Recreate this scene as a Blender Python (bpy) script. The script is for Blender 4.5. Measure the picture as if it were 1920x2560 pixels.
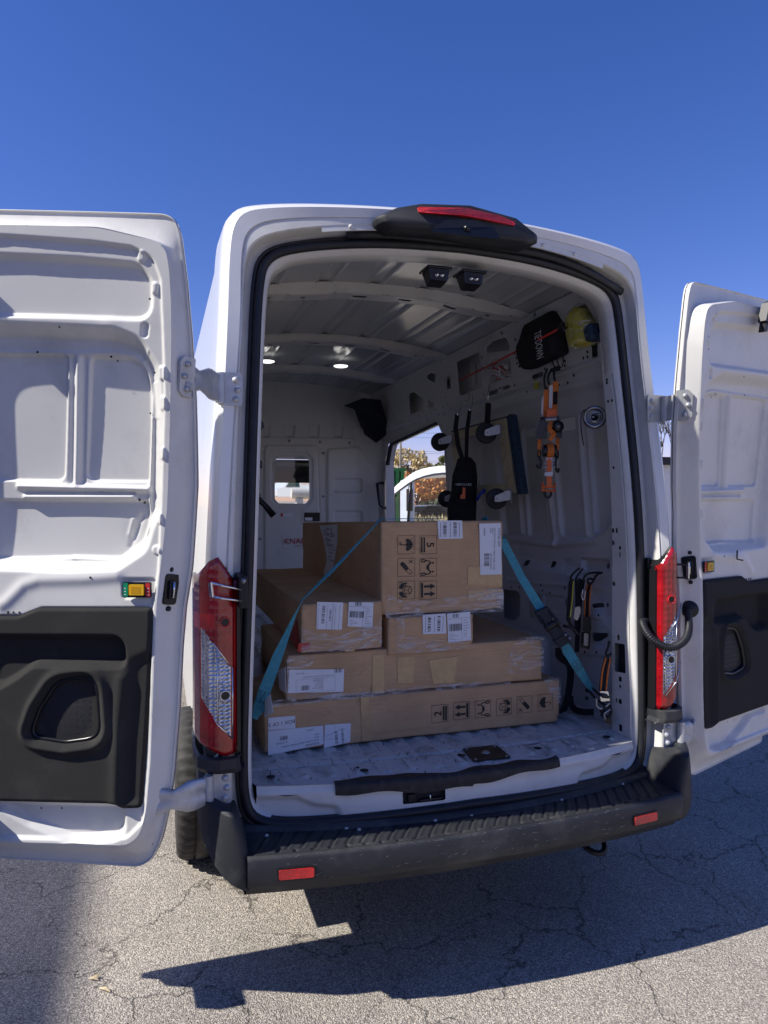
import bpy, bmesh, math, random
import numpy as np
from mathutils import Vector, Matrix
random.seed(4); rng = np.random.RandomState(7)
R = math.radians
S = bpy.context.scene
C = S.collection
for o in list(bpy.data.objects): bpy.data.objects.remove(o)

# ------------------------------------------------------------------ camera
CAM = (-1.126, -2.58, 1.755); YAW = R(17.5); FPX = 1774.0; PITCH = math.atan(30/FPX)
cd = bpy.data.cameras.new('camera'); cam = bpy.data.objects.new('camera', cd); C.objects.link(cam)
cam.location = CAM
cam.rotation_euler = (R(90)-PITCH, 0, -YAW)
cd.sensor_fit = 'VERTICAL'; cd.sensor_height = 36; cd.lens = 36*FPX/2560
cd.clip_start = .05; cd.clip_end = 3000
S.camera = cam
S.render.resolution_x = 768; S.render.resolution_y = 1024

# ------------------------------------------------------------------ light
SUN_EL = R(42); SUN_B = R(0.0)          # sun to the left of the van, a touch behind its rear plane
to_sun = Vector((-math.cos(SUN_EL)*math.cos(SUN_B), -math.cos(SUN_EL)*math.sin(SUN_B), math.sin(SUN_EL)))
w = bpy.data.worlds.new('World'); S.world = w; w.use_nodes = True
wn = w.node_tree.nodes; wl = w.node_tree.links; wn.clear()
sky = wn.new('ShaderNodeTexSky'); sky.sky_type = 'NISHITA'; sky.sun_disc = False
sky.sun_elevation = SUN_EL
sky.sun_rotation = math.atan2(to_sun.x, to_sun.y)
sky.air_density = 1.3; sky.dust_density = .25; sky.ozone_density = 3.0; sky.altitude = 1400
hs = wn.new('ShaderNodeHueSaturation'); hs.inputs['Saturation'].default_value = 1.27
hs.inputs['Value'].default_value = 1.0
bg = wn.new('ShaderNodeBackground'); bg.inputs[1].default_value = .088
wo = wn.new('ShaderNodeOutputWorld')
tm = wn.new('ShaderNodeMix'); tm.data_type = 'RGBA'; tm.blend_type = 'MULTIPLY'; tm.inputs[0].default_value = 1; tm.inputs[7].default_value = (1.08,.84,1.26,1)
wl.new(sky.outputs[0], hs.inputs['Color']); wl.new(hs.outputs[0], tm.inputs[6]); wl.new(tm.outputs[2], bg.inputs[0]); wl.new(bg.outputs[0], wo.inputs[0])
sd_ = bpy.data.lights.new('sun', 'SUN'); sd_.energy = 5.0; sd_.angle = R(.53); sd_.color = (1, .955, .88)
so = bpy.data.objects.new('sun', sd_); C.objects.link(so)
so.rotation_euler = (-to_sun).to_track_quat('-Z', 'Y').to_euler(); so.location = (-10, 0, 10)
S.view_settings.view_transform = 'Standard'; S.view_settings.look = 'None'; S.view_settings.gamma = 1
S.view_settings.exposure = .34
S.cycles.max_bounces = 14; S.cycles.diffuse_bounces = 8; S.cycles.transparent_max_bounces = 16

# ------------------------------------------------------------------ photo rays (to measure real positions on real planes)
K = 1920/1659
def ray(px, py):
    u = (px-960)/FPX; v = (1280-py)/FPX
    cp, sp = math.cos(PITCH), math.sin(PITCH)
    f = cp+v*sp; z = v*cp-sp
    return (f*math.sin(YAW)+u*math.cos(YAW), f*math.cos(YAW)-u*math.sin(YAW), z)
def P(px, py, X=None, Y=None, Z=None):
    d = ray(px, py)
    if X is not None: t = (X-CAM[0])/d[0]
    elif Y is not None: t = (Y-CAM[1])/d[1]
    else: t = (Z-CAM[2])/d[2]
    return (CAM[0]+t*d[0], CAM[1]+t*d[1], CAM[2]+t*d[2])
def crop(ox, oy, s): return lambda x, y: (ox+x*s, oy+y*s)
A1 = crop(0, 480, .3858); A2 = crop(0, 1280, .4159); A3 = crop(600, 480, .4099); A4 = crop(1000, 600, .3858)
A5 = crop(600, 1000, .4099); A6 = crop(1000, 1000, .3858); B1 = crop(600, 1280, .4099); B2 = crop(1180, 1280, .2803)
B3 = crop(400, 1760, .4219); B4 = crop(1000, 1760, .4581); G8 = crop(960, 1040, .1220); E0 = crop(0, 0, K)

# ------------------------------------------------------------------ materials
def nmat(name, col, rough=.5, metal=0., spec=.5, coat=0., noise=0., nscale=8., bump=0., bscale=60., dirt=0., dcol=(.2,.17,.13), dscale=3., alpha=1., trans=0., emis=None, ior=1.45, dlow=.55, dhigh=.75, coatr=.1):
    m = bpy.data.materials.new(name); m.use_nodes = True
    n = m.node_tree.nodes; l = m.node_tree.links; b = n['Principled BSDF']
    b.inputs['Roughness'].default_value = rough; b.inputs['Metallic'].default_value = metal
    b.inputs['Specular IOR Level'].default_value = spec; b.inputs['Coat Weight'].default_value = coat
    b.inputs['Coat Roughness'].default_value = coatr
    b.inputs['IOR'].default_value = ior; b.inputs['Transmission Weight'].default_value = trans
    b.inputs['Alpha'].default_value = alpha
    c4 = (*col, 1)
    b.inputs['Base Color'].default_value = c4
    tc = n.new('ShaderNodeTexCoord')
    out = None
    if noise:
        t = n.new('ShaderNodeTexNoise'); t.inputs['Scale'].default_value = nscale; t.inputs['Detail'].default_value = 6
        l.new(tc.outputs['Object'], t.inputs['Vector'])
        r = n.new('ShaderNodeMapRange'); r.inputs[1].default_value = .3; r.inputs[2].default_value = .7
        r.inputs[3].default_value = 1-noise; r.inputs[4].default_value = 1+noise
        l.new(t.outputs['Fac'], r.inputs[0])
        mx = n.new('ShaderNodeVectorMath'); mx.operation = 'SCALE'; mx.inputs[0].default_value = col
        l.new(r.outputs[0], mx.inputs['Scale']); out = mx.outputs[0]
    if dirt:
        t = n.new('ShaderNodeTexNoise'); t.inputs['Scale'].default_value = dscale; t.inputs['Detail'].default_value = 10; t.inputs['Roughness'].default_value = .7
        l.new(tc.outputs['Object'], t.inputs['Vector'])
        r = n.new('ShaderNodeMapRange'); r.inputs[1].default_value = dlow; r.inputs[2].default_value = dhigh; r.inputs[4].default_value = dirt
        l.new(t.outputs['Fac'], r.inputs[0])
        mx = n.new('ShaderNodeMix'); mx.data_type = 'RGBA'; mx.inputs[6].default_value = c4; mx.inputs[7].default_value = (*dcol, 1)
        if out: l.new(out, mx.inputs[6])
        l.new(r.outputs[0], mx.inputs[0]); out = mx.outputs[2]
    if out: l.new(out, b.inputs['Base Color'])
    if bump:
        t = n.new('ShaderNodeTexNoise'); t.inputs['Scale'].default_value = bscale; t.inputs['Detail'].default_value = 4
        l.new(tc.outputs['Object'], t.inputs['Vector'])
        bm_ = n.new('ShaderNodeBump'); bm_.inputs['Strength'].default_value = bump; bm_.inputs['Distance'].default_value = .002
        l.new(t.outputs['Fac'], bm_.inputs['Height']); l.new(bm_.outputs[0], b.inputs['Normal'])
    if emis:
        b.inputs['Emission Color'].default_value = (*emis[:3], 1); b.inputs['Emission Strength'].default_value = emis[3]
    return m
M = {}
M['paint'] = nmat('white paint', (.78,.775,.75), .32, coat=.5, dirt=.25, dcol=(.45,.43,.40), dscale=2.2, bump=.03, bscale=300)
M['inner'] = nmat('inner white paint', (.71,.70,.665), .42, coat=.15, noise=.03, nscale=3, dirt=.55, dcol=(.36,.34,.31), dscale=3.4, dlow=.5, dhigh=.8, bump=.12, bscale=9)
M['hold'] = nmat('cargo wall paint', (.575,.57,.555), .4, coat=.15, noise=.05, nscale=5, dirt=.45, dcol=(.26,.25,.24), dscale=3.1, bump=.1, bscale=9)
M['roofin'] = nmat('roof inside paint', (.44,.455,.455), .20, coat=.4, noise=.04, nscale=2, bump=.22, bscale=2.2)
M['bulk'] = nmat('partition grey paint', (.62,.62,.59), .5, noise=.04, nscale=4, dirt=.3, dcol=(.25,.25,.24), dscale=4, bump=.15, bscale=120)
M['dark'] = nmat('dark cavity', (.02,.021,.024), .8)
M['void'] = nmat('shaded inner steel', (.022,.023,.026), .7, noise=.2, nscale=12)  # near-black: the darkness of hollows and cab is put into the colour
M['plastic'] = nmat('black grained plastic', (.028,.030,.034), .48, spec=.45, noise=.12, nscale=6, bump=.5, bscale=900, dirt=.75, dcol=(.13,.128,.12), dscale=4, dlow=.5, dhigh=.8)
M['gloss'] = nmat('black smooth plastic', (.012,.012,.014), .28)
M['rubber'] = nmat('black rubber', (.016,.017,.021), .5, noise=.2, nscale=20, bump=.1)
M['trim'] = nmat('charcoal felt trim', (.042,.041,.039), .95, spec=.15, noise=.25, nscale=700, bump=1., bscale=900, dirt=.4, dcol=(.09,.088,.08), dscale=5)
M['mesh'] = nmat('speaker mesh', (.02,.02,.024), .5, bump=1, bscale=600)
M['galv'] = nmat('worn zinc metal', (.52,.53,.54), .42, metal=.35, noise=.12, nscale=30, dirt=.4, dcol=(.3,.3,.29), dscale=14, bump=.2, bscale=100)
M['chrome'] = nmat('chrome', (.75,.76,.78), .15, metal=1)
M['steel'] = nmat('grey steel', (.35,.35,.36), .4, metal=.8, noise=.15, nscale=30)
M['black_metal'] = nmat('black metal', (.015,.015,.017), .42, metal=.2)
M['orange'] = nmat('orange webbing', (.75,.20,.035), .7, noise=.15, nscale=60)
M['orangep'] = nmat('orange plastic', (.85,.16,.03), .4)
M['black_web'] = nmat('black webbing', (.013,.013,.016), .85, bump=.5, bscale=400)
M['cyan'] = nmat('turquoise webbing', (.065,.29,.35), .75, noise=.15, nscale=70, bump=.6, bscale=400)
M['red'] = nmat('red cord', (.6,.04,.03), .6)
M['yellow'] = nmat('yellow fabric', (.62,.56,.06), .7, noise=.3, nscale=14)
M['blue'] = nmat('blue plastic', (.03,.06,.45), .4)
M['wood'] = nmat('pale dolly wood', (.62,.54,.33), .7, noise=.2, nscale=20)
M['carpet'] = nmat('blue dolly carpet', (.035,.06,.10), .95, bump=1, bscale=300, noise=.4, nscale=60)
M['label'] = nmat('white paper label', (.74,.75,.77), .6, noise=.03, nscale=14, dirt=.15, dcol=(.5,.5,.5), dscale=12)
M['ink'] = nmat('black ink', (.022,.02,.018), .6)
M['inkgrey'] = nmat('grey ink', (.16,.16,.17), .7)
M['redink'] = nmat('red ink', (.5,.02,.02), .5)
M['tire'] = nmat('tyre rubber', (.035,.034,.033), .75, noise=.3, nscale=25, bump=.3, bscale=80, dirt=.5, dcol=(.09,.08,.07), dscale=9)
M['green_l'] = nmat('green sticker', (.0,.25,.12), .5)
M['amber'] = nmat('amber plastic', (.75,.42,.02), .3)
M['red_l'] = nmat('red sticker', (.55,.03,.03), .5)
M['redtape'] = nmat('red tape', (.45,.02,.015), .35)
M['stain'] = nmat('dark scuffed tread strip', (.022,.021,.022), .62, noise=.4, nscale=40, bump=.6, bscale=60, dirt=.5, dcol=(.08,.075,.07), dscale=20)
M['tube'] = nmat('cloudy plastic tube', (.5,.5,.48), .5)
def lens_mat(name, col, rough, bumps, sc):
    m = bpy.data.materials.new(name); m.use_nodes = True
    n = m.node_tree.nodes; l = m.node_tree.links; b = n['Principled BSDF']
    b.inputs['Base Color'].default_value = (*col, 1); b.inputs['Roughness'].default_value = rough
    b.inputs['Coat Weight'].default_value = 1; b.inputs['Coat Roughness'].default_value = .03
    tc = n.new('ShaderNodeTexCoord'); mp = n.new('ShaderNodeMapping'); mp.inputs['Scale'].default_value = sc; ns = n.new('ShaderNodeTexNoise'); ns.inputs['Scale'].default_value = 14; cm_ = n.new('ShaderNodeMapRange'); cm_.inputs[1].default_value = .35; cm_.inputs[2].default_value = .65; cm_.inputs[3].default_value = .75; cm_.inputs[4].default_value = 1.2; vs_ = n.new('ShaderNodeVectorMath'); vs_.operation = 'SCALE'; vs_.inputs[0].default_value = col; l.new(tc.outputs['Object'], ns.inputs[0]); l.new(ns.outputs['Fac'], cm_.inputs[0]); l.new(cm_.outputs[0], vs_.inputs['Scale']); l.new(vs_.outputs[0], b.inputs['Base Color'])
    l.new(tc.outputs['Object'], mp.inputs[0])
    v = n.new('ShaderNodeTexVoronoi'); v.inputs['Scale'].default_value = 1; v.inputs['Randomness'].default_value = .25
    l.new(mp.outputs[0], v.inputs['Vector'])
    bm_ = n.new('ShaderNodeBump'); bm_.inputs['Strength'].default_value = bumps; bm_.inputs['Distance'].default_value = .01
    l.new(v.outputs['Distance'], bm_.inputs['Height']); l.new(bm_.outputs[0], b.inputs['Normal'])
    return m
M['lens'] = lens_mat('red lamp lens', (.36,.005,.008), .2, .3, (55,55,38))
M['lensb'] = lens_mat('bright red reflector', (.75,.012,.012), .3, .6, (200,200,200))
M['clear'] = lens_mat('clear faceted lamp', (.55,.56,.60), .12, .9, (55,55,75)); M['clear'].node_tree.nodes['Principled BSDF'].inputs['Metallic'].default_value = .75
def glass_mat(name, tint, alpha):
    m = bpy.data.materials.new(name); m.use_nodes = True
    n = m.node_tree.nodes; l = m.node_tree.links; n.clear()
    o = n.new('ShaderNodeOutputMaterial'); mx = n.new('ShaderNodeMixShader'); t = n.new('ShaderNodeBsdfTransparent'); g = n.new('ShaderNodeBsdfGlossy')
    t.inputs[0].default_value = (*tint, 1); g.inputs[0].default_value = (1,1,1,1); g.inputs['Roughness'].default_value = .03
    f = n.new('ShaderNodeFresnel'); f.inputs[0].default_value = 1.45
    ad = n.new('ShaderNodeMath'); ad.inputs[1].default_value = alpha
    mx.inputs[0].default_value = .06+alpha; l.new(t.outputs[0], mx.inputs[1]); l.new(g.outputs[0], mx.inputs[2]); l.new(mx.outputs[0], o.inputs[0])
    return m
M['glass'] = glass_mat('window glass', (.93,.95,.95), .0)
def wrap_mat():
    m = bpy.data.materials.new('stretch wrap'); m.use_nodes = True
    n = m.node_tree.nodes; l = m.node_tree.links; n.clear()
    o = n.new('ShaderNodeOutputMaterial'); mx = n.new('ShaderNodeMixShader'); t = n.new('ShaderNodeBsdfTransparent')
    g = n.new('ShaderNodeBsdfPrincipled'); g.inputs['Base Color'].default_value = (.75,.75,.74,1); g.inputs['Roughness'].default_value = .25
    tc = n.new('ShaderNodeTexCoord'); mp = n.new('ShaderNodeMapping'); mp.inputs['Scale'].default_value = (9,9,42); mp.inputs['Rotation'].default_value = (0,.25,0)
    l.new(tc.outputs['Object'], mp.inputs[0])
    s = n.new('ShaderNodeTexNoise'); s.inputs['Scale'].default_value = 1; s.inputs['Detail'].default_value = 8; s.inputs['Distortion'].default_value = 1.5
    l.new(mp.outputs[0], s.inputs[0])
    r = n.new('ShaderNodeMapRange'); r.inputs[1].default_value = .46; r.inputs[2].default_value = .66; r.inputs[3].default_value = .05; r.inputs[4].default_value = .5
    l.new(s.outputs['Fac'], r.inputs[0]); l.new(r.outputs[0], mx.inputs[0])
    bp = n.new('ShaderNodeBump'); bp.inputs['Distance'].default_value = .004; l.new(s.outputs['Fac'], bp.inputs['Height']); l.new(bp.outputs[0], g.inputs['Normal'])
    l.new(t.outputs[0], mx.inputs[1]); l.new(g.outputs[0], mx.inputs[2]); l.new(mx.outputs[0], o.inputs[0])
    return m
M['wrap'] = wrap_mat()
def tape_mat():
    m = nmat('brown packing tape', (.52,.335,.155), .3, coat=.6, noise=.1, nscale=30, bump=.4, bscale=60); return m
M['tape'] = tape_mat()
def card_mat(name, col, seed):
    m = bpy.data.materials.new(name); m.use_nodes = True
    n = m.node_tree.nodes; l = m.node_tree.links; b = n['Principled BSDF']; b.inputs['Roughness'].default_value = .78; b.inputs['Specular IOR Level'].default_value = .25
    tc = n.new('ShaderNodeTexCoord')
    mp = n.new('ShaderNodeMapping'); mp.inputs['Scale'].default_value = (7,7,150); mp.inputs['Location'].default_value = (seed, seed*2, seed)
    l.new(tc.outputs['Object'], mp.inputs[0])
    t = n.new('ShaderNodeTexNoise'); t.inputs['Scale'].default_value = 1; t.inputs['Detail'].default_value = 5
    l.new(mp.outputs[0], t.inputs[0])
    t2 = n.new('ShaderNodeTexNoise'); t2.inputs['Scale'].default_value = 3.2; t2.inputs['Detail'].default_value = 8; t2.inputs['Roughness'].default_value = .65
    mp2 = n.new('ShaderNodeMapping'); mp2.inputs['Location'].default_value = (seed*3, 0, seed); l.new(tc.outputs['Object'], mp2.inputs[0]); l.new(mp2.outputs[0], t2.inputs[0])
    r = n.new('ShaderNodeMapRange'); r.inputs[1].default_value = .3; r.inputs[2].default_value = .7; r.inputs[3].default_value = .94; r.inputs[4].default_value = 1.05
    l.new(t.outputs['Fac'], r.inputs[0])
    r2 = n.new('ShaderNodeMapRange'); r2.inputs[1].default_value = .35; r2.inputs[2].default_value = .7; r2.inputs[3].default_value = 1.08; r2.inputs[4].default_value = .8
    l.new(t2.outputs['Fac'], r2.inputs[0])
    mu = n.new('ShaderNodeMath'); mu.operation = 'MULTIPLY'; l.new(r.outputs[0], mu.inputs[0]); l.new(r2.outputs[0], mu.inputs[1])
    sc = n.new('ShaderNodeVectorMath'); sc.operation = 'SCALE'; sc.inputs[0].default_value = col; l.new(mu.outputs[0], sc.inputs['Scale']); l.new(sc.outputs[0], b.inputs['Base Color'])
    # scuffs and greasy patches
    t3 = n.new('ShaderNodeTexNoise'); t3.inputs['Scale'].default_value = 1; t3.inputs['Detail'].default_value = 9; t3.inputs['Roughness'].default_value = .75; t3.inputs['Distortion'].default_value = 1.2
    mp3 = n.new('ShaderNodeMapping'); mp3.inputs['Scale'].default_value = (5,5,11); mp3.inputs['Location'].default_value = (seed*7, 1, seed*2); mp3.inputs['Rotation'].default_value = (0,.2,0); l.new(tc.outputs['Object'], mp3.inputs[0]); l.new(mp3.outputs[0], t3.inputs[0])
    r3 = n.new('ShaderNodeMapRange'); r3.inputs[1].default_value = .56; r3.inputs[2].default_value = .70; r3.inputs[4].default_value = .5; l.new(t3.outputs['Fac'], r3.inputs[0])
    mx3 = n.new('ShaderNodeMix'); mx3.data_type = 'RGBA'; mx3.inputs[7].default_value = (col[0]*.45, col[1]*.45, col[2]*.5, 1); l.new(sc.outputs[0], mx3.inputs[6]); l.new(r3.outputs[0], mx3.inputs[0])
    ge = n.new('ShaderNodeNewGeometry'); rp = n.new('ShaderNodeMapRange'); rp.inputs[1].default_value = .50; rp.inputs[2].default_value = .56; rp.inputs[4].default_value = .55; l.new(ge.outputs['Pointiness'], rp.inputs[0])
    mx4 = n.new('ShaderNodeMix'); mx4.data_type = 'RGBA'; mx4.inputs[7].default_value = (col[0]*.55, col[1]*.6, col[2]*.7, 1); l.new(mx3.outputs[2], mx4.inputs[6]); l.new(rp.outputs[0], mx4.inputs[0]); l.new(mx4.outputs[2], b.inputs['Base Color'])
    bp = n.new('ShaderNodeBump'); bp.inputs['Strength'].default_value = .4; bp.inputs['Distance'].default_value = .003; l.new(t2.outputs['Fac'], bp.inputs['Height']); l.new(bp.outputs[0], b.inputs['Normal'])
    return m
def floor_mat():
    m = nmat('scuffed white cargo floor', (.55,.57,.59), .45, bump=.2, bscale=60)
    n = m.node_tree.nodes; l = m.node_tree.links; b = n['Principled BSDF']
    tc = n.new('ShaderNodeTexCoord')
    def scr(scale, rot, lo, hi, amt):
        mp = n.new('ShaderNodeMapping'); mp.inputs['Scale'].default_value = scale; mp.inputs['Rotation'].default_value = (0,0,rot)
        l.new(tc.outputs['Object'], mp.inputs[0])
        t = n.new('ShaderNodeTexNoise'); t.inputs['Scale'].default_value = 1; t.inputs['Detail'].default_value = 9; t.inputs['Roughness'].default_value = .75; t.inputs['Distortion'].default_value = .6
        l.new(mp.outputs[0], t.inputs[0])
        r = n.new('ShaderNodeMapRange'); r.inputs[1].default_value = lo; r.inputs[2].default_value = hi; r.inputs[4].default_value = amt
        l.new(t.outputs['Fac'], r.inputs[0]); return r.outputs[0]
    a = scr((34,3,10), .6, .60, .66, .9); c = scr((3,22,10), -.35, .60, .65, .9); d = scr((9,7,6), .8, .50, .68, .75)
    mx = n.new('ShaderNodeMath'); mx.operation = 'MAXIMUM'; l.new(a, mx.inputs[0]); l.new(c, mx.inputs[1])
    mx2 = n.new('ShaderNodeMath'); mx2.operation = 'MAXIMUM'; l.new(mx.outputs[0], mx2.inputs[0]); l.new(d, mx2.inputs[1])
    mc = n.new('ShaderNodeMix'); mc.data_type = 'RGBA'; mc.inputs[6].default_value = (.57,.565,.54,1); mc.inputs[7].default_value = (.07,.07,.072,1)
    l.new(mx2.outputs[0], mc.inputs[0]); l.new(mc.outputs[2], b.inputs['Base Color'])
    return m
M['floor'] = floor_mat()
def asphalt_mat():
    m = bpy.data.materials.new('asphalt'); m.use_nodes = True
    n = m.node_tree.nodes; l = m.node_tree.links; b = n['Principled BSDF']; b.inputs['Roughness'].default_value = .9; b.inputs['Specular IOR Level'].default_value = .3
    tc = n.new('ShaderNodeTexCoord')
    def noise(s, det=4, rg=.5, dist=0):
        t = n.new('ShaderNodeTexNoise'); t.inputs['Scale'].default_value = s; t.inputs['Detail'].default_value = det; t.inputs['Roughness'].default_value = rg; t.inputs['Distortion'].default_value = dist
        l.new(tc.outputs['Object'], t.inputs[0]); return t
    vo = n.new('ShaderNodeTexVoronoi'); vo.inputs['Scale'].default_value = 190; l.new(tc.outputs['Object'], vo.inputs['Vector'])
    sep = n.new('ShaderNodeSeparateColor'); l.new(vo.outputs['Color'], sep.inputs[0])
    r = n.new('ShaderNodeValToRGB'); e = r.color_ramp.elements
    e[0].position = 0; e[0].color = (.235,.212,.182,1); e[1].position = 1; e[1].color = (.66,.59,.49,1)
    for p_, c_ in ((.35,(.35,.315,.27,1)),(.8,(.48,.43,.365,1))):
        q = r.color_ramp.elements.new(p_); q.color = c_
    l.new(sep.outputs[0], r.inputs[0])
    # gaps between stones
    rg = n.new('ShaderNodeMapRange'); rg.inputs[1].default_value = .35; rg.inputs[2].default_value = .8; rg.inputs[3].default_value = 1.1; rg.inputs[4].default_value = .62
    l.new(vo.outputs['Distance'], rg.inputs[0])
    big = noise(.9, 6, .6); rb = n.new('ShaderNodeMapRange'); rb.inputs[1].default_value = .3; rb.inputs[2].default_value = .7; rb.inputs[3].default_value = .80; rb.inputs[4].default_value = 1.18
    l.new(big.outputs['Fac'], rb.inputs[0])
    # cracks: distorted cells
    dn = noise(2.2, 6, .6); dv = n.new('ShaderNodeVectorMath'); dv.operation = 'SCALE'; dv.inputs['Scale'].default_value = .55
    l.new(dn.outputs['Color'], dv.inputs[0]); ad = n.new('ShaderNodeVectorMath'); l.new(dv.outputs[0], ad.inputs[0]); l.new(tc.outputs['Object'], ad.inputs[1])
    dn2 = noise(16, 4, .6); dv2 = n.new('ShaderNodeVectorMath'); dv2.operation = 'SCALE'; dv2.inputs['Scale'].default_value = .06
    l.new(dn2.outputs['Color'], dv2.inputs[0]); ad2 = n.new('ShaderNodeVectorMath'); l.new(dv2.outputs[0], ad2.inputs[0]); l.new(ad.outputs[0], ad2.inputs[1])
    ck = n.new('ShaderNodeTexVoronoi'); ck.feature = 'DISTANCE_TO_EDGE'; ck.inputs['Scale'].default_value = 1.9; l.new(ad2.outputs[0], ck.inputs['Vector'])
    wv = noise(3., 2); rw = n.new('ShaderNodeMapRange'); rw.inputs[1].default_value = .38; rw.inputs[2].default_value = .62; rw.inputs[3].default_value = .0025; rw.inputs[4].default_value = .022; l.new(wv.outputs['Fac'], rw.inputs[0])
    rc = n.new('ShaderNodeMapRange'); rc.inputs[1].default_value = 0; rc.inputs[3].default_value = .3; rc.inputs[4].default_value = 1; l.new(ck.outputs['Distance'], rc.inputs[0]); l.new(rw.outputs[0], rc.inputs[2])
    m1 = n.new('ShaderNodeMath'); m1.operation = 'MULTIPLY'; l.new(rg.outputs[0], m1.inputs[0]); l.new(rb.outputs[0], m1.inputs[1])
    m2 = n.new('ShaderNodeMath'); m2.operation = 'MULTIPLY'; l.new(m1.outputs[0], m2.inputs[0]); l.new(rc.outputs[0], m2.inputs[1])
    sc = n.new('ShaderNodeVectorMath'); sc.operation = 'SCALE'; l.new(r.outputs[0], sc.inputs[0]); l.new(m2.outputs[0], sc.inputs['Scale']); l.new(sc.outputs[0], b.inputs['Base Color'])
    hsum = n.new('ShaderNodeMath'); hsum.operation = 'MULTIPLY'; l.new(rg.outputs[0], hsum.inputs[0]); l.new(rc.outputs[0], hsum.inputs[1])
    bp = n.new('ShaderNodeBump'); bp.inputs['Strength'].default_value = .8; bp.inputs['Distance'].default_value = .006; l.new(hsum.outputs[0], bp.inputs['Height']); l.new(bp.outputs[0], b.inputs['Normal'])
    return m
M['asphalt'] = asphalt_mat()

# ------------------------------------------------------------------ object helpers
def link(name, me, parent=None):
    o = bpy.data.objects.new(name, me); C.objects.link(o)
    if parent is not None: o.parent = parent
    return o
def empty(name, label, cat, group=None):
    o = bpy.data.objects.new(name, None); C.objects.link(o); o['label'] = label; o['category'] = cat
    if group: o['group'] = group
    return o
def tag(o, label, cat, group=None):
    o['label'] = label; o['category'] = cat
    if group: o['group'] = group
    return o
class MB:
    def __init__(s): s.v = []; s.f = []; s.m = []; s.s = []; s.mats = []
    def mi(s, m):
        if m not in s.mats: s.mats.append(m)
        return s.mats.index(m)
    def add(s, vs, fs, mat, smooth=False):
        o = len(s.v); s.v += [tuple(map(float, v)) for v in vs]; i = s.mi(mat)
        for f in fs: s.f.append(tuple(int(a)+o for a in f)); s.m.append(i); s.s.append(smooth)
        return s
    def bm(s, b, mat, smooth=False, mx=None):
        if mx is not None: bmesh.ops.transform(b, matrix=mx, verts=b.verts)
        b.verts.index_update(); s.add([v.co[:] for v in b.verts], [[v.index for v in f.verts] for f in b.faces], mat, smooth); b.free(); return s
    def box(s, x0, x1, y0, y1, z0, z1, mat, bev=0., mx=None, seg=2):
        b = bmesh.new(); bmesh.ops.create_cube(b, size=1)
        for v in b.verts: v.co = Vector((x0+(v.co.x+.5)*(x1-x0), y0+(v.co.y+.5)*(y1-y0), z0+(v.co.z+.5)*(z1-z0)))
        if bev: bmesh.ops.bevel(b, geom=b.edges[:], offset=bev, segments=seg, affect='EDGES', profile=.6)
        return s.bm(b, mat, False, mx)
    def tube(s, pts, r, mat, seg=10, closed=False, cap=True, flat=1., smooth=True):
        p = [Vector(q) for q in pts]; n = len(p); rs = r if hasattr(r, '__len__') else [r]*n
        up = Vector((0,0,1)); vs = []; prev = None
        for i in range(n):
            a = p[(i-1) % n] if closed or i > 0 else p[0]; c = p[(i+1) % n] if closed or i < n-1 else p[-1]
            t = (c-a).normalized()
            if prev is None:
                u = t.cross(up)
                if u.length < .1: u = t.cross(Vector((1,0,0)))
                u.normalize()
            else:
                u = prev - t*prev.dot(t); u.normalize()
            prev = u; w_ = t.cross(u)
            for k in range(seg):
                an = 2*math.pi*k/seg
                vs.append(p[i]+rs[i]*(math.cos(an)*u+flat*math.sin(an)*w_))
        fs = []
        for i in range(n if closed else n-1):
            for k in range(seg):
                a = i*seg+k; b_ = i*seg+(k+1) % seg; c = ((i+1) % n)*seg+(k+1) % seg; d = ((i+1) % n)*seg+k
                fs.append((a, b_, c, d))
        if cap and not closed: fs.append(tuple(range(seg))[::-1]); fs.append(tuple((n-1)*seg+k for k in range(seg)))
        return s.add(vs, fs, mat, smooth)
    def cyl(s, a, b_, r, mat, seg=20, r2=None):
        return s.tube([a, b_], [r, r if r2 is None else r2], mat, seg, smooth=False)
    def ribbon(s, pts, wd, th, mat, wdir=None):
        # strip of webbing: width direction wdir (vector or list of vectors)
        p = [Vector(q) for q in pts]; n = len(p); vs = []
        for i in range(n):
            t = (p[min(i+1, n-1)]-p[max(i-1, 0)]).normalized()
            w_ = Vector(wdir[i] if isinstance(wdir[0], (tuple, list, Vector)) else wdir); w_ = (w_-t*w_.dot(t)).normalized()
            nn = t.cross(w_); ww = wd[i] if hasattr(wd, '__len__') else wd
            for a, c in ((-1,-1),(1,-1),(1,1),(-1,1)): vs.append(p[i]+w_*a*ww/2+nn*c*th/2)
        fs = [tuple(i*4+k for k in q) if False else (i*4+k, i*4+(k+1) % 4, (i+1)*4+(k+1) % 4, (i+1)*4+k) for i in range(n-1) for k in range(4)]
        fs += [(3,2,1,0), tuple((n-1)*4+k for k in range(4))]
        return s.add(vs, fs, mat)
    def prism(s, poly, fn, h0, h1, mat, smooth=False):
        # poly (u,v) extruded between heights through fn(u,v,h)
        n = len(poly); vs = [fn(u, v, h0) for u, v in poly]+[fn(u, v, h1) for u, v in poly]
        fs = [tuple(range(n))[::-1], tuple(range(n, 2*n))]+[(i, (i+1) % n, n+(i+1) % n, n+i) for i in range(n)]
        return s.add(vs, fs, mat, smooth)
    def loft(s, rings, mat, closed=True, smooth=True, caps=False):
        n = len(rings[0]); vs = [p for r_ in rings for p in r_]; fs = []
        for j in range(len(rings)-1):
            for i in range(n if closed else n-1):
                fs.append((j*n+i, j*n+(i+1) % n, (j+1)*n+(i+1) % n, (j+1)*n+i))
        if caps: fs += [tuple(range(n))[::-1], tuple((len(rings)-1)*n+i for i in range(n))]
        return s.add(vs, fs, mat, smooth)
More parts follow.
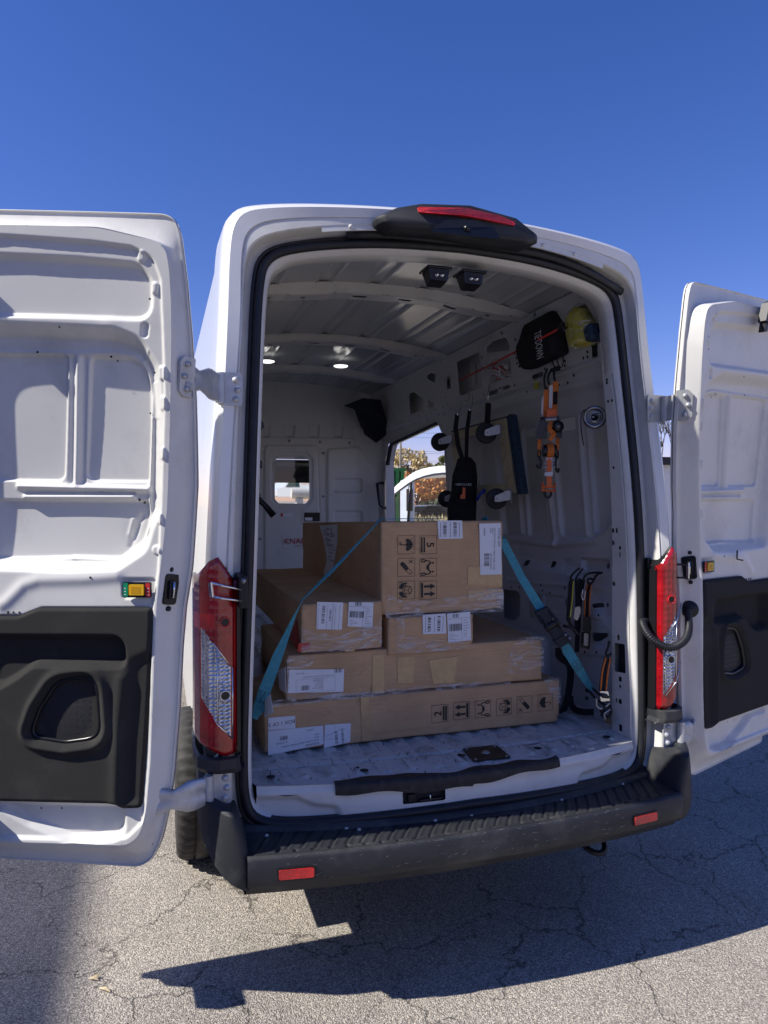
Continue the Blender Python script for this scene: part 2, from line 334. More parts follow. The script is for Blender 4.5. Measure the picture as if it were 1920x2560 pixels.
    def lathe(s, prof, ctr, axis, mat, seg=28, smooth=True):
        ax = Vector(axis).normalized(); u = ax.orthogonal().normalized(); w_ = ax.cross(u); c = Vector(ctr)
        rings = [[c+ax*h+r_*(math.cos(2*math.pi*k/seg)*u+math.sin(2*math.pi*k/seg)*w_) for k in range(seg)] for r_, h in prof]
        return s.loft(rings, mat, True, smooth)
    def build(s, name, parent=None, recalc=True):
        me = bpy.data.meshes.new(name); me.from_pydata(s.v, [], s.f)
        for m in s.mats: me.materials.append(m)
        me.polygons.foreach_set('material_index', s.m); me.polygons.foreach_set('use_smooth', s.s)
        me.update()
        if recalc:
            b = bmesh.new(); b.from_mesh(me); bmesh.ops.recalc_face_normals(b, faces=b.faces); b.to_mesh(me); b.free()
        return link(name, me, parent)
def rpoly(pts, r, n=6):
    # round the corners of a polygon; a point may be (x, y, radius)
    out = []; N = len(pts)
    for i in range(N):
        p = Vector(pts[i][:2]); rr = pts[i][2] if len(pts[i]) > 2 else r
        a = Vector(pts[i-1][:2])-p; c = Vector(pts[(i+1) % N][:2])-p
        la, lc = a.length, c.length
        if la < 1e-6 or lc < 1e-6: continue
        a /= la; c /= lc; ang = a.angle(c, math.pi)
        t = min(rr/max(math.tan(ang/2), 1e-3), la*.48, lc*.48)
        p0 = p+a*t; p1 = p+c*t
        for k in range(n+1):
            q = k/n; out.append(tuple((p0*(1-q)**2+p*2*q*(1-q)+p1*q*q)[:2]))
    return out
def sdf(poly, U, V):
    p = np.array(poly); q = np.roll(p, -1, 0); d2 = np.full(U.shape, 1e9); ins = np.zeros(U.shape, bool)
    for (x0, y0), (x1, y1) in zip(p, q):
        ex, ey = x1-x0, y1-y0; L = ex*ex+ey*ey
        if L < 1e-14: continue
        t = np.clip(((U-x0)*ex+(V-y0)*ey)/L, 0, 1); dx = U-x0-t*ex; dy = V-y0-t*ey
        d2 = np.minimum(d2, dx*dx+dy*dy)
        if y0 != y1:
            c = ((y0 > V) != (y1 > V)) & (U < (x1-x0)*(V-y0)/(y1-y0)+x0); ins ^= c
    d = np.sqrt(d2); return np.where(ins, -d, d)
def sstep(x): x = np.clip(x, 0, 1); return x*x*(3-2*x)
def seglist(pts, U, V):
    d = np.full(U.shape, 1e9)
    for (x0, y0), (x1, y1) in zip(pts[:-1], pts[1:]):
        ex, ey = x1-x0, y1-y0; L = ex*ex+ey*ey+1e-12; t = np.clip(((U-x0)*ex+(V-y0)*ey)/L, 0, 1)
        d = np.minimum(d, np.hypot(U-x0-t*ex, V-y0-t*ey))
    return d
class HF:
    # pressed sheet metal: height field with recesses, beads and cut-outs
    def __init__(s, u0, u1, v0, v1, res):
        nu = max(2, int(round((u1-u0)/res))+1); nv = max(2, int(round((v1-v0)/res))+1)
        s.U, s.V = np.meshgrid(np.linspace(u0, u1, nu), np.linspace(v0, v1, nv), indexing='ij')
        s.H = np.zeros(s.U.shape); s.sd = np.full(s.U.shape, -1e3); s.res = max((u1-u0)/(nu-1), (v1-v0)/(nv-1)); s.u0, s.u1, s.v0, s.v1 = u0, u1, v0, v1
    def _sl(s, pts, pad):
        xs = [p[0] for p in pts]; ys = [p[1] for p in pts]
        iu = (s.U[:, 0] >= min(xs)-pad) & (s.U[:, 0] <= max(xs)+pad); iv = (s.V[0] >= min(ys)-pad) & (s.V[0] <= max(ys)+pad)
        a = np.where(iu)[0]; b = np.where(iv)[0]
        if len(a) == 0 or len(b) == 0: return None
        return (slice(a[0], a[-1]+1), slice(b[0], b[-1]+1))
    def rec(s, poly, depth, w=.01, r=.02):
        q = rpoly(poly, r) if r else poly; k = s._sl(q, w*2)
        if k is None: return s
        d = sdf(q, s.U[k], s.V[k]); s.H[k] -= depth*sstep(.5-d/w); return s
    def edge(s, poly, h, w=.006, r=.02):      # raised lip along an outline
        q = rpoly(poly, r) if r else poly; k = s._sl(q, w*4)
        if k is None: return s
        d = sdf(q, s.U[k], s.V[k]); s.H[k] += h*np.exp(-(d/w)**2); return s
    def line(s, pts, h, w=.008):
        k = s._sl(pts, w*4)
        if k is None: return s
        d = seglist(pts, s.U[k], s.V[k]); s.H[k] += h*np.exp(-(d/w)**2); return s
    def hole(s, poly, r=.006):
        q = rpoly(poly, r, 4) if r else poly; k = s._sl(q, s.res*3)
        if k is None: return s
        d = sdf(q, s.U[k], s.V[k]); s.sd[k] = np.maximum(s.sd[k], -d); return s
    def chole(s, u, v, r):
        if not hasattr(s, 'discs'): s.discs = []
        s.discs.append((u, v, r)); return s
    def outline(s, poly, r=.0):
        q = rpoly(poly, r) if r else poly; s.sd = np.maximum(s.sd, sdf(q, s.U, s.V)); return s
    def mesh(s, fn, mb, mat, matfn=None):
        U, V, sd = s.U.copy(), s.V.copy(), s.sd; cell = s.res
        gu, gv = np.gradient(sd, U[1,0]-U[0,0], V[0,1]-V[0,0]); g = np.hypot(gu, gv)+1e-9
        mv = (sd > 0) & (sd < 1.6*cell); g = np.maximum(g, .35); U[mv] -= (sd*gu/g**2)[mv]; V[mv] -= (sd*gv/g**2)[mv]
        hz = (U > s.u1+cell)|(U < s.u0-cell)|(V > s.v1+cell)|(V < s.v0-cell); U[hz] = s.U[hz]; V[hz] = s.V[hz]
        X, Y, Z = fn(U, V, s.H); nu, nv = U.shape
        co = np.stack([X, Y, Z], -1).reshape(-1, 3)
        a = np.arange(nu*nv).reshape(nu, nv)
        q = np.stack([a[:-1,:-1], a[1:,:-1], a[1:,1:], a[:-1,1:]], -1).reshape(-1, 4)
        sf = sd.reshape(-1); keep = (sf[q] < 0).any(1) & (sf[q] < 1.6*cell).all(1); q = q[keep]
        used = np.unique(q); re = np.full(nu*nv, -1); re[used] = np.arange(len(used))
        mb.add(co[used], re[q], mat, True)
        for u, v, r in getattr(s, 'discs', []):
            if not (s.u0 < u < s.u1 and s.v0 < v < s.v1): continue
            i = int(round((u-s.u0)/(s.U[1,0]-s.U[0,0]))); j = int(round((v-s.v0)/(s.V[0,1]-s.V[0,0]))); i = min(i, nu-1); j = min(j, nv-1)
            if s.sd[i,j] > -r: continue
            t = np.arange(12)*.5236; hh_ = s.H[max(0,i-2):i+3, max(0,j-2):j+3].max()
            x_, y_, z_ = fn(u+r*np.cos(t), v+r*np.sin(t), np.full(12, hh_+.0013)); k = [np.broadcast_to(q_, (12,)) for q_ in (x_, y_, z_)]
            mb.add(list(zip(*k)), [tuple(range(12))], M['dark'])  # flat near-black disc stands in for the shade inside a hole
        return mb
_tc = {}
def text2d(t, size=1., align='LEFT', bold=False):
    key = (t, align)
    if key not in _tc:
        cu = bpy.data.curves.new('t', 'FONT'); cu.body = t; cu.align_x = align; cu.align_y = 'CENTER'; cu.resolution_u = 3; cu.size = 1
        ob = bpy.data.objects.new('t', cu); me = bpy.data.meshes.new_from_object(ob)
        _tc[key] = ([v.co[:2] for v in me.vertices], [tuple(p.vertices) for p in me.polygons])
        bpy.data.objects.remove(ob); bpy.data.curves.remove(cu); bpy.data.meshes.remove(me)
    v, f = _tc[key]; return [(a*size, b*size) for a, b in v], f
class Ink:
    # flat printing: 2D shapes mapped to a surface through fn(u, v)
    def __init__(s, fn, mat): s.fn = fn; s.mb = MB(); s.mat = mat; s.T = (0,0,1,0)
    def at(s, u, v, sc=1., rot=0.): s.T = (u, v, sc, rot); return s
    def m(s, p):
        u, v, k, r_ = s.T; c, q = math.cos(r_), math.sin(r_); return s.fn(u+k*(p[0]*c-p[1]*q), v+k*(p[0]*q+p[1]*c))
    def poly(s, pts, mat=None): s.mb.add([s.m(p) for p in pts], [tuple(range(len(pts)))], mat or s.mat); return s
    def st(s, pts, w_, closed=False, mat=None):
        n = len(pts)
        for i in range(n if closed else n-1):
            a = Vector(pts[i]); b = Vector(pts[(i+1) % n]); d = (b-a); 
            if d.length < 1e-6: continue
            d.normalize(); q = Vector((-d.y, d.x))*w_/2; e = d*w_*.45
            s.poly([a-e-q, b+e-q, b+e+q, a-e+q], mat)
        return s
    def disc(s, x, y, r_, mat=None, n=14): return s.poly([(x+r_*math.cos(i*2*math.pi/n), y+r_*math.sin(i*2*math.pi/n)) for i in range(n)], mat)
    def text(s, t, size, x=0, y=0, align='LEFT', mat=None, sx=1.):
        v, f = text2d(t, size, align); s.mb.add([s.m((a*sx+x, b+y)) for a, b in v], f, mat or s.mat); return s
    def bars(s, x0, y0, x1, y1, n, seed=1, mat=None, vert=True):
        r_ = random.Random(seed); t = 0; 
        while t < 1:
            wd = r_.choice((.4,.8,1.2))/n
            if vert: s.poly([(x0+(x1-x0)*t, y0), (x0+(x1-x0)*min(1, t+wd), y0), (x0+(x1-x0)*min(1, t+wd), y1), (x0+(x1-x0)*t, y1)], mat)
            else: s.poly([(x0, y0+(y1-y0)*t), (x1, y0+(y1-y0)*t), (x1, y0+(y1-y0)*min(1, t+wd)), (x0, y0+(y1-y0)*min(1, t+wd))], mat)
            t += wd+r_.choice((.4,.7,1.1))/n
        return s
    def build(s, name, parent): return s.mb.build(name, parent, False)
def arc(cx, cy, r_, a0, a1, n=10): return [(cx+r_*math.cos(R(a0+(a1-a0)*i/n)), cy+r_*math.sin(R(a0+(a1-a0)*i/n))) for i in range(n+1)]

# ================================================================== GROUND
gb = MB(); gb.add([(-400,-300,0),(400,-300,0),(400,900,0),(-400,900,0)], [(0,1,2,3)], M['asphalt'])
g = gb.build('asphalt_ground', None, False); g['kind'] = 'structure'

# ================================================================== THE VAN
van = empty('cargo_van', 'white high-roof cargo van seen from behind with both rear doors swung open', 'van')
def lean(z): return .125*sstep((np.asarray(z, float)-1.45)/1.5)**1.0
def leanf(z): return float(lean(z))
def bowy(x): return -.135*np.maximum(0, 1-(np.asarray(x, float)/.88)**2)
HULL = [(0,2.905),(.35,2.90),(.62,2.885),(.81,2.855),(.882,2.81),(.905,2.70),(.918,2.4),(.945,2.0),(.965,1.6),(.978,1.2),(.98,.9),(.975,.55),(.965,.40)]
def hull_w(z):
    zs = [p[1] for p in HULL][::-1]; xs = [p[0] for p in HULL][::-1]; return np.interp(z, zs, xs)
def crv(ctrl, n):
    # smooth open curve through control points by arc length
    p = np.array(ctrl, float); 
    for _ in range(3):
        q = [p[0]]
        for a, b in zip(p[:-1], p[1:]): q += [a*.75+b*.25, a*.25+b*.75]
        q.append(p[-1]); p = np.array(q)
    L = np.r_[0, np.cumsum(np.hypot(*(p[1:]-p[:-1]).T))]; t = np.linspace(0, L[-1], n)
    return np.stack([np.interp(t, L, p[:,0]), np.interp(t, L, p[:,1])], 1)
def ring(half, ys, n=190):
    # half outline from top centre down the right side to bottom centre, mirrored into a closed ring
    h = crv(half, n); pts = [(x, z) for x, z in h]+[(-x, z) for x, z in h[::-1][1:-1]]
    return [(x, (ys(z) if callable(ys) else ys)+float(bowy(x)), z) for x, z in pts]
OPEN = [(0,2.722),(.35,2.715),(.64,2.682),(.735,2.645),(.765,2.56),(.785,2.2),(.80,1.9),(.815,1.5),(.83,1.1),(.838,.80),(.83,.66),(.79,.612),(.70,.596),(.35,.608),(0,.616)]
def off(c, d, dt=None, db=None):
    # grow an outline outwards: sideways d, top dt, bottom db
    dt = d if dt is None else dt; db = d if db is None else db; out = []
    for x, z in c:
        k = max(0, (z-2.3)/.45) if z > 2.3 else 0; kb = max(0, (.75-z)/.17) if z < .75 else 0
        out.append((x+(d if x > .3 else d*x/.3*(1 if z < 1e9 else 0))*1.0, z+dt*min(1, k)-db*min(1, kb)))
    return out
# --- rear frame of the body
b = MB()
L = leanf
r0 = ring(off(OPEN,-.045,-.03,0), lambda z: .32)
r1 = ring(off(OPEN,-.022,-.02,0), lambda z: .035+L(z))
r2 = ring(off(OPEN,-.014,-.010,-.008), lambda z: .012+L(z))
r3 = ring(off(OPEN,-.004,-.0,-.0), lambda z: .004+L(z))
r4 = ring(off(OPEN,.040,.03,.03), lambda z: .006+L(z))
r5 = ring(off(OPEN,.052,.045,.035), lambda z: .0+L(z))
r6 = ring(off(OPEN,.060,.050,.038), lambda z: -.012+L(z)); r6b = ring(off(OPEN,.070,.056,.042), lambda z: -.064+L(z)); r6c = ring(off(OPEN,.076,.060,.044), lambda z: -.072+L(z))
OUT1 = [(0,2.796),(.35,2.792),(.71,2.774),(.812,2.742),(.842,2.66),(.845,2.4),(.88,2.0),(.905,1.6),(.925,1.2),(.935,.9),(.93,.62),(.89,.52),(.75,.50),(.35,.50),(0,.50)]
OUT2 = [(0,2.828),(.35,2.824),(.765,2.81),(.855,2.782),(.882,2.69),(.893,2.4),(.918,2.0),(.942,1.6),(.955,1.2),(.957,.9),(.952,.60),(.92,.49),(.75,.47),(.35,.47),(0,.47)]
OUT3 = [(0,2.848),(.35,2.845),(.79,2.835),(.882,2.803),(.905,2.70),(.918,2.4),(.943,2.0),(.963,1.6),(.975,1.2),(.977,.9),(.972,.58),(.93,.46),(.75,.44),(.35,.44),(0,.44)]
r7 = ring(OUT1, lambda z: -.075+L(z)); r8 = ring(OUT2, lambda z: -.085+L(z)); r9 = ring(OUT3, lambda z: -.055+L(z)); 
OUT4 = [(x*1.004 if x > .5 else x, z+(.02 if z > 2.5 else 0)) for x, z in OUT3]
nar = lambda rg: [(x-.016*min(1, max(0, (x-.8)/.1)), y, z) for x, y, z in rg]
r7, r8, r9 = nar(r7), nar(r8), nar(r9)
r10 = nar(ring(OUT4, lambda z: .03+L(z))); r11 = nar(ring([(x, z+.03*(z > 2.6)) for x, z in OUT4], lambda z: .30+L(z)))
b.loft([r1, r2, r3, r4, r5, r6], M['inner'])
ti = [i for i, p in enumerate(r1) if p[2] > 2.30]; ti = [i for i in ti if i > 189]+[i for i in ti if i <= 189]
rm = ring(off(OPEN,-.030,-.030,0), lambda z: .085+L(z))
b.loft([[r1[i] for i in ti], [rm[i] for i in ti], [(rm[i][0]*1.03, rm[i][1]+.012, rm[i][2]+.05) for i in ti]], M['inner'], closed=False); b.loft([r6, r6b], M['inner']); b.loft([r6b, r6c], M['inner'])
r7a = [(p[0]*.994, p[1]+.000, p[2]) for p in r7]; r7g = [(p[0], p[1]+.007, p[2]) for p in r7]; r7b = [(p[0]*1.005, p[1]-.001, p[2]+(.002 if p[2] > 2 else 0)) for p in r7]
b.loft([r6c, r7a], M['inner']); b.loft([r7a, r7g], M['inner']); b.loft([r7g, r7b], M['paint']); b.loft([r7b, r8], M['paint']); b.loft([r8, [((a[0]+c[0])/2*1.002, (a[1]+c[1])/2-.004, (a[2]+c[2])/2) for a, c in zip(r8, r9)], r9, r10, r11], M['paint'])
kb = b.mi(M['plastic'])
for i_, f_ in enumerate(b.f):
    c = np.mean([b.v[k] for k in f_], 0)
    if (.868 < c[2] < 1.462 and abs(c[0]) > .862 and c[1] < .004) or (c[2] < .612 and abs(c[0]) < .87): b.m[i_] = kb
body = b.build('rear_body_frame', van)
# --- outer hull (sides, roof) running forward
def hull_pts(y, sc=1., zo=0):
    h = crv(HULL, 46); return [(x*sc, y, .4+(z-.4)*(1)+zo) for x, z in h]
b = MB(); ys = [.25,.6,1.2,2.14]
def hull_strip(ys, side, i0=0, i1=46, mb=b, mat='paint', fy=lambda y: 1.0):
    rows = []
    for y in ys:
        rows.append([(side*x*fy(y)*(.983 if side > 0 else 1), yy, z) for x, yy, z in hull_pts(y)[i0:i1]])
    mb.loft(rows, M[mat], closed=False)
hh = crv(HULL, 46); isl = int(np.argmax(hh[:,1] < 2.40)); irf = int(np.argmax(hh[:,0] > .70))
hull_strip([.25,1,2,3.7,5.2], -1, 0, 46)
hull_strip([.25,1,2,3.7,5.2], 1, 0, isl+1)            # right roof edge
hull_strip([.25,1,2.17], 1, isl, 46)                  # right side behind the side door
hull_strip([3.74,4.0], 1, isl, 46)
b.build('side_panel', van)
# --- rear drip rail above the opening
b = MB(); pts = []
for i in range(24):
    x = -.56+1.20*i/23; z = 2.775-.035*(abs(x)/.6)**2.2; pts.append((x, L(z)-.060-.006+float(bowy(x)), z))
b.ribbon(pts, .028, .008, M['inner'], (0,0,1))
for i in range(2, 23, 3): b.lathe([(.0,.009),(.007,.008),(.009,0)], (pts[i][0], pts[i][1]-.002, pts[i][2]), (0,-1,0), M['inner'], 12)
b.build('drip_rail', van)
# --- roof joint seams
for sx in (-1,1):
    b = MB(); rows = []
    for yy, zz in ((L(2.8)-.095, 2.765), (L(2.8)-.105, 2.79), (L(2.8)-.10, 2.812), (L(2.8)-.07, 2.828), (.2, 2.862), (.6, 2.868), (1.6, 2.868)):
        rows.append([(sx*(.735+k), yy-o*(yy < .1), zz+o) for k, o in ((-.008,-.004),(-.004,.005),(.002,.005),(.005,-.001),(.017,-.001),(.020,.005),(.026,.005),(.030,-.006))])
    b.loft(rows, M['paint'], False)
    b.build('roof_seam', van)
# --- seals
def loopoff(c, d, y, dt=None, db=None): return ring(off(c, d, dt, db), lambda z: y+L(z), 160)
b = MB()
b.tube(loopoff(OPEN,.010,-.006), .0165, M['rubber'], 10, closed=True)
b.tube(loopoff(OPEN,.031,-.004), .0085, M['rubber'], 8, closed=True)
b.build('door_seal', van)
b = MB()       # extra weather strip hanging above the seal
q = []
for i in range(20):
    x = -.46+1.24*i/19; z = 2.765-.008*(x+.46)-.095*max(0, (abs(x)-.3)/.5)**1.8; q.append((x, L(z)-.032+float(bowy(x)), z-.012))
b.tube(q, .014, M['rubber'], 8, flat=1.3)
b.build('weather_strip', van)

# --- doors
def PD(px, py, A, d, n, h=0.):
    z = 1.7; r_ = ray(px, py)
    for _ in range(6):
        hh_ = h+L(z); ax, ay = A[0]+n[0]*hh_, A[1]+n[1]*hh_
        t = ((ax-CAM[0])*n[0]+(ay-CAM[1])*n[1])/(r_[0]*n[0]+r_[1]*n[1]); z = CAM[2]+t*r_[2]
    x, y = CAM[0]+t*r_[0], CAM[1]+t*r_[1]
    return ((x-ax)*d[0]+(y-ay)*d[1], z)
aL = R(22); dL = (-math.cos(aL), math.sin(aL)); nL = (-math.sin(aL), -math.cos(aL))
_p = P(416, 1250, Y=-.215); AL = (_p[0], _p[1])
def U(f, *pts, h=0.):
    out = []
    for p in pts:
        u, v = PD(*f(p[0], p[1]), AL, dL, nL, h); out.append((u, v) if len(p) < 3 else (u, v, p[2]))
    return out
DW = .80   # free edge of a door, measured from its inner hinge corner
def ext(z, x=None): return (DW-.03, z)
inner_out = U(A1, (1000,312),(1070,365),(1095,480),(1108,700),(1110,900),(1100,1500),(1082,2050)) + U(A2, (960,370),(940,570),(905,1500),(880,1800),(835,1950),(760,2005))
zt = U(A1, (640,225))[0][1]; ztl = U(A1, (10,205))[0][1]; zb = U(A2, (20,1985))[0][1]
INNER = [(DW-.03, ztl+.01,.01)]+U(A1,(640,225))+inner_out+[(DW-.03, zb,.02)]
OUTER = [(DW, U(A1,(5,130),h=-.1)[0][1]+.012,.015)]+U(A1,(640,150),(1000,160),(1085,164),(1130,180),(1158,210),(1176,255),(1192,335),(1225,600),(1255,950),(1280,1350),(1290,1900),h=-.1)+U(A2,(1165,330),(1128,560),(1108,800),(1090,1170),(1062,1520),(1035,1750),(985,1960),(930,2070),(860,2108),(700,2098),h=-.1)+[(DW, U(A2,(0,2048),h=-.1)[0][1],.02)]
INr = rpoly(INNER, .3, 4)
rec1 = [(DW-.1, U(A1,(5,402))[0][1])]+U(A1,(0,402),(500,425),(890,462,.07),(968,560,.05),(968,815,.10),(400,795))+[(DW-.1, U(A1,(0,768))[0][1])]
rec2 = [(DW-.1, U(A1,(0,872))[0][1])]+U(A1,(0,872),(500,895),(720,905,.05),(880,965,.08),(985,1130,.06),(1005,1400),(1000,2060))+U(A2,(880,90),(845,215,.06),(690,318,.03),(380,330))+[(DW-.1, U(A2,(0,318))[0][1])]
lin2 = [(DW-.13, U(A1,(0,1018))[0][1])]+U(A1,(0,1018),(360,1025),(700,1018,.06),(860,1045,.08),(930,1180,.05),(940,1500),(925,2060))+U(A2,(855,90),(820,190,.05),(680,290),(380,285))+[(DW-.13, U(A2,(0,300))[0][1])]
pA = [(DW-.16, U(A1,(0,1022))[0][1],.04)]+U(A1,(378,1030,.015),(355,1868,.03))+[(DW-.16, U(A1,(0,1860))[0][1],.03)]
pB = U(A1,(528,1048,.02),(790,1055,.06),(905,1130,.08),(938,1300),(920,1872,.006),(498,1868,.03))
pC = [(DW-.16, U(A1,(0,1995))[0][1],.03)]+U(A1,(918,2002,.015))+U(A2,(875,140),(820,190,.05),(690,292,.02),(380,283))+[(DW-.16, U(A2,(0,305))[0][1],.03)]
trimo = [(DW-.06, U(A2,(0,622))[0][1]-.0,.02)]+U(A2,(0,622),(110,622,.03),(235,572,.03),(915,572,.02),(920,640),(885,1300),(852,1780,.02),(735,1782,.012),(700,1755,.012))+[(DW-.06, U(A2,(0,1742))[0][1],.02)]
lowr = [(DW-.10, U(A2,(0,1765))[0][1])]+U(A2,(0,1765),(722,1775,.02),(738,1968,.07),(420,1985,.10),(150,1880,.12),(0,1790))+[(DW-.10, U(A2,(0,1800))[0][1])]
pocket = [(DW-.12, U(A2,(0,752))[0][1],.03)]+U(A2,(0,752),(745,755,.07),(750,925,.025),(200,912,.06),(95,990,.05),(0,1045))+[(DW-.12, U(A2,(0,1045))[0][1],.03)]
spk = U(A2,(172,1352,.035),(232,1180,.12),(345,1005,.08),(590,972,.055),(615,1358,.055),(400,1388,.1))
def shr(poly, f):
    cx = sum(p[0] for p in poly)/len(poly); cy = sum(p[1] for p in poly)/len(poly)
    return [(cx+(p[0]-cx)*f, cy+(p[1]-cy)*f)+tuple(p[2:]) for p in poly]
bumps = [U(A1,(1020,1125),(1075,1125),(1072,1215),(1018,1215)), U(A1,(1020,1320),(1072,1320),(1070,1412),(1018,1412)), U(A1,(1025,1652),(1072,1652),(1070,1735),(1022,1735)),
         U(A1,(888,378),(938,378),(932,445),(885,445)), U(A1,(975,580),(1022,580),(1010,655),(968,655)), U(A2,(935,5),(972,5),(972,75),(935,75))]
FWD_BUMP = U(A1,(910,845),(955,845),(945,935),(905,935))
sub_bits = U(A1,(945,1215),(1003,1215),(1003,1460),(948,1460))
def build_door(side, A, d, n, nm):
    sh = lambda u, v: u if side < 0 else u+np.interp(v, [.5,1.3,1.7,2.1,2.65], [.035,.050,.046,-.004,-.048])*np.clip(1-u/.5, 0, 1.2)
    fn = lambda u, v, h: (A[0]+d[0]*sh(u,v)+n[0]*(h+lean(v)), A[1]+d[1]*sh(u,v)+n[1]*(h+lean(v)), v+0*u)
    f1 = lambda u, v, h=0.: (float(A[0]+d[0]*sh(u,v)+n[0]*(h+L(v))), float(A[1]+d[1]*sh(u,v)+n[1]*(h+L(v))), v)
    us = [p[0] for p in INr]; vs = [p[1] for p in INr]
    h = HF(min(us)-.002, max(us)+.002, min(vs)-.002, max(vs)+.002, .0038)
    # top land bending away and seal channel
    h.rec([(DW+.2, ztl-.075)]+U(A1,(0,280),(600,322),(850,355),(985,420,.05),(1035,560),(1050,900),(1060,1300))+U(A2,(960,0),(945,350),(915,560),(885,1500),(858,1860),(760,1960,.05),(600,1975))+[(DW+.2, U(A2,(0,1965))[0][1])], .012, .012, .03)
    h.rec(rec1, .020, .022, 0.03); h.rec(rec2, .046, .05, .05); h.edge(lin2, .006, .006, .03)
    h.rec(pA, .012, .010, 0.03); h.rec(pB, .012, .010, .03); h.rec(pC, .012, .010, .02)
    for x0, x1 in ((400,395),(440,430),(478,470)):
        q = U(A1,(x0+12,1060),(x1+8,1880)); h.line(q, .009 if x0 == 440 else -.006, .009)
    h.line(U(A1,(60,1905),(910,1925)), .014, .010); h.line(U(A1,(100,1975),(815,1975)), .012, .008); h.line(U(A1,(100,1945),(815,1950)), -.008, .006)
    for q in bumps: h.rec(q, -.007, .008, .012)
    h.rec(FWD_BUMP, .008, .008, .012); h.rec(sub_bits, -.003, .005, .004)
    h.rec(shr(trimo,.95), .06, .03, .02); h.rec(lowr, .026, .03, .04)
    h.line(U(A2,(0,560),(30,540),(130,440),(220,410),(500,402),(690,385)), .007, .02)
    h.rec(U(A2,(725,402),(925,402),(925,525),(725,525)), .006, .008, .012)
    # gentle dents
    for q, a in ((U(A1,(600,1130)), .003), (U(A2,(760,130)), .004), (U(A1,(700,870)), -.003), (U(A2,(560,1930)), .003)):
        h.H += -a*np.exp(-((h.U-q[0][0])**2+(h.V-q[0][1])**2*.6)/.03**2)
    h.H += .0012*np.sin(h.U*11+h.V*5)*np.sin(h.V*7-h.U*3)
    for f_, x_, y_, r_ in ((A1,183,1015,.004),(A1,670,1045,.004),(A1,705,1070,.003),(A1,370,868,.0035),(A1,857,1995,.0045),(A1,890,2012,.0045),(A1,930,1420,.003),(A1,980,1160,.003),(A1,955,682,.0035),(A2,540,395,.004),(A2,105,608,.004),(A2,40,607,.005),(A2,70,607,.004),(A2,225,1700,.004),(A2,210,1810,.003),(A2,335,1810,.003)):
        q = U(f_, (x_, y_))[0]; h.chole(q[0], q[1], r_)
    q = U(A2, (935,230))[0]; h.rec([(q[0]+.015*math.cos(t), q[1]+.015*math.sin(t)) for t in np.arange(12)*.5236], -.006, .006, 0)
    h.line(U(A2,(800,30),(770,95),(728,215)), -.004, .009); h.line(U(A2,(745,50),(722,140)), .004, .007)
    h.line(U(A2,(385,283),(455,283),(690,296),(820,200),(868,60)), .005, .005)
    h.line(U(A1,(885,1075),(945,1020)), .004, .004)
    h.outline(INr)
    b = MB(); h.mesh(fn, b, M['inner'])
    # edge wall: inner outline -> outer skin outline
    NN = 420
    def samp(poly):
        # resample in four stretches so that the corners of inner and outer outline correspond
        p = np.array(poly); k0 = int(np.argmax(p[:,1]*1.0+p[:,0]*3)); k0b = int(np.argmin(p[:,1]*1.0-p[:,0]*3))
        p = np.roll(p, -k0, 0); kc = int(np.argmax(p[:,1]-p[:,0]*1.3)); kb_ = int(np.argmin(p[:,1]+p[:,0]*1.3)); ke = int(np.argmin(p[:,1]-p[:,0]*3)); p = np.vstack([p, p[:1]]); out = []
        for a_, c_, n_ in ((0,kc,110),(kc,kb_,160),(kb_,ke,110),(ke,len(p)-1,40)):
            q = p[a_:c_+1]; Ls = np.r_[0, np.cumsum(np.hypot(*(q[1:]-q[:-1]).T))]; t = np.linspace(0, Ls[-1], n_, endpoint=False)
            out.append(np.stack([np.interp(t, Ls, q[:,0]), np.interp(t, Ls, q[:,1])], 1))
        return np.vstack(out)
    OUr = rpoly(OUTER, .3, 4)
    I = samp(INr); Om = samp(OUr); c0 = np.array([DW*.5, 1.6])
    kf = np.clip(1-(I[:,1:2]-2.35)/.15, 0, 1)*.45+.18; mixo = lambda f: I*(1-f)+Om*f
    cum = [(I, 0.), (mixo(kf*.22), -.007), (mixo(kf*.8), -.058), (mixo(kf), -.066), (mixo(kf+.04), -.069), (mixo(.94), -.074), (mixo(.965), -.068), (mixo(.99), -.069), (Om, -.074), (Om+ (Om-I)*.01, -.084)]
    for g_ in (cum[0:4], cum[3:6], cum[5:7], cum[6:8], cum[7:9], cum[8:]): b.loft([[f1(p[0], p[1], hh_) for p in q] for q, hh_ in g_], M['inner'])
    b.loft([[f1(p[0], p[1], hh_) for p in q] for q, hh_ in ((Om+(Om-I)*.02, -.088), (Om+(Om-I)*.02, -.094), (Om*.97+np.array([DW*.5,1.6])*.03, -.102), (Om*.6+c0*.4, -.12), (Om*.02+c0*.98, -.13))], M['paint'])
    door = b.build(nm, van)
    # felt trim panel
    us = [p[0] for p in trimo]; vs = [p[1] for p in trimo]
    h = HF(min(us), max(us), min(vs), max(vs), .0035); tr = rpoly(trimo, .02, 5)
    h.outline(tr); h.rec(pocket, .045, .03, .04)
    h.H += .012*sstep(-sdf(tr, h.U, h.V)/.012)-.006
    sp = rpoly(shr(spk, 1.0), .02, 8); ds = sdf(sp, h.U, h.V)
    h.H += .016*np.exp(-((ds-.022)/.014)**2)-.018*sstep(.5-ds/.012)
    q = U(A2,(800,900),(790,1100),(755,1300),(740,1750)); h.rec(q+[(-.1, q[-1][1]),(-.1, q[0][1]+.1)], .014, .05, .03)
    h.line(U(A2,(735,1000),(715,1250),(700,1750)), .009, .02)
    h.H = np.maximum(h.H, -.04)
    b = MB(); h.mesh(lambda u, v, hh_: fn(u, v, hh_+.004), b, M['trim'])
    b.loft([[f1(p[0], p[1], -.004) for p in tr], [f1(p[0], p[1], -.0015) for p in tr]], M['trim'])
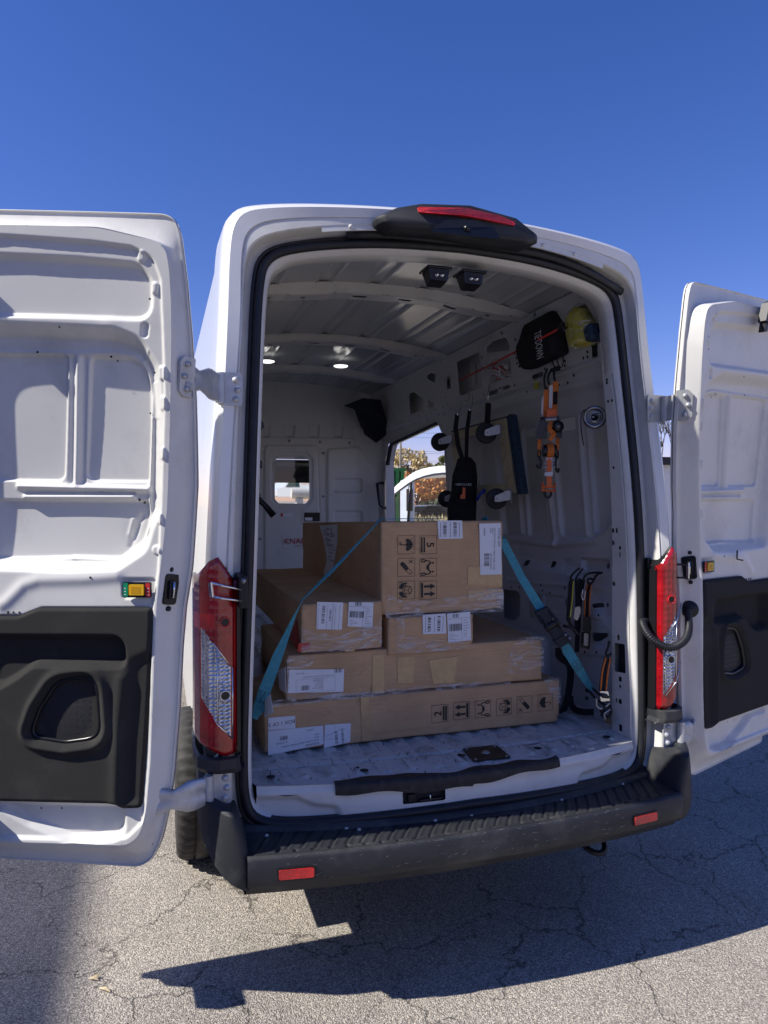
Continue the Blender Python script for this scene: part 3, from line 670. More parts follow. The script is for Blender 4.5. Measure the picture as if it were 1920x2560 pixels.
    t = b.build('trim_panel', door)
    # speaker grille
    b = MB(); spr = rpoly(spk, .02, 5)
    us = [p[0] for p in spr]; vs = [p[1] for p in spr]; h = HF(min(us), max(us), min(vs), max(vs), .003)
    h.outline(rpoly(shr(spk, .93), .02, 5)); h.H += .004-.5*((h.U-np.mean(us))**2+(h.V-np.mean(vs))**2); h.H += .0012*np.cos(h.U*900)*np.cos(h.V*900)
    h.mesh(lambda u, v, hh_: fn(u, v, hh_-.008), b, M['mesh'])
    k = rpoly(shr(spk, .97), .02, 5); b.tube([f1(p[0], p[1], .0) for p in k], .0075, M['gloss'], 8, closed=True)
    b.build('speaker_grille', door)
    # lock indicator: green, amber, red
    q = U(A2,(740,422),(910,422),(910,512),(740,512)); u0 = min(p[0] for p in q); u1 = max(p[0] for p in q); v0 = min(p[1] for p in q); v1 = max(p[1] for p in q)
    b = MB(); b.prism(rpoly([(u0,v0),(u1,v0),(u1,v1),(u0,v1)], .006, 3), f1, -.004, .004, M['gloss'])
    w_ = u1-u0; e = .003
    b.prism([(u1-e,v0+e),(u1-w_*.19,v0+e),(u1-w_*.19,v1-e),(u1-e,v1-e)], f1, .004, .0052, M['green_l'])
    b.prism([(u0+e,v0+e),(u0+w_*.19,v0+e),(u0+w_*.19,v1-e),(u0+e,v1-e)], f1, .004, .0052, M['red_l'])
    b.prism(rpoly([(u0+w_*.23,v0+.008),(u0+w_*.75,v0+.008),(u0+w_*.75,v1-.007),(u0+w_*.23,v1-.007)], .003, 3), f1, .004, .011, M['amber'])
    b.prism(rpoly([(u0+w_*.33,v0+.012),(u0+w_*.66,v0+.012),(u0+w_*.66,v1-.014),(u0+w_*.33,v1-.014)], .002, 3), f1, .011, .0115, nmat('amber inner', (.55,.28,.01), .4))
    b.build('lock_indicator', door)
    ik = Ink(lambda u, v: f1(u, v, .0056), M['label'])
    sg = -1
    for cu_ in (u1-w_*.095, u0+w_*.095):
        if cu_ < (u0+u1)/2: ik.build('lock_print', door); ik = Ink(lambda u, v: f1(u, v, .0056), M['label'])
        for j in range(3): ik.at(cu_, v0+.009+j*.010).poly([(-.003,-.001),(.003,-.001),(.003,.0015),(-.003,.0015)])
    ik.build('lock_print', door)
    # latch holder and oval plug on the slanted hinge-side wall
    fe = lambda t_, v, o: f1(-.004-.040*t_-.008+o*.93-.02*0, v, -.012-.05*t_+o*.35)
    # wall frame: along z and along depth; outward normal away from the door
    wn_ = Vector((-d[0]*.83, -d[1]*.83, 0))+Vector((n[0]*.30, n[1]*.30, 0)); wn_.normalize(); wt = Vector((-d[0]*.42-n[0]*.9, -d[1]*.42-n[1]*.9, 0)).normalized()
    def wall(t_, v, o):
        c = Vector(f1(0.0, v, 0.0)) ; iu = float(np.interp(v, [.6,1.0,1.5,2.2,2.5], [wu(.6),wu(1.0),wu(1.5),wu(2.2),wu(2.5)]))
        c = Vector(f1(iu, v, -.006)); return tuple(c+wt*t_+wn_*o)
    def wu(v):
        a = np.array(INr); a = a[a[:,0] < DW*.4]; return float(a[np.argmin(abs(a[:,1]-v))][0])
    zz = PD(444, 1474, AL, dL, nL, -.04)[1]
    b = MB(); b.prism(rpoly([(.008,zz-.045),(.06,zz-.052),(.072,zz+.045),(.012,zz+.055)], .012, 4), wall, -.004, .012, M['gloss'])
    b.prism(rpoly([(.022,zz-.03),(.05,zz-.03),(.05,zz+.03),(.022,zz+.03)], .006, 4), wall, .012, .020, M['black_metal'])
    b.tube([wall(.035, zz-.026, .024), wall(.035, zz+.026, .024)], .004, M['chrome'], 8)
    for dz in (-.062,.066): b.lathe([(0,.012),(.008,.010),(.009,0)], wall(.035, zz+dz, .001), wn_, M['gloss'], 12)
    b.build('strap_latch', door)
    zz = PD(428, 1595, AL, dL, nL, -.03)[1]
    if side < 0:
        b = MB(); b.prism([(.026+.017*math.cos(i*.3142), zz+.031*math.sin(i*.3142)) for i in range(20)], wall, -.002, .002, M['rubber']); b.build('edge_plug', door)
    # drain slots
    b = MB(); q = U(A2,(850,2045),(868,2045),(868,2062),(850,2062)); q = [(p[0]-.0, p[1]) for p in q]; b.prism(q, lambda u, v, o: f1(u, v, -.071+o), 0, .002, M['dark'])
    b.build('drain_slot', door)
    return door, f1, wall, wn_, wt, fn
doorL, fL, wallL, wnL, wtL, _ = build_door(-1, AL, dL, nL, 'rear_door')
aR = R(20); dR = (math.cos(aR), math.sin(aR)); nR = (math.sin(aR), -math.cos(aR))
_p = P(1731, 1250, Y=-.13); AR = (_p[0], _p[1])
doorR, fR, wallR, wnR, wtR, _ = build_door(1, AR, dR, nR, 'rear_door')
# lower black guard on the outer corner of the right door
b = MB()
for z0_, z1_ in ((.50,.86),):
    pts = [fR(-.062+.10*max(0,(.66-z)/.16)**1.6, z, -.105) for z in np.linspace(z1_, z0_, 12)]
    b.tube(pts, [.012]+[.020]*9+[.016,.010], M['plastic'], 10)
b.build('corner_guard', doorR)
# top bolt bracket at the free edge of the right door
bk = PD(1905, 790, AR, dR, nR, .02)
b = MB(); f_ = lambda u, v, o: fR(bk[0]+u, bk[1]+v, .02+o)
b.prism([(-.02,-.03),(.0,.05),(.05,.07),(.09,.06),(.09,-.02),(.02,-.04)], f_, 0, .035, M['black_metal'])
b.prism([(.0,.06),(.06,.085),(.06,.05),(.02,.03)], f_, .035, .05, M['galv']); b.prism([(-.012,-.075),(.014,-.07),(.016,-.03),(-.01,-.03)], f_, .004, .03, M['black_metal'])
b.build('bracket_or_shadow_block', doorR)
b = MB(); q = PD(1837, 1386, AR, dR, nR, 0); b.tube([fR(q[0], q[1]+.018, .004), fR(q[0], q[1]-.022, .004), fR(q[0]+.003, q[1]-.026, .03)], .0035, M['rubber'], 8); b.build('lock_button', doorR)

# --- hinges: body leaf, barrel, arm, door leaf
def hinge(side, z, wall, wn_):
    sx = side; x0 = (.935 if z < 1.5 else .888)*sx; yb = -.086+L(z)
    root_c = Vector((x0, yb, z))
    ho = .014 if z < 1.5 else .002; dc = Vector(wall(.050, z, .006+ho)); 
    b = MB(); fb = lambda u, v, o: (x0+sx*u, yb-o, z+v)
    b.prism(rpoly([(-.04,-.058),(.045,-.058),(.045,.058),(-.04,.058)], .012, 4), fb, .0, .008, M['galv'])
    for u, v in ((-.018,.032),(-.024,-.002),(-.018,-.036)): b.lathe([(0,.010),(.009,.009),(.011,.002),(.013,0)], fb(u, v, .008), (0,-1,0), M['galv'], 10)
    bar = Vector((x0+sx*.038, yb-.022, z)); b.cyl(bar+Vector((0,0,-.052)), bar+Vector((0,0,.052)), .016, M['galv'], 16)
    # arm as a shaped, bulging strip from barrel to door leaf
    rows = []
    for i in range(9):
        t = i/8; p = bar.lerp(dc, t); wv = .048-.016*math.exp(-((t-.62)/.16)**2)+.006*math.exp(-((t-.3)/.2)**2)
        bow = -.022*math.sin(t*math.pi); rows.append([(p.x, p.y+bow+.004, p.z+wv), (p.x, p.y+bow-.006, p.z+wv-.006), (p.x, p.y+bow-.004, p.z+.014), (p.x, p.y+bow+.006*math.sin(t*9), p.z), (p.x, p.y+bow-.004, p.z-.014), (p.x, p.y+bow-.006, p.z-wv+.006), (p.x, p.y+bow+.004, p.z-wv), (p.x, p.y+bow+.012, p.z)])
    b.loft(rows, M['galv'], True, True)
    fd = lambda u, v, o: wall(.050+u, z+v, o+ho)
    b.prism(rpoly([(-.030,-.045),(-.012,-.062),(.030,-.062),(.034,.062),(-.012,.062),(-.030,.045)], .008, 4), fd, .001, .010, M['galv'])
    for u, v in ((-.002,.038),(-.014,0),(-.002,-.038)): b.lathe([(0,.010),(.009,.009),(.010,.0),], fd(u, v, .010), wn_, M['galv'], 8)
    b.build('door_hinge', van)
for s_, w_, wnx in ((-1, wallL, wnL), (1, wallR, wnR)):
    for z_ in (2.144, .764): hinge(s_, z_, w_, wnx)

# --- check straps
b = MB()     # left: black bracket by the seal with an open chrome link
c = P(600, 1475, Y=-.02); cx, cz = c[0], c[2]
b.box(cx-.016, cx+.016, -.135, .0, cz-.05, cz+.062, M['black_metal'], .006)
b.lathe([(0,.006),(.007,.005),(.009,0)], (cx, -.136, cz+.045), (0,-1,0), M['steel'], 10)
yl = -.16
e0 = P(526, 1457, Y=yl); e1 = P(530, 1492, Y=yl)
b.tube([(cx, -.13, cz+.012), (e0[0], yl, e0[2])], .0042, M['chrome'], 8); b.tube([(cx, -.13, cz-.026), (e1[0], yl, e1[2])], .0042, M['chrome'], 8)
b.cyl(e0, e1, .008, M['chrome'], 12); b.build('check_strap', van)
b = MB()     # right: two rods from jamb to the door latch
z_ = 1.452; j = Vector((.885, -.01, z_))
b.box(.86, .925, -.03, .0, z_-.055, z_+.055, M['black_metal'], .008); b.cyl((.885,-.045,z_-.045), (.885,-.045,z_+.045), .016, M['black_metal'], 14)
e = Vector(wallR(.04, z_, .03))
for dz in (-.028,.028): b.tube([(.885,-.04,z_+dz*1.0), (e.x, e.y, z_+dz)], .0045, M['black_metal'], 8)
b.cyl((e.x, e.y, z_-.032), (e.x, e.y, z_+.032), .006, M['chrome'], 12); b.build('check_strap', van)
# --- wiring conduit on the right
p0 = P(1600, 1540, Y=0.); p3 = Vector(wallR(.045, 1.285, .0)); p0 = Vector((.862, -.02, 1.235))
pa = P(1655, 1622, Y=-.09); pb = P(1700, 1618, Y=-.14)
pm = P(*crop(1500,1340,.2983)(480,900), Y=-.125); pa = P(*crop(1500,1340,.2983)(600,948), Y=-.15); pb = P(*crop(1500,1340,.2983)(720,880), Y=-.16)
ctl = [p0, P(*crop(1500,1340,.2983)(345,720), Y=-.05), P(*crop(1500,1340,.2983)(400,830), Y=-.10), Vector(pm), Vector(pa), Vector(pb), (Vector(pb)+p3)/2+Vector((.01,0,-.015)), p3+wnR*.035]
def bez(ctl, n):
    p = [Vector(q) for q in ctl]
    for _ in range(3): p = [p[0]]+[q for a, c in zip(p[:-1], p[1:]) for q in (a*.75+c*.25, a*.25+c*.75)]+[p[-1]]
    Ls = [0]
    for a, c in zip(p[:-1], p[1:]): Ls.append(Ls[-1]+(c-a).length)
    out = []; k = 0
    for i in range(n):
        t = Ls[-1]*i/(n-1)
        while k < len(Ls)-2 and Ls[k+1] < t: k += 1
        out.append(p[k].lerp(p[k+1], (t-Ls[k])/max(1e-9, Ls[k+1]-Ls[k])))
    return out
pts = bez(ctl, 150); b = MB(); b.tube(pts, [.0145+.0022*(1 if i % 3 else -1) for i in range(150)], M['rubber'], 12)
b.lathe([(.0,.02),(.020,.02),(.024,.012),(.036,.008),(.040,0)], p3-wnR*.002, wnR, M['rubber'], 24); b.build('wiring_conduit', van)

# --- tail lamps
def taillamp(sx):
    # outline on the rear (u = distance outwards, z) taken from the left lamp; body wraps round the corner
    cols = [(.870,-.078),(.880,-.098),(.900,-.106),(.94,-.110),(.966,-.104),(.990,-.080),(1.002,-.01),(1.004,.08)]
    nz = 70; zs = np.linspace(.868, 1.565, nz)
    def top(u): return np.interp(u, [.87,.895,.94,.965,1.0], [1.475,1.505,1.560,1.545,1.49])
    def bot(u): return np.interp(u, [.87,.92,.95,1.0], [.872,.872,.890,.925])
    NU = 60; uu = np.linspace(0, 1, NU); cl = np.array(cols); Ls = np.r_[0, np.cumsum(np.hypot(*(cl[1:]-cl[:-1]).T))]/np.sum(np.hypot(*(cl[1:]-cl[:-1]).T))
    def pt(s_, t_, o=0.):
        u = np.interp(s_, Ls, cl[:,0]); y = np.interp(s_, Ls, cl[:,1]); z0, z1 = bot(u), top(u); z = z0+(z1-z0)*t_
        e = .012*(1-min(1, min(t_, 1-t_)/.025))
        if u < .94: u = .94-(.94-u)*.82
        u = u if u < .94 else .94+(u-.94)*(.75 if sx > 0 else 1.2)
        if sx > 0: u -= .012
        return (sx*(u+o*.5), y-o*.8+e, z)
    b = MB(); H_ = 90
    grid = [[pt(s_, t_) for t_ in np.linspace(0, 1, H_)] for s_ in uu]
    vs = [p for r_ in grid for p in r_]; F = {'lens': [], 'clear': [], 'lensb': []}
    for i in range(NU-1):
        for k in range(H_-1):
            u = np.interp((uu[i]+uu[i+1])/2, Ls, cl[:,0]); z = vs[i*H_+k][2]
            hi = np.interp(u, [.892,.945,.985], [1.175,1.245,1.32]); lo = np.interp(u, [.892,.945,.985], [.935,.99,1.07])
            key = 'clear' if (u > .890 and u < .988 and lo < z < hi and uu[i] < .80) else 'lens'
            if key == 'lens' and u > .95 and 1.31 < z < 1.365: key = 'lensb'
            F[key].append((i*H_+k, (i+1)*H_+k, (i+1)*H_+k+1, i*H_+k+1))
    me = MB(); me.add(vs, F['lens'], M['lens'], True); me.add(vs, F['lensb'], M['lensb'], True)
    # closing sides (thickness towards the body)
    back = [(sx*.872, -.0, 0)]
    inn = [grid[0][k] for k in range(0, H_, 6)]+[grid[0][-1]]
    me.loft([inn, [(sx*.869, -.066, p[2]) for p in inn]], M['lens'], closed=False, smooth=False); me.loft([[(sx*.869, -.066, p[2]) for p in inn], [(sx*.866, -.005, p[2]) for p in inn]], M['gloss'], closed=False, smooth=False)
    tp = [grid[i][-1] for i in range(NU)]; me.loft([tp, [(p[0]*.985, p[1]+.07, p[2]-.004) for p in tp]], M['gloss'], closed=False, smooth=False)
    tp = [grid[i][0] for i in range(NU)]; me.loft([tp, [(p[0]*.985, p[1]+.07, p[2]) for p in tp]], M['gloss'], closed=False, smooth=False)
    lamp = me.build('tail_lamp', van, True)
    cb = MB(); cb.add(vs, F['clear'], M['clear'], True); cb.build('reversing_lens', lamp, False)
    # lamp bezels: bulb rings and divider
    rb = MB()
    def surf(u, z, o): 
        y = np.interp(u, cl[:,0], cl[:,1]); return (sx*u, y-o, z)
    for z_, r_, m_ in ((1.338,.016,'lensb'), (1.085,.017,'chrome')):
        rb.tube([surf(.917+r_*math.cos(a*.3927), z_+r_*math.sin(a*.3927), .004) for a in range(16)], .0025, M[m_], 6, closed=True)
        rb.prism([(.917+r_*.8*math.cos(a*.3927), z_+r_*.8*math.sin(a*.3927)) for a in range(16)], lambda u, v, o: surf(u, v, o), .001, .002, M['gloss'])
    for q in (((.892,1.178),(.943,1.246),(.985,1.318)), ((.892,.932),(.943,.988),(.985,1.068)), ((.892,.932),(.892,1.178)), ((.943,.992),(.943,1.244))):
        rb.tube([surf(u, z, .003) for u, z in q], .0022, M['chrome'], 6)
    rb.build('lamp_bezel', lamp)
    # black inner jamb plate beside the lamp, with recess and white strip
    jb = MB(); f_ = lambda u, v, o: (sx*(.862+u), -.004-o+(.0), v)
    jb.prism([(-.0,.868),(.012,.868),(.012,1.46),(0,1.46)], f_, -.002, .074, M['gloss'])
    jb.prism([(-.028,.868),(.0,.868),(.0,1.43),(-.028,1.43)], lambda u, v, o: (sx*(.875+u), -.006-o, v), 0, .003, M['plastic'])
    jb.box(*sorted((sx*.852, sx*.870)), -.014, -.006, 1.0, 1.20, M['paint'], .004)
    for z_ in (.925,1.235,1.335): jb.lathe([(0,.005),(.012,.004),(.017,0)], (sx*.858, -.010, z_), (0,-1,0), M['gloss'], 16)
    jb.build('lamp_jamb', van)
taillamp(-1); taillamp(1)
# --- plastic caps below the lamps
for sx in (-1, 1):
    b = MB(); cr = [(.862,-.035),(.866,-.100),(.885,-.120),(.935,-.122),(.975,-.110),(1.008,-.07),(1.018,.03),(1.012,.30)]
    q = rpoly(cr, .02, 3)[2:-2]; q = [cr[0]]+q+[cr[-1]]
    b.loft([[(sx*(x-.008), y+.02, .872) for x, y in q], [(sx*x, y, .868) for x, y in q], [(sx*(x+.002), y-.002, .835) for x, y in q], [(sx*(x-.006), y+.006, .818) for x, y in q], [(sx*(x-.02), y+.03, .816) for x, y in q]], M['plastic'], closed=False, smooth=False)
    b.build('lamp_shelf', van)

# --- bumper
b = MB()
def by(x): a = min(abs(x), .86); return -.318+.065*(a/.85)**2.2
prof = []
NB = 60; xs = np.linspace(-.86, .86, NB)
h = HF(-.86, .86, 0, 1, .006); 
hb = HF(-.86, .86, 0., .24, .004)
def stepfn(u, v, hh_):
    yb = -.318+.065*(np.minimum(np.abs(u),.86)/.85)**2.2; t = v/.24; y0 = bowy(u)-.046
    return u, y0+(yb+.012-y0)*t, .578+hh_+.0*u
hb.rec([(-.84,.195),(.84,.195),(.84,.3),(-.84,.3)], -.007, .020, 0)
for i in range(33):
    x = -.80+i*.050
    hb.line([(x+.030,.004),(x+.012,.06),(x-.012,.13),(x-.030,.19)], -.0065, .0045); hb.line([(x+.042,.004),(x+.024,.06),(x,.13),(x-.018,.19)], .003, .006)
for i in range(27):
    x = -.76+i*.0585; hb.rec([(x,.192),(x+.013,.192),(x+.005,.228),(x-.008,.228)], .008, .005, .006)
hb.mesh(stepfn, b, M['plastic'])
rr = []
for (dy, z) in ((.012,.584),(.002,.580),(-.004,.570),(-.004,.505),(-.001,.485),(.012,.478),(.03,.474),(.045,.440),(.10,.410),(.22,.405)):
    rr.append([(x*(1-.0*dy), by(x)+dy, z) for x in xs])
b.loft(rr, M['plastic'], closed=False)
b.loft([[(x, -.048+float(bowy(x)), .578) for x in xs], [(x, -.044+float(bowy(x)), .594) for x in xs], [(x, .01+float(bowy(x)), .594) for x in xs]], M['plastic'], closed=False)
bump = b.build('rear_bumper', van)
for sx in (-1, 1):
    b = MB()
    # corner piece: section in plan from inner wall round the corner and forward along the side, swept in height
    def sec(z):
        f_ = np.interp(z, [.40,.48,.58,.70,.76], [-.03,0,0,-.012,-.03]); 
        inn_ = np.interp(z, [.40,.57,.60,.74], [.845,.842,.85,.895])
        return [(inn_, -.04), (inn_, -.13), (inn_+.002, -.225-f_*.3), (inn_+.022, -.248-f_), (.93, -.225-f_), (.985+f_*.3, -.16-f_), (1.02+f_*.6, -.06), (1.030+f_, .10), (1.030+f_, .34), (1.025+f_, .62)]
    def z_top(i): return [.69,.70,.71,.718,.722,.728,.75,.82,.86,.88][i]
    rows = []
    for t in (0,.12,.3,.62,.9,.97,1):
        row = []
        for i in range(10):
            zt_ = z_top(i); z0_ = [.452,.455,.46,.468,.502,.58,.67,.74,.76,.78][i]
            z = z0_+(zt_-z0_)*t; p = sec(min(z,.76))[i]; row.append((p[0], p[1], z))
        q = np.array(row); m_ = []
        for a, c in zip(q[:-1], q[1:]): m_ += [a, a*.5+c*.5]
        m_.append(q[-1]); q = np.array(m_); q[1:-1] = (q[:-2]+q[1:-1]*2+q[2:])/4
        rows.append([(sx*p[0], p[1], p[2]) for p in q])
    last = rows[-1]; rows.append([(sx*(abs(p[0])*.6+.94*.4), min(p[1]*.55, .62), p[2]+.004) for p in last])
    b.loft(rows, M['plastic'], closed=False, smooth=True)
    b.build('bumper_corner', van)
def refl(px, py, w_, sx):
    c = P(px, py, Y=by(.70)-.006); b = MB(); z = .524
    f_ = lambda u, v, o: (c[0]+u, by(c[0]+u)-.005-o, z+v)
    b.prism(rpoly([(-w_,-.021),(w_,-.021),(w_,.021),(-w_,.021)], .008, 4), f_, 0, .003, M['gloss']); b.build('reflector_frame', bump)
    b = MB(); b.prism(rpoly([(-w_+.005,-.016),(w_-.005,-.016),(w_-.005,.016),(-w_+.005,.016)], .006, 4), f_, .003, .006, M['lensb']); b.build('rear_reflector', bump)
refl(741, 2185, .062, -1); refl(1612, 2043, .062, 1)
b = MB(); q = P(1478, 2122, Y=-.06); b.tube(bez([(q[0]-.05, .10, .40), (q[0]-.04,-.05,.33), (q[0]-.01,-.12,.315), (q[0]+.05,-.10,.32), (q[0]+.06,-.02,.36), (q[0]+.06,.1,.40)], 30), .012, M['black_metal'], 10); b.build('tow_hook', van)
for x, s_ in ((B3(632,773)),(B3(1092,708)),(B3(1180,738)),(B4(184,620)),(B4(380,594)),(B4(856,498)),(B4(1212,430))): 
    p = P(x, s_, Z=.585); b = MB(); b.lathe([(0,.006),(.006,.005),(.007,0)], (p[0], min(p[1], -.045+float(bowy(p[0]))), .580), (0,0,1), M['tube'], 10); b.build('bumper_clip', bump)

# --- sill and floor
h = HF(-.80, .80, 0, .15, .005)   # v: down the sill face
h.rec([(-.80,.045),(-.66,.045),(-.60,.075),(-.52,.085),(-.50,.13),(-.9,.13)], .02, .03, .02); h.rec([(.80,.045),(.68,.045),(.62,.075),(.5,.085),(.48,.13),(.9,.13)], .02, .03, .02)
h.line([(-.5,.05),(.5,.05)], -.004, .02)
lx = P(1072, 1985, Y=-.14)[0]; h.hole([(lx-.095,.045),(lx+.07,.045),(lx+.07,.09),(lx-.095,.09)], .004)
def sillf(u, v, hh_): 
    t = np.clip(v/.03, 0, 1); return u*(1-.0*v), .012-.012*sstep(t)-hh_*1.0+bowy(u), .722-v
b = MB(); h.mesh(sillf, b, M['inner']); sill = b.build('rear_sill', van)
b = MB(); b.box(lx-.10, lx+.08, -.11, -.09, .60, .70, M['dark']); b.box(lx-.075, lx-.045, -.125, -.11, .635, .665, M['black_metal'], .003); b.box(lx-.03, lx+.06, -.128, -.11, .632, .642, M['black_metal'], .004); b.tube([(lx+.01,-.134,.64),(lx+.01,-.12,.668)], .003, M['chrome'], 8)
b.build('latch_striker', sill)
h = HF(-.90, .90, -.145, 3.95, .007)
h.outline([(x, float(bowy(x))+.006) for x in np.linspace(-.80,.80,40)]+[(.83,.1),(.9,.3),(.9,3.95),(-.9,3.95),(-.9,.3),(-.83,.1)])
for i in range(15):
    x = -.72+i*.103
    y_ = float(bowy(x))
    h.rec([(x-.016,.055+y_*.75),(x+.016,.055+y_*.75),(x+.016,.115+y_*.3),(x-.016,.115+y_*.3)], -.007, .010, .014)
    h.rec([(x-.022,.20),(x+.022,.20),(x+.022,3.9),(x-.022,3.9)], .010, .012, .012)
h.line([(-.9,.15),(-.4,.11),(0,.10),(.4,.10),(.9,.14)], -.010, .006)
for x, y in ((B3(655,443)),(B3(1170,390)),(B3(1210,405)),(B4(335,290)),(B4(752,242)),(B4(1128,188))):
    p = P(x, y, Z=.722); h.chole(p[0], max(.03+float(bowy(p[0])), p[1]), .017 if (x, y) != B3(1170,390) else .008)
h.H *= 1
b = MB(); h.mesh(lambda u, v, hh_: (u, v, .722+hh_), b, M['floor'])
b.add([(-.7,-.06,.69),(.7,-.06,.69),(.95,.1,.69),(.95,4,.69),(-.95,4,.69),(-.95,.1,.69)], [(0,1,2,3,4,5)], M['dark'])
floor = b.build('cargo_floor', van, False)
# tread strip stuck over the sill edge
h = HF(-.527, .385, -.075, .055, .006); h.H += .0012*np.sin(h.U*37)*np.sin(h.V*50)
h.sd = np.maximum(h.sd, (h.V-(.030+.012*np.sin(h.U*13)+.008*np.sin(h.U*31+1)+.02*np.exp(-((h.U+.25)/.05)**2))))
h.sd = np.maximum(h.sd, -(h.V-(-.048-.008*np.sin(h.U*7+2)-.006*np.sin(h.U*23)+.010*(h.U > -.0))))
def stripf(u, v, hh_): 
    return u, np.where(v > 0, v+.002, .002-.003), np.where(v > 0, .7265+hh_, .7265+v)
b = MB(); h.mesh(lambda u, v, hh_: (u, bowy(u)+np.where(v > -.006, v+.004, -.004-.004*np.minimum(1,(-v-.006)/.02)), np.where(v > 0, .7275+hh_, .7275+v*.98)), b, M['stain'])
ts = b.build('tread_strip', floor)
for p_ in ts.data.polygons: p_.use_smooth = False
# black anchor plate on the floor
q = [P(*B4(x, y), Z=.722) for x, y in ((340,252),(525,232),(608,300),(400,322))]
cx_, cy_ = sum(p[0] for p in q)/4, sum(p[1] for p in q)/4
b = MB(); b.prism(rpoly([(p[0], p[1]) for p in q], .012, 4), lambda u, v, o: (u, v, .726+o), 0, .004, M['black_metal'])
b.lathe([(0,.006),(.012,.006),(.014,.002),(.018,.0)], (cx_, cy_, .730), (0,0,1), M['steel'], 16)
for p in q: b.lathe([(0,.003),(.005,.002),(.006,0)], (cx_+(p[0]-cx_)*.82, cy_+(p[1]-cy_)*.8, .730), (0,0,1), M['steel'], 10)
b.build('anchor_plate', floor)

# --- right cargo wall
ZR = [0,.72,1.0,2.34,2.385,2.40,2.42,2.74,3.0]; XR = [.885,.885,.875,.870,.864,.845,.84,.755,.68]
def xw(z): return np.interp(z, ZR, XR)
def W(f, *pts, X=.868):
    out = []
    for p in pts:
        x = X
        for _ in range(4): a = P(*f(p[0], p[1]), X=x); x = float(xw(a[2])) if X == .868 else X
        out.append((a[1], a[2]) if len(p) < 3 else (a[1], a[2], p[2]))
    return out
h = HF(.15, 3.95, .70, 2.745, .0055)
slide = W(A4,(330,1555),(300,1290,.05),(268,1175,.08),(200,1180),(0,1262))+W(A5,(895,260,.1),(880,420),(905,730))
sl = slide[:4]; zf = 2.30
SL = [(2.17,.60),(2.20,1.75),(2.27,2.22,.07),(2.40,2.345,.07),(3.60,2.265,.10),(3.70,2.10,.08),(3.71,.60)]
h.hole(rpoly([(p[0],p[1],p[2] if len(p)>2 else .02) for p in SL], .02, 5), 0)
h.edge([(p[0],p[1]) for p in SL], .010, .02, .06)
# upper cut-outs
cuts = [W(A4,(365,792),(510,722),(528,950),(385,1012)), W(A4,(556,702),(600,655),(680,632),(706,680),(708,715),(560,732)), W(A4,(545,840),(600,772),(712,770),(716,880),(580,932)),
        W(A4,(840,560),(1005,455),(1045,520),(1055,740),(825,842),(790,700)), W(A4,(1105,460),(1195,410),(1262,520),(1265,640),(1125,705)),
        W(A4,(170,880),(200,862),(225,870),(222,922),(175,900)), W(A4,(57,1000),(85,985),(148,1030),(150,1100),(65,1132)), W(A4,(176,1032),(217,1056),(214,1085),(178,1088))]
for q in cuts: h.hole(q, .018); h.edge(q, -.004, .012, .018)
for q in (W(A4,(855,878),(925,850),(928,880),(860,908)), W(A4,(578,978),(635,965),(637,990),(580,1012)), W(A4,(665,948),(710,935),(712,960),(668,978)), W(A4,(302,890),(325,885),(330,960),(305,970)), W(A4,(1242,680),(1280,662),(1282,755),(1245,765)), W(A4,(868,470),(880,468),(880,498),(868,500)), W(A4,(654,590),(664,588),(664,612),(655,614)), W(A4,(506,675),(514,672),(515,695),(507,697))):
    h.hole(q, .006)
for x, y in ((1190,765),(1216,725),(1216,758),(1070,785),(1070,815),(1080,690),(773,820),(940,835),(760,800),(748,645),(745,735),(650,960),(755,765),(745,940),(660,905),(530,760),(535,830),(545,1000),(430,1040),(822,985),(405,1065),(1128,878),(1088,925),(310,1065),(295,1020),(280,1085),(332,1090),(285,1130),(250,1130),(230,1100),(202,1120),(170,1140),(120,1140),(180,1170),(65,1170),(90,1190),(20,1180)):
    q = W(A4, (x, y))[0]; h.chole(q[0], q[1], .008 if y < 900 else .007)
# ledge line and belt details
h.line(W(A4,(1290,782),(960,900),(640,1010),(350,1100)), .010, .012); h.line(W(A4,(1290,800),(960,925),(640,1035),(350,1120)), -.006, .010)
# pressed lower panels
h.rec([(.15,1.10)]+[(.15,2.22,.1),(.35,2.31,.08),(2.0,2.31,.12),(2.05,2.1,.1),(2.05,1.40,.05),(.6,1.39)], .030, .05, .06)
pan = [W(A6,(1178,70,.03),(1330,60,.02),(1345,800),(1300,860),(1232,872,.03)), W(A6,(942,130,.04),(1100,92,.04),(1165,885,.02),(1015,888,.03)), W(A6,(757,190,.04),(855,160,.04),(935,880,.03),(805,885,.03)),
       W(A6,(595,250,.04),(700,200,.04),(752,870,.03),(650,872,.03)), W(A6,(475,290,.05),(540,260,.05),(610,870,.03),(520,870,.03))]
for q in pan: h.rec(q, .020, .012, .03); h.edge(q, .005, .012, .03)
for q in (W(A6,(1135,110),(1190,870)), W(A6,(940,560),(985,930)), W(A6,(720,200),(770,860)), W(A6,(590,260),(640,860))): h.line(q, .018, .016)
h.line(W(A6,(700,905),(950,940),(1235,915),(1340,820)), .016, .014); h.line(W(A6,(950,940),(985,945),(1000,760)), .006, .012)
for x in (810, 970): 
    y = 1058 if x == 810 else 1066
    q = W(A6,(x-14,y-20),(x+14,y-20),(x+14,y+20),(x-14,y+20)); h.hole(q, .012); h.edge(q, .003, .008, .012)
h.rec(W(A6,(1030,1035),(1085,1035),(1085,1100),(1030,1100)), .005, .008, .02)
hook_hole = W(A6,(1142,1030),(1318,1040),(1320,1112),(1145,1108)); h.rec(hook_hole, .030, .012, .012); 
h.hole(W(A6,(1270,1062),(1315,1062),(1318,1098),(1272,1095)), .01)
h.line(W(A6,(700,1165),(900,1190),(1090,1200),(1330,1230)), .008, .01)
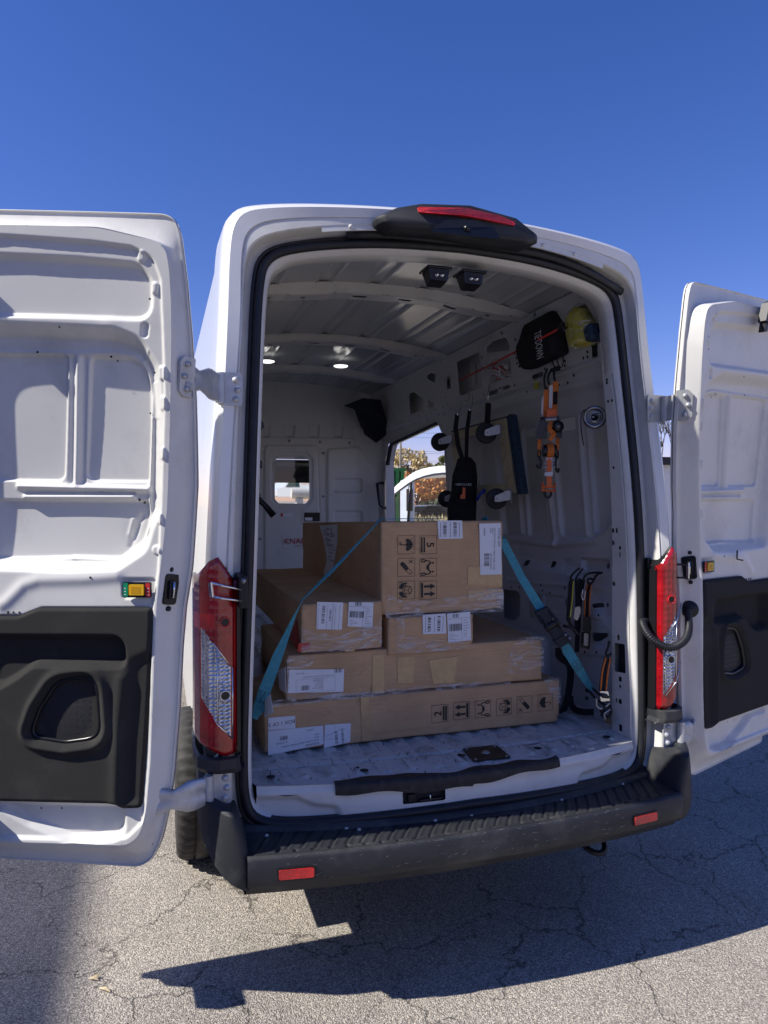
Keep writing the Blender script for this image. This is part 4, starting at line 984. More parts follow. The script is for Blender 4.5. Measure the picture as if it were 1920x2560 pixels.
for q in (W(B2,(285,690),(395,700),(430,740),(430,930),(370,970),(285,940)), W(B2,(515,760),(600,715),(620,745),(620,940),(515,950)), W(B2,(830,770),(850,765),(850,800),(832,850)), W(B2,(1065,820),(1125,808),(1140,850),(1075,858)), W(B2,(1072,1075),(1215,1080),(1215,1110),(1150,1150),(1085,1155)), W(B2,(1010,1575),(1040,1575),(1042,1610),(1012,1608)), W(B2,(1012,1645),(1035,1645),(1036,1685),(1014,1683))): h.hole(q, .02)
for x, y in ((355,672),(425,670),(627,648),(632,700),(697,722),(838,678),(1145,918),(1130,1250),(1025,1250),(1165,838),(1165,825),(1300,640)): q = W(B2, (x, y))[0]; h.chole(q[0], q[1], .007)
h.rec(W(B2,(1000,890),(1225,895),(1225,960),(1000,950)), -.010, .012, .01); h.rec(W(B2,(960,1180),(1220,1200),(1220,1290),(960,1270)), -.012, .014, .01); h.rec(W(B2,(640,740),(830,760),(830,900),(640,880)), .008, .012, .02)
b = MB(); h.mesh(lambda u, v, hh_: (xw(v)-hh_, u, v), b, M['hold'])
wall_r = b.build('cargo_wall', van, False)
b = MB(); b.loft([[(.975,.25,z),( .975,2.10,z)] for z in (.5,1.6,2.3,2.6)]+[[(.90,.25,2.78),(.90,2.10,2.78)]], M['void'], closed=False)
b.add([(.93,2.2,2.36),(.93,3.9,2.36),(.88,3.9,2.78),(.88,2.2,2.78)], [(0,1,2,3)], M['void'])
# door aperture returns
q = rpoly([(p[0],p[1],p[2] if len(p)>2 else .02) for p in SL], .02, 5)
b.loft([[(float(xw(v))+.0, u, v) for u, v in q], [(.985 if v < 2 else .95, u, v) for u, v in q]], M['hold'], closed=False, smooth=False)
b.build('wall_cavity', wall_r)
b = MB(); q2 = [(u, v) for u, v in q if v > .75]; b.tube([(float(xw(v))+.02, u, v) for u, v in q2], .020, M['rubber'], 8); b.build('side_door_seal', van)
b = MB(); q = W(A5, (862,505),(878,560),(880,640),(872,660), X=.84); b.tube([(.86,q[0][0],q[0][1]),(.80,q[0][0],q[0][1]-.01),(.80,q[2][0],q[2][1]),(.86,q[3][0],q[3][1])], .016, M['gloss'], 10); b.build('grab_handle', van)
# wheel house
b = MB(); b.box(.66,.90,.78,1.72,.70,1.02, M['hold'], .07, seg=5); b.build('wheel_house', van)
b = MB(); b.box(-.90,-.66,.78,1.72,.70,1.02, M['hold'], .07, seg=5); b.build('wheel_house', van)
# left wall (mostly hidden behind the pillar)
h = HF(.2, 3.95, .70, 2.745, .02); h.rec([(.4,1.4),(3.6,1.4),(3.6,2.3),(.4,2.3)], .012, .05, .06)
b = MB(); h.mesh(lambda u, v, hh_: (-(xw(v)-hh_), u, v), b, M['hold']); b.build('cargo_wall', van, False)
# rear pillars seen inside, with their slots
for sx in (-1, 1):
    h = HF(.014, .145, .71, 2.50, .0045)
    if sx > 0:
        def PP(f, x, y): 
            X_ = .80
            for _ in range(3): a = P(*f(x, y), X=X_); X_ = float(np.interp(a[2], [.7,1.1,1.9,2.56], [.812,.803,.774,.742]))
            return a[1]-L(a[2]), a[2]
        for x, y, w_, hh_ in ((1285,105,.003,.016),(1290,165,.006,.010),(1260,165,.008,.009),(1260,275,.008,.009),(1320,320,.007,.007),(1320,380,.003,.014),(1266,640,.009,.009),(1300,725,.004,.004),(1358,1040,.003,.014),(1260,1120,.003,.014),(1306,1118,.006,.012),(1362,1135,.003,.014),(1322,1490,.010,.011),(1322,1555,.006,.007),(1288,1680,.003,.014),(1322,1690,.010,.011),(1382,1715,.003,.014),(1366,1840,.003,.014),(1326,1925,.010,.015)):
            q = PP(B2, x, y); h.hole([(q[0]-w_,q[1]-hh_),(q[0]+w_,q[1]-hh_),(q[0]+w_,q[1]+hh_),(q[0]-w_,q[1]+hh_)], .004)
        q = [PP(B2, x, y) for x, y in ((1272,1165),(1362,1180),(1370,1440),(1275,1420))]; h.hole(q, .008)
        for x, y in ((1340,865),(1342,905),(1342,925),(1375,1040),(1385,1475),(1350,1045)): q = PP(A4, x, y); h.chole(q[0], q[1], .007)
        h.line([PP(A4,1315,970),PP(A4,1410,950)], -.003, .004)
    po = .034 if sx < 0 else 0; fe_ = lambda z: float(np.interp(z, [.7,1.2,2.1,2.5], [.147,.135,.082,.06]))
    h.outline([(-.1,.60)]+[(fe_(z), z) for z in np.linspace(.60,2.6,16)]+[(-.1,2.6)])
    b = MB(); h.mesh(lambda u, v, hh_: (sx*(np.interp(v, [.7,1.1,1.9,2.56,2.62], [.812,.803,.774,.742,.735])+po-hh_), u+lean(v), v), b, M['inner'])
    zz_ = np.linspace(.71, 2.50, 14); xi = np.interp(zz_, [.7,1.1,1.9,2.56,2.62], [.812,.803,.774,.742,.735])+po
    b.loft([[(sx*x, fe_(z)+L(z), z) for x, z in zip(xi, zz_)], [(sx*(x+.008), fe_(z)+.01+L(z), z) for x, z in zip(xi, zz_)], [(sx*(float(xw(z))+.01), fe_(z)+.05+L(z), z) for x, z in zip(xi, zz_)]], M['inner'], closed=False, smooth=False)
    b.loft([[(sx*x, .014+L(z), z) for x, z in zip(xi, zz_)], [(sx*(x+.035), .009+L(z), z) for x, z in zip(xi, zz_)]], M['inner'], closed=False, smooth=False)
    b.loft([[(sx*(x+.03), .02+L(z), z) for x, z in zip(xi, zz_)], [(sx*(x+.03), fe_(z)-.01+L(z), z) for x, z in zip(xi, zz_)]], M['dark'], closed=False, smooth=False)
    b.build('rear_pillar', van, False)
# --- roof inside with pressed beads, bows, rear header
def zc(x): return 2.835-.085*(np.abs(x)/.76)**2.3
h = HF(-.78, .78, .20, 3.95, .008)
for x in (-.62,-.36,-.10,.16,.42,.62):
    h.line([(x-.035,.25),(x-.035,3.9)], .006, .008); h.line([(x+.035,.25),(x+.035,3.9)], .006, .008); h.rec([(x-.03,.2),(x+.03,.2),(x+.03,3.9),(x-.03,3.9)], .006, .010, 0)
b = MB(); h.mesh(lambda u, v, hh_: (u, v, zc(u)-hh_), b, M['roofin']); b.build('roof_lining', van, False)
def bow(y, wd, zo, name='roof_bow', slots=True):
    h = HF(-.775, .775, -wd/2, wd/2, .005)
    prof_ = .050*sstep((wd/2-np.abs(h.V))/.022); e_ = sstep((.775-np.abs(h.U))/.22); h.H = prof_*(.35+.65*e_)+zo
    h.H += .006*sstep((np.abs(h.U)-.30)/.04)*sstep((.55-np.abs(h.U))/.04)*(prof_ > .03)
    if slots:
        for x in (-.62,-.45,-.16,.08,.33,.55): 
            if abs(x) < .4: h.hole([(x-.035,-.018),(x+.035,-.018),(x+.035,.006),(x-.035,.006)], .002)
            else: h.chole(x, -.006, .012)
        for x in (-.7,-.53,-.3,-.05,-.03,.2,.44,.66): h.chole(x, -wd/2+.012, .005); h.chole(x+.09, wd/2-.03, .005)
    b = MB(); h.mesh(lambda u, v, hh_: (u, y+v, zc(u)-hh_), b, M['hold'])
    h2 = HF(-.77,.77,-wd/2+.01, wd/2-.01,.05); h2.mesh(lambda u, v, hh_: (u, y+v, zc(u)-.012+0*hh_), b, M['dark']); b.build(name, van, False)
bow(.90, .15, .0); bow(2.02, .14, .0); bow(3.10, .12, 0)
h = HF(-.76, .76, .03, .24, .006)
for x in (-.42,-.08,.03,.40,.52,.60): h.chole(x, .11, .010)
for x in (-.5,-.2,.2,.3,.47): h.chole(x, .16, .005)
h.H += .01
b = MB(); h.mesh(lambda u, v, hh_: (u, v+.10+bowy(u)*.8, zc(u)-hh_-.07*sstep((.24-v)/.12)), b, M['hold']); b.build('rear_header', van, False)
# --- cargo lamps under the header
for px, py in ((1100,680),(1186,690)):
    p = P(px, py, Y=.0); x = p[0]; yo = float(bowy(x)); zt_ = P(px, py-18, Y=.13+yo)[2]
    b = MB(); b.box(x-.052, x+.052, .13+yo, .23+yo, zt_-.012, zt_-.002, M['gloss'], .003)
    y3 = .13+yo; f_ = [(x-.042,y3+.01,zt_-.012),(x+.042,y3+.01,zt_-.012),(x+.042,y3+.09,zt_-.012),(x-.042,y3+.09,zt_-.012)]; g_ = [(x-.036,y3+.012,zt_-.055),(x+.036,y3+.012,zt_-.055),(x+.030,y3+.07,zt_-.068),(x-.030,y3+.07,zt_-.068)]
    b.loft([f_, g_], M['gloss'], True, False); b.add(g_, [(0,1,2,3)], M['gloss']); lmp = b.build('cargo_lamp', van)
    b = MB(); b.add([(x-.026,y3+.0085,zt_-.022),(x+.026,y3+.0085,zt_-.022),(x+.024,y3+.0095,zt_-.048),(x-.024,y3+.0095,zt_-.048)], [(0,1,2,3)], M['void'])
    for k in (-.011,.011): b.lathe([(0,.008),(.005,.007),(.008,.002),(.009,0)], (x+k,y3+.009,zt_-.036), (0,-1,0), M['chrome'], 12)
    b.build('lamp_lens', lmp)
M['led'] = nmat('lit lamp', (.9,.9,.9), .4, emis=(1,.97,.92,1.3))
for px, py in ((668,927),(852,938)):
    p = P(px, py, Z=2.70); b = MB(); b.lathe([(0,-.005),(.042,-.004),(.052,.0),(.054,.006)], (p[0], min(p[1],2.98), 2.765), (0,0,1), M['led'], 24); b.build('dome_lamp', van)
# --- mirror-like black trim in the upper corner of the cab opening
# --- partition
YB = 3.9
def Bk(f, *pts):
    out = []
    for p in pts:
        a = P(*f(p[0], p[1]), Y=YB); out.append((a[0], a[2]) if len(p) < 3 else (a[0], a[2], p[2]))
    return out
h = HF(-.9, .88, .70, 2.84, .006)
dr = Bk(A5,(145,275,.05),(470,275,.06),(485,300),(485,760)); z0_ = .75
dpoly = [dr[0], dr[1], dr[3], (dr[3][0], z0_), (dr[0][0], z0_)]
h.rec(dpoly, -.014, .010, .04); h.edge(dpoly, -.010, .008, .04)
wo_ = Bk(A5,(230,320,.01),(405,320,.01),(442,360,.01),(442,610,.01),(405,650,.01),(230,650,.01),(188,610,.01),(188,360,.01)); h.rec(wo_, .010, .008, .01)
wi_ = Bk(A5,(235,342,.02),(400,345,.02),(420,370,.02),(422,600,.02),(400,632,.02),(235,630,.02),(212,605,.02),(210,370,.02)); h.hole(wi_, .02); h.edge(wi_, .005, .006, .02)
h.rec(Bk(A5,(80,225),(700,235),(700,290),(80,280)), -.008, .010, .02)
for x0, x1 in ((130,185),(270,335),(420,485),(565,630)): h.rec(Bk(A5,(x0,145),(x1,150),(x1-8,228),(x0+8,222)), .020, .016, .012)
h.rec(Bk(A5,(530,300,.05),(720,285,.05),(800,420,.1),(830,560),(835,900),(530,900)), -.022, .03, .05)
for y0, y1 in ((482,562),(678,760),(860,940)): h.rec(Bk(A5,(568,y0),(738,y0),(738,y1),(568,y1)), .022, .018, .03)
h.rec(Bk(A5,(372,670),(484,670),(484,755),(372,755)), -.006, .008, .01)
h.rec(Bk(A5,(255,815),(430,815),(430,905),(255,905)), -.004, .006, .02)
h.H += .10*sstep((h.U-.62)/.25)
b = MB(); h.mesh(lambda u, v, hh_: (u, YB-hh_, v), b, M['bulk']); part = b.build('partition', van, False)
for x, y in ((108,243),(300,250),(487,256),(667,262),(508,325),(508,588),(85,846),(125,847),(123,577)):
    b = MB(); q = Bk(A5, (x, y))[0]; b.lathe([(0,.008),(.010,.006),(.013,0)], (q[0], YB-.008, q[1]), (0,-1,0), M['steel'], 12); b.build('partition_bolt', part)
b = MB(); q = Bk(A5,(75,288),(148,288),(148,308),(75,308)); b.prism(q, lambda u, v, o: (u, YB-o, v), .002, .02, M['galv'])
b.build('door_rail', part)
b = MB(); q = Bk(A5,(388,686),(484,686),(484,740),(388,740)); b.prism(rpoly(q, .008, 3), lambda u, v, o: (u, YB-o, v), .016, .024, M['gloss']); b.build('door_handle', part)
b = MB(); b.prism(Bk(A5,(393,716),(438,716),(438,735),(393,735)), lambda u, v, o: (u, YB-o, v), .024, .0255, M['label']); b.build('warning_sticker', part); b = MB(); b.prism(Bk(A5,(260,690),(318,690),(318,711),(260,711)), lambda u, v, o: (u, YB-o, v), .015, .0165, M['label']); b.prism(Bk(A5,(247,690),(260,690),(260,711),(247,711)), lambda u, v, o: (u, YB-o, v), .015, .0165, M['red_l']); b.build('warning_sticker', part)
q = Bk(A5,(265,862))[0]; ik = Ink(lambda u, v: (u, YB-.0245, v), M['redink']); ik.at(q[0], q[1], 1).text('KNAPHEIDE', .075, 0, 0, mat=M['redink']); ik.text('SINCE 1848', .020, .10, -.042, mat=M['ink'])
ik.build('maker_plate_print', part)
b = MB(); g_ = rpoly(wi_, .02, 4); b.add([(u, YB+.004, v) for u, v in g_], [tuple(range(len(g_)))], M['glass']); b.build('partition_window', part)
# black flared corner panel
b = MB(); q = [P(*A5(x, y), Y=y_) for x, y, y_ in ((640,38,3.3),(705,60,3.5),(760,210,3.86),(830,262,3.8),(890,215,3.7),(895,130,3.5),(860,0,3.3),(760,-10,3.2))]
b.add(q, [tuple(range(len(q)))], M['black_web']); b.add([(p[0]+.02, p[1]+.12, p[2]+.02) for p in q], [tuple(range(len(q)))], M['black_web']); b.build('corner_cover', van)
# --- cab seen through the partition window
b = MB()
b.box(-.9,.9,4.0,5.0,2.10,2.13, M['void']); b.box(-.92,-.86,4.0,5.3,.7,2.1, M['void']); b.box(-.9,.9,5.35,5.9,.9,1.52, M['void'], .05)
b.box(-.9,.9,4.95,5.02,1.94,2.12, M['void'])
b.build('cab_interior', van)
b = MB(); b.add([(-.85,5.05,1.98),(.85,5.05,1.98),(.85,5.8,1.5),(-.85,5.8,1.5)], [(0,1,2,3)], M['glass']); b.build('windscreen', van)
b = MB(); b.loft([[(-.95,5.2,2.9),(.95,5.2,2.9)], [(-.95,5.1,2.2),(.95,5.1,2.2)]], M['paint'], False); b.box(-1.0,1.0,5.9,6.5,.5,1.35, M['paint'], .1); b.box(-1.0,-.93,3.9,5.9,.5,1.4, M['paint'], .02); b.build('cab_body', van)

# --- brake light pod on the roof edge
yc = L(2.80)-.105
def pd_(*pts, Y): return [(a[0], a[2]) for a in (P(x*K, y*K, Y=Y) for x, y in pts)]
pf_ = rpoly(pd_((812,466),(850,450),(903,443),(1010,449),(1112,477),(1157,514),(1159,527),(1140,534),(1050,525),(950,508),(842,495),(818,482), Y=-.125), .012, 4)
def pscale(q, f, dz=0): cx, cz = cen2(q); return [(cx+(a-cx)*f, cz+(c-cz)*f+dz) for a, c in q]
def cen2(q): return sum(p[0] for p in q)/len(q), sum(p[1] for p in q)/len(q)
cz_ = cen2(pf_)[1]
b = MB(); b.loft([[(a, -.185+.9*(c-cz_)*(c > cz_)*.5+bowy_(a), c) for a, c in pscale(pf_, .90)] for bowy_ in (lambda a: .035*(a/.35)**2,)]+[[(a, -.172+.035*(a/.35)**2+.25*max(0, c-cz_), c) for a, c in pscale(pf_, .965)], [(a, -.155+.04*(a/.35)**2+.25*max(0, c-cz_), c) for a, c in pf_], [(a, -.02+.04*(a/.35)**2, c+.01) for a, c in pf_], [(a*.9, .12, c*.0+2.86) for a, c in pf_]], M['plastic'], True, True, True); podo = b.build('brake_light_pod', van)
lp = pd_((905,443),(1010,448.5),(1080,465),(1113,480),(1112,488),(1060,478),(1000,466),(950,461),(908,456), Y=-.17)
b = MB(); b.prism(rpoly(lp, .006, 3), lambda u, v, o: (u, -.172+.035*(u/.35)**2+.25*max(0, v-cz_)-o, v), -.004, .010, M['lensb']); b.build('brake_light_lens', podo)
rp_ = [(a[0], a[2]) for a in (P(*A3(x, y), Y=-.18) for x, y in ((1135,238),(1255,172),(1420,178),(1530,212),(1590,296),(1350,270)))]
b = MB(); b.prism(rpoly(rp_, .012, 4), lambda u, v, o: (u, -.188+.035*(u/.35)**2+.2*max(0, v-cz_)-o, v), 0, .003, M['gloss'])
a = P(*A3(1385,222), Y=-.19); b.lathe([(0,.010),(.008,.010),(.011,.004),(.013,0)], (a[0], -.19, a[2]), (0,-1,-.2), M['gloss'], 16); b.build('rear_camera', podo)

# --- rear wheels
for sx in (-1, 1):
    b = MB(); cx_ = sx*.945; wy = 1.06
    prof_ = [(.205,-.10),(.27,-.117),(.325,-.115),(.345,-.104),(.356,-.085),(.358,-.04),(.346,-.036),(.346,-.028),(.359,-.026),(.36,.026),(.346,.028),(.346,.036),(.358,.04),(.356,.085),(.345,.104),(.325,.115),(.27,.117),(.205,.10)]
    seg = 132; rings = []
    for r_, hx in prof_: rings.append([(cx_+hx, wy+(r_-(.012 if r_ > .34 and k % 3 == 0 and abs(hx) > .03 else 0))*math.cos(2*math.pi*k/seg), .36+(r_-(.012 if r_ > .34 and k % 3 == 0 and abs(hx) > .03 else 0))*math.sin(2*math.pi*k/seg)) for k in range(seg)])
    b.loft(rings, M['tire'], True, True); ty = b.build('tyre', van)
    b = MB(); b.lathe([(.0,.06),(.06,.07),(.07,.04),(.16,.03),(.19,.07),(.205,.10),(.205,-.1)], (cx_, wy, .36), (sx,0,0), M['steel'], 30); b.build('wheel_rim', ty)
b = MB(); b.box(-.86,.86,.1,5.8,.45,.66, M['dark'], .03); b.box(-.7,.7,1.0,1.12,.28,.42, M['black_metal'], .03); b.build('underbody', van)

# bolt bracket at the free edge of the left door (it throws its shadow on the panel)
q = PD(93, 738, AL, dL, nL, -.02); o_m = .075; v_m = q[1]+.045+o_m*2.33
b = MB(); f_ = lambda u, v, o: fL(.80+u, v_m+v, o)
b.prism([(-.015,-.05),(-.015,.045),(.03,.045),(.03,-.05)], f_, -.02, o_m-.012, M['black_metal']); b.prism([(-.015,-.05),(-.015,-.02),(.03,-.02),(.03,-.05)], f_, o_m-.012, o_m+.006, M['black_metal']); b.prism([(-.015,.0),(-.015,.03),(.03,.03),(.03,.0)], f_, o_m-.012, o_m+.002, M['black_metal'])
b.build('bracket_or_shadow_block', doorL)
b = MB(); b.prism([(-.03,-.05),(-.03,.03),(.06,.03),(.06,-.05)], lambda u, v, o: fL(.67+u-.5*o, .73+v, o), -.01, .12, M['black_metal']); b.build('bracket_or_shadow_block', doorL)  # unseen block added low on the door, shaped for its shadow on the ground

# ================================================================== CARGO
def soft_box(x0, x1, y0, y1, z0, z1, mat, seed, r=.007, amp=.0020, slope=0., dent=.012):
    from mathutils import noise as nz
    b = bmesh.new(); bmesh.ops.create_cube(b, size=1)
    bmesh.ops.subdivide_edges(b, edges=b.edges[:], cuts=26, use_grid_fill=True)
    c = Vector(((x0+x1)/2, (y0+y1)/2, (z0+z1)/2)); hf = Vector(((x1-x0)/2, (y1-y0)/2, (z1-z0)/2))
    for v in b.verts:
        p = Vector((v.co.x*2, v.co.y*2, v.co.z*2))
        # concentrate vertices towards edges
        p = Vector([math.copysign(1-(1-abs(t))**1.6, t) if abs(t) < 1 else t for t in p]); p = Vector((p.x*hf.x, p.y*hf.y, p.z*hf.z))
        q = Vector([max(-h_+r, min(h_-r, t)) for t, h_ in zip(p, hf)]); d = p-q
        if d.length > 1e-6: p = q+d.normalized()*r
        ne = sum(1 for t, h_ in zip(p, hf) if abs(t) > h_-.03)
        w_ = c+p; k = nz.noise(w_*6+Vector((seed*3.1,0,0)))*amp
        if ne >= 2: k -= max(0, nz.noise(w_*11+Vector((0,seed,0))))*dent
        if ne >= 3: k -= max(0, nz.noise(w_*17+Vector((0,seed,5))))*dent*2
        p += (p.normalized() if ne >= 2 else (d.normalized() if d.length > 1e-6 else Vector()))*k
        v.co = c+p; v.co.z -= slope*(v.co.y-y0)
    m = MB(); m.bm(b, mat, True); return m
def carton(label, x0, x1, y0, y1, z0, z1, seed, slope=0., col=(.56,.355,.19)):
    t = empty('cardboard_box', label, 'box', 'cardboard boxes stacked in the van')
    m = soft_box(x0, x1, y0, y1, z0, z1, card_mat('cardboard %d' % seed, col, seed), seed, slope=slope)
    c = m.build('carton', t, False); return t
bx5 = carton('long flat cardboard box at the bottom, printed with six handling symbols in a row', -.73, .636, .30, 1.12, .727, .922, 1)
bx4 = carton('long flat cardboard box second from the bottom, dirty paper label at left end', -.638, .546, .30, 1.07, .930, 1.118, 2)
bx2 = carton('long cardboard box left in the third layer, with red tape at its corner', -.578, -.229, .285, 1.90, 1.126, 1.328, 3, .004)
bx3 = carton('small cardboard box under the big top box, with two paper labels side by side', -.205, .194, .29, .86, 1.090, 1.252, 4)
bx1 = carton('large top cardboard box printed with six black handling symbols and a 5', -.232, .343, .30, 2.05, 1.262, 1.663, 5, .032)
def front(yf): 
    def fr(f, *pts): 
        out = []
        for p in pts:
            a = P(*f(p[0], p[1]), Y=yf); out.append((a[0], a[2]) if len(p) < 3 else (a[0], a[2], p[2]))
        return out
    return fr
def paper(par, yf, poly, mat='label', r=.002, name='paper_label', th=.0012):
    b = MB(); b.prism(rpoly(poly, r, 2) if r else poly, lambda u, v, o: (u, yf-o, v), .0, th, M[mat]); return b.build(name, par)
def cen(q): return sum(p[0] for p in q)/len(q), sum(p[1] for p in q)/len(q)
# --- handling symbols, drawn in a unit square
def sym(ik, kind):
    ik.st([(-.5,-.5),(.5,-.5),(.5,.5),(-.5,.5)], .018, True)
    if kind == 'umbrella':
        ik.poly(arc(0,.02,.34,0,180,14)+[(-.22,-.03),(-.10,.03),(0,-.03),(.10,.03),(.22,-.03)]); ik.st([(0,.4),(0,-.30)]+arc(-.07,-.30,.07,0,-180,6), .035)
        for x, y in ((-.3,.42),(-.15,.45),(.1,.44),(.25,.43),(.38,.3),(-.38,.32),(-.05,.41),(.42,.42)): ik.st([(x,y),(x+.02,y-.06)], .022)
    elif kind in '25':
        v_, f_ = text2d(kind, .55, 'CENTER'); ik.text(kind, .62, 0, .10, 'CENTER'); ik.text(kind, .62, .012, .10, 'CENTER')
        ik.poly([(-.42,-.28),(.42,-.28),(.42,-.19),(-.42,-.19)]); ik.poly([(-.42,-.43),(.42,-.43),(.42,-.34),(-.42,-.34)])
    elif kind == 'up':
        for x in (-.21,.21): ik.poly([(x-.06,-.26),(x+.06,-.26),(x+.06,.12),(x-.06,.12)]); ik.poly([(x-.16,.12),(x+.16,.12),(x,.42)])
        ik.poly([(-.42,-.43),(.42,-.43),(.42,-.31),(-.42,-.31)])
    elif kind == 'knife':
        c, s_ = math.cos(.75), math.sin(.75); rt = lambda x, y: (x*c-y*s_+.03, x*s_+y*c-.02)
        ik.poly([rt(x, y) for x, y in rpoly([(-.40,-.12),(.14,-.12),(.14,.12),(-.40,.12)], .10, 4)]); ik.st([rt(.14,-.09),(rt(.40,-.09)),(rt(.46,.09)),rt(.14,.09)], .025)
        ik.disc(*rt(-.30,0), .035, M['tape']); ik.st([(-.40,.16),(-.22,.38)], .03); ik.st([(-.40,.38),(-.22,.16)], .03)
    elif kind == 'care':
        hx = [(.24*math.cos(R(a)), .24*math.sin(R(a))+.10) for a in range(30, 390, 60)]; ik.st(hx, .03, True)
        for k in (1,3,5): ik.st([(0,.10), hx[k-1 if k else 0]], .025)
        for sx in (-1,1): ik.poly([(sx*.42,.05),(sx*.36,.05),(sx*.30,-.12),(sx*.13,-.2),(sx*.07,-.30),(sx*.10,-.42),(sx*.26,-.40),(sx*.40,-.22)]); ik.st([(sx*.28,-.02),(sx*.14,-.20),(sx*.05,-.22)], .04); ik.st([(sx*.42,-.25),(sx*.42,-.42)], .03)
    elif kind == 'carry':
        for sx in (-1,1): ik.disc(sx*.25,.28,.055); ik.st([(sx*.16,.0),(sx*.24,.16),(sx*.34,.10),(sx*.38,-.12),(sx*.30,-.24),(sx*.34,-.42)], .05); ik.st([(sx*.38,-.12),(sx*.44,-.28),(sx*.42,-.42)], .05); ik.st([(sx*.24,.16),(sx*.13,.02)], .04)
        ik.poly([(-.12,-.10),(.12,-.10),(.12,.06),(-.12,.06)])
F1 = front(.2965)
ik = Ink(lambda u, v: (u, .2975, v), M['ink'])
for i, y in enumerate((200,338,477)):
    for j, x in enumerate((1015,1149)):
        q = F1(B1,(x, y))[0]; ik.at(q[0], q[1], .078, -math.pi/2); sym(ik, (('umbrella','5'),('knife','carry'),('care','up'))[i][j])
ik.build('handling_symbols', bx1)
ik = Ink(lambda u, v: (u, .2975, v), M['ink'])
for k, (f, x, y) in zip(('2','up','carry','care','knife','umbrella'), ((B1,1220,1230),(B1,1352,1212),(B2,100,1757),(B2,287,1737),(B2,470,1717),(B2,655,1699))):
    q = F1(f,(x, y))[0]; ik.at(q[0], q[1], .076, math.pi/2); sym(ik, k)
ik.build('handling_symbols', bx5)
def barcode_label(par, yf, q, seed, style):
    paper(par, yf, q); cx, cz = cen(q); us = [p[0] for p in q]; vs = [p[1] for p in q]; w_ = (max(us)-min(us)); h_ = (max(vs)-min(vs)); an = math.atan2(q[1][1]-q[0][1], q[1][0]-q[0][0])
    ik = Ink(lambda u, v: (u, yf-.0016, v), M['ink']); rr = random.Random(seed); ik.at(cx, cz, 1, an)
    if style == 'two':      # two upright barcodes side by side
        for x in (-.22,.18): ik.bars(x*w_-.06*w_, -.36*h_, x*w_+.07*w_, .40*h_, 18, seed+int(x*10), M['ink'], False)
        for x in (-.38,.0,.36): 
            for k in range(16): ik.st([(x*w_, (-.4+.05*k)*h_),(x*w_, (-.4+.05*k+rr.uniform(.015,.04))*h_)], .002, False, M['inkgrey'])
    elif style == 'ship':
        ik.st([(-.46*w_,.30*h_),(.46*w_,.30*h_)], .0008); ik.st([(.1*w_,.30*h_),(.1*w_,-.45*h_)], .0008)
        ik.bars(-.25*w_, .33*h_, .0*w_, .46*h_, 14, seed); ik.bars(-.42*w_, -.12*h_, .12*w_, .12*h_, 26, seed+1)
        for k in range(7): ik.st([(.18*w_, (.22-.09*k)*h_),((.18+rr.uniform(.1,.26))*w_, (.22-.09*k)*h_)], .0018, False, M['inkgrey'])
        for k in range(4): ik.st([(-.4*w_, (-.22-.06*k)*h_),((-.4+rr.uniform(.1,.4))*w_, (-.22-.06*k)*h_)], .0014, False, M['inkgrey'])
    elif style == 'side':
        ik.bars(-.30*w_, -.26*h_, -.18*w_, .34*h_, 26, seed, M['inkgrey'], False); ik.bars(-.02*w_, -.18*h_, .05*w_, .24*h_, 20, seed+1, M['inkgrey'], False)
        for x in (-.42,-.1,.12,.2,.36): 
            for k in range(18): ik.st([(x*w_, (-.44+.048*k)*h_),(x*w_, (-.44+.048*k+rr.uniform(.01,.035))*h_)], .0016, False, M['inkgrey'])
        ik.st([(.09*w_,-.45*h_),(.09*w_,.45*h_)], .0007)
    ik.build('label_print', par)
barcode_label(bx1, .2965, F1(B1,(1212,165),(1358,162),(1354,52),(1203,52)), 3, 'two')
# address-style label of the top box, turned a quarter
q = F1(B1,(1465,383),(1596,380),(1590,68),(1459,70)); paper(bx1, .2965, q)
ik = Ink(lambda u, v: (u, .2950, v), M['ink'])
def tline(ik, f, x, y, t, size, rot, F=F1): c = F(f,(x, y))[0]; ik.at(c[0], c[1], 1, rot).text(t, size)
r_ = -math.pi/2-.02
tline(ik, B1, 1580, 96, '107936-009', .0175, r_); tline(ik, B1, 1553, 96, 'MATTREO MODULE TABLE-AGED SLATE', .0105, r_); tline(ik, B1, 1540, 96, 'KING', .0105, r_); tline(ik, B1, 1527, 96, '7738', .0105, r_)
tline(ik, B1, 1490, 96, '298878', .0115, r_); tline(ik, B1, 1530, 252, 'SZ VIETNAM', .0125, r_)
c = F1(B1,(1504,290))[0]; ik.at(c[0], c[1], 1, 0).bars(-.013,-.028,.013,.028,22,5,M['ink'],False); ik.build('label_print', bx1)
barcode_label(bx2, .2815, front(.2815)(B1,(465,715),(620,718),(630,552),(470,548)), 7, 'side')
barcode_label(bx2, .2815, front(.2815)(B1,(656,698),(807,704),(814,552),(663,549)), 9, 'ship')
barcode_label(bx3, .2865, front(.2865)(B1,(1115,745),(1258,741),(1254,618),(1113,628)), 11, 'two')
barcode_label(bx3, .2865, front(.2865)(B1,(1270,795),(1410,782),(1403,608),(1262,620)), 13, 'ship')
q = F1(B1,(290,1105),(630,1096),(635,958),(300,962)); paper(bx4, .2965, q); ik = Ink(lambda u, v: (u, .2950, v), M['ink'])
c = cen(q); ik.at(c[0], c[1], 1, math.pi)
ik.text('PYTARO MODULE TV-SLATE METRO ENCASEMENT', .0062, -.085, -.020); ik.bars(-.108,-.043,-.075,-.028, 16, 2); ik.bars(.03,.015,.062,.035, 16, 4); ik.text('720-01 BOX', .007, .05, -.036)
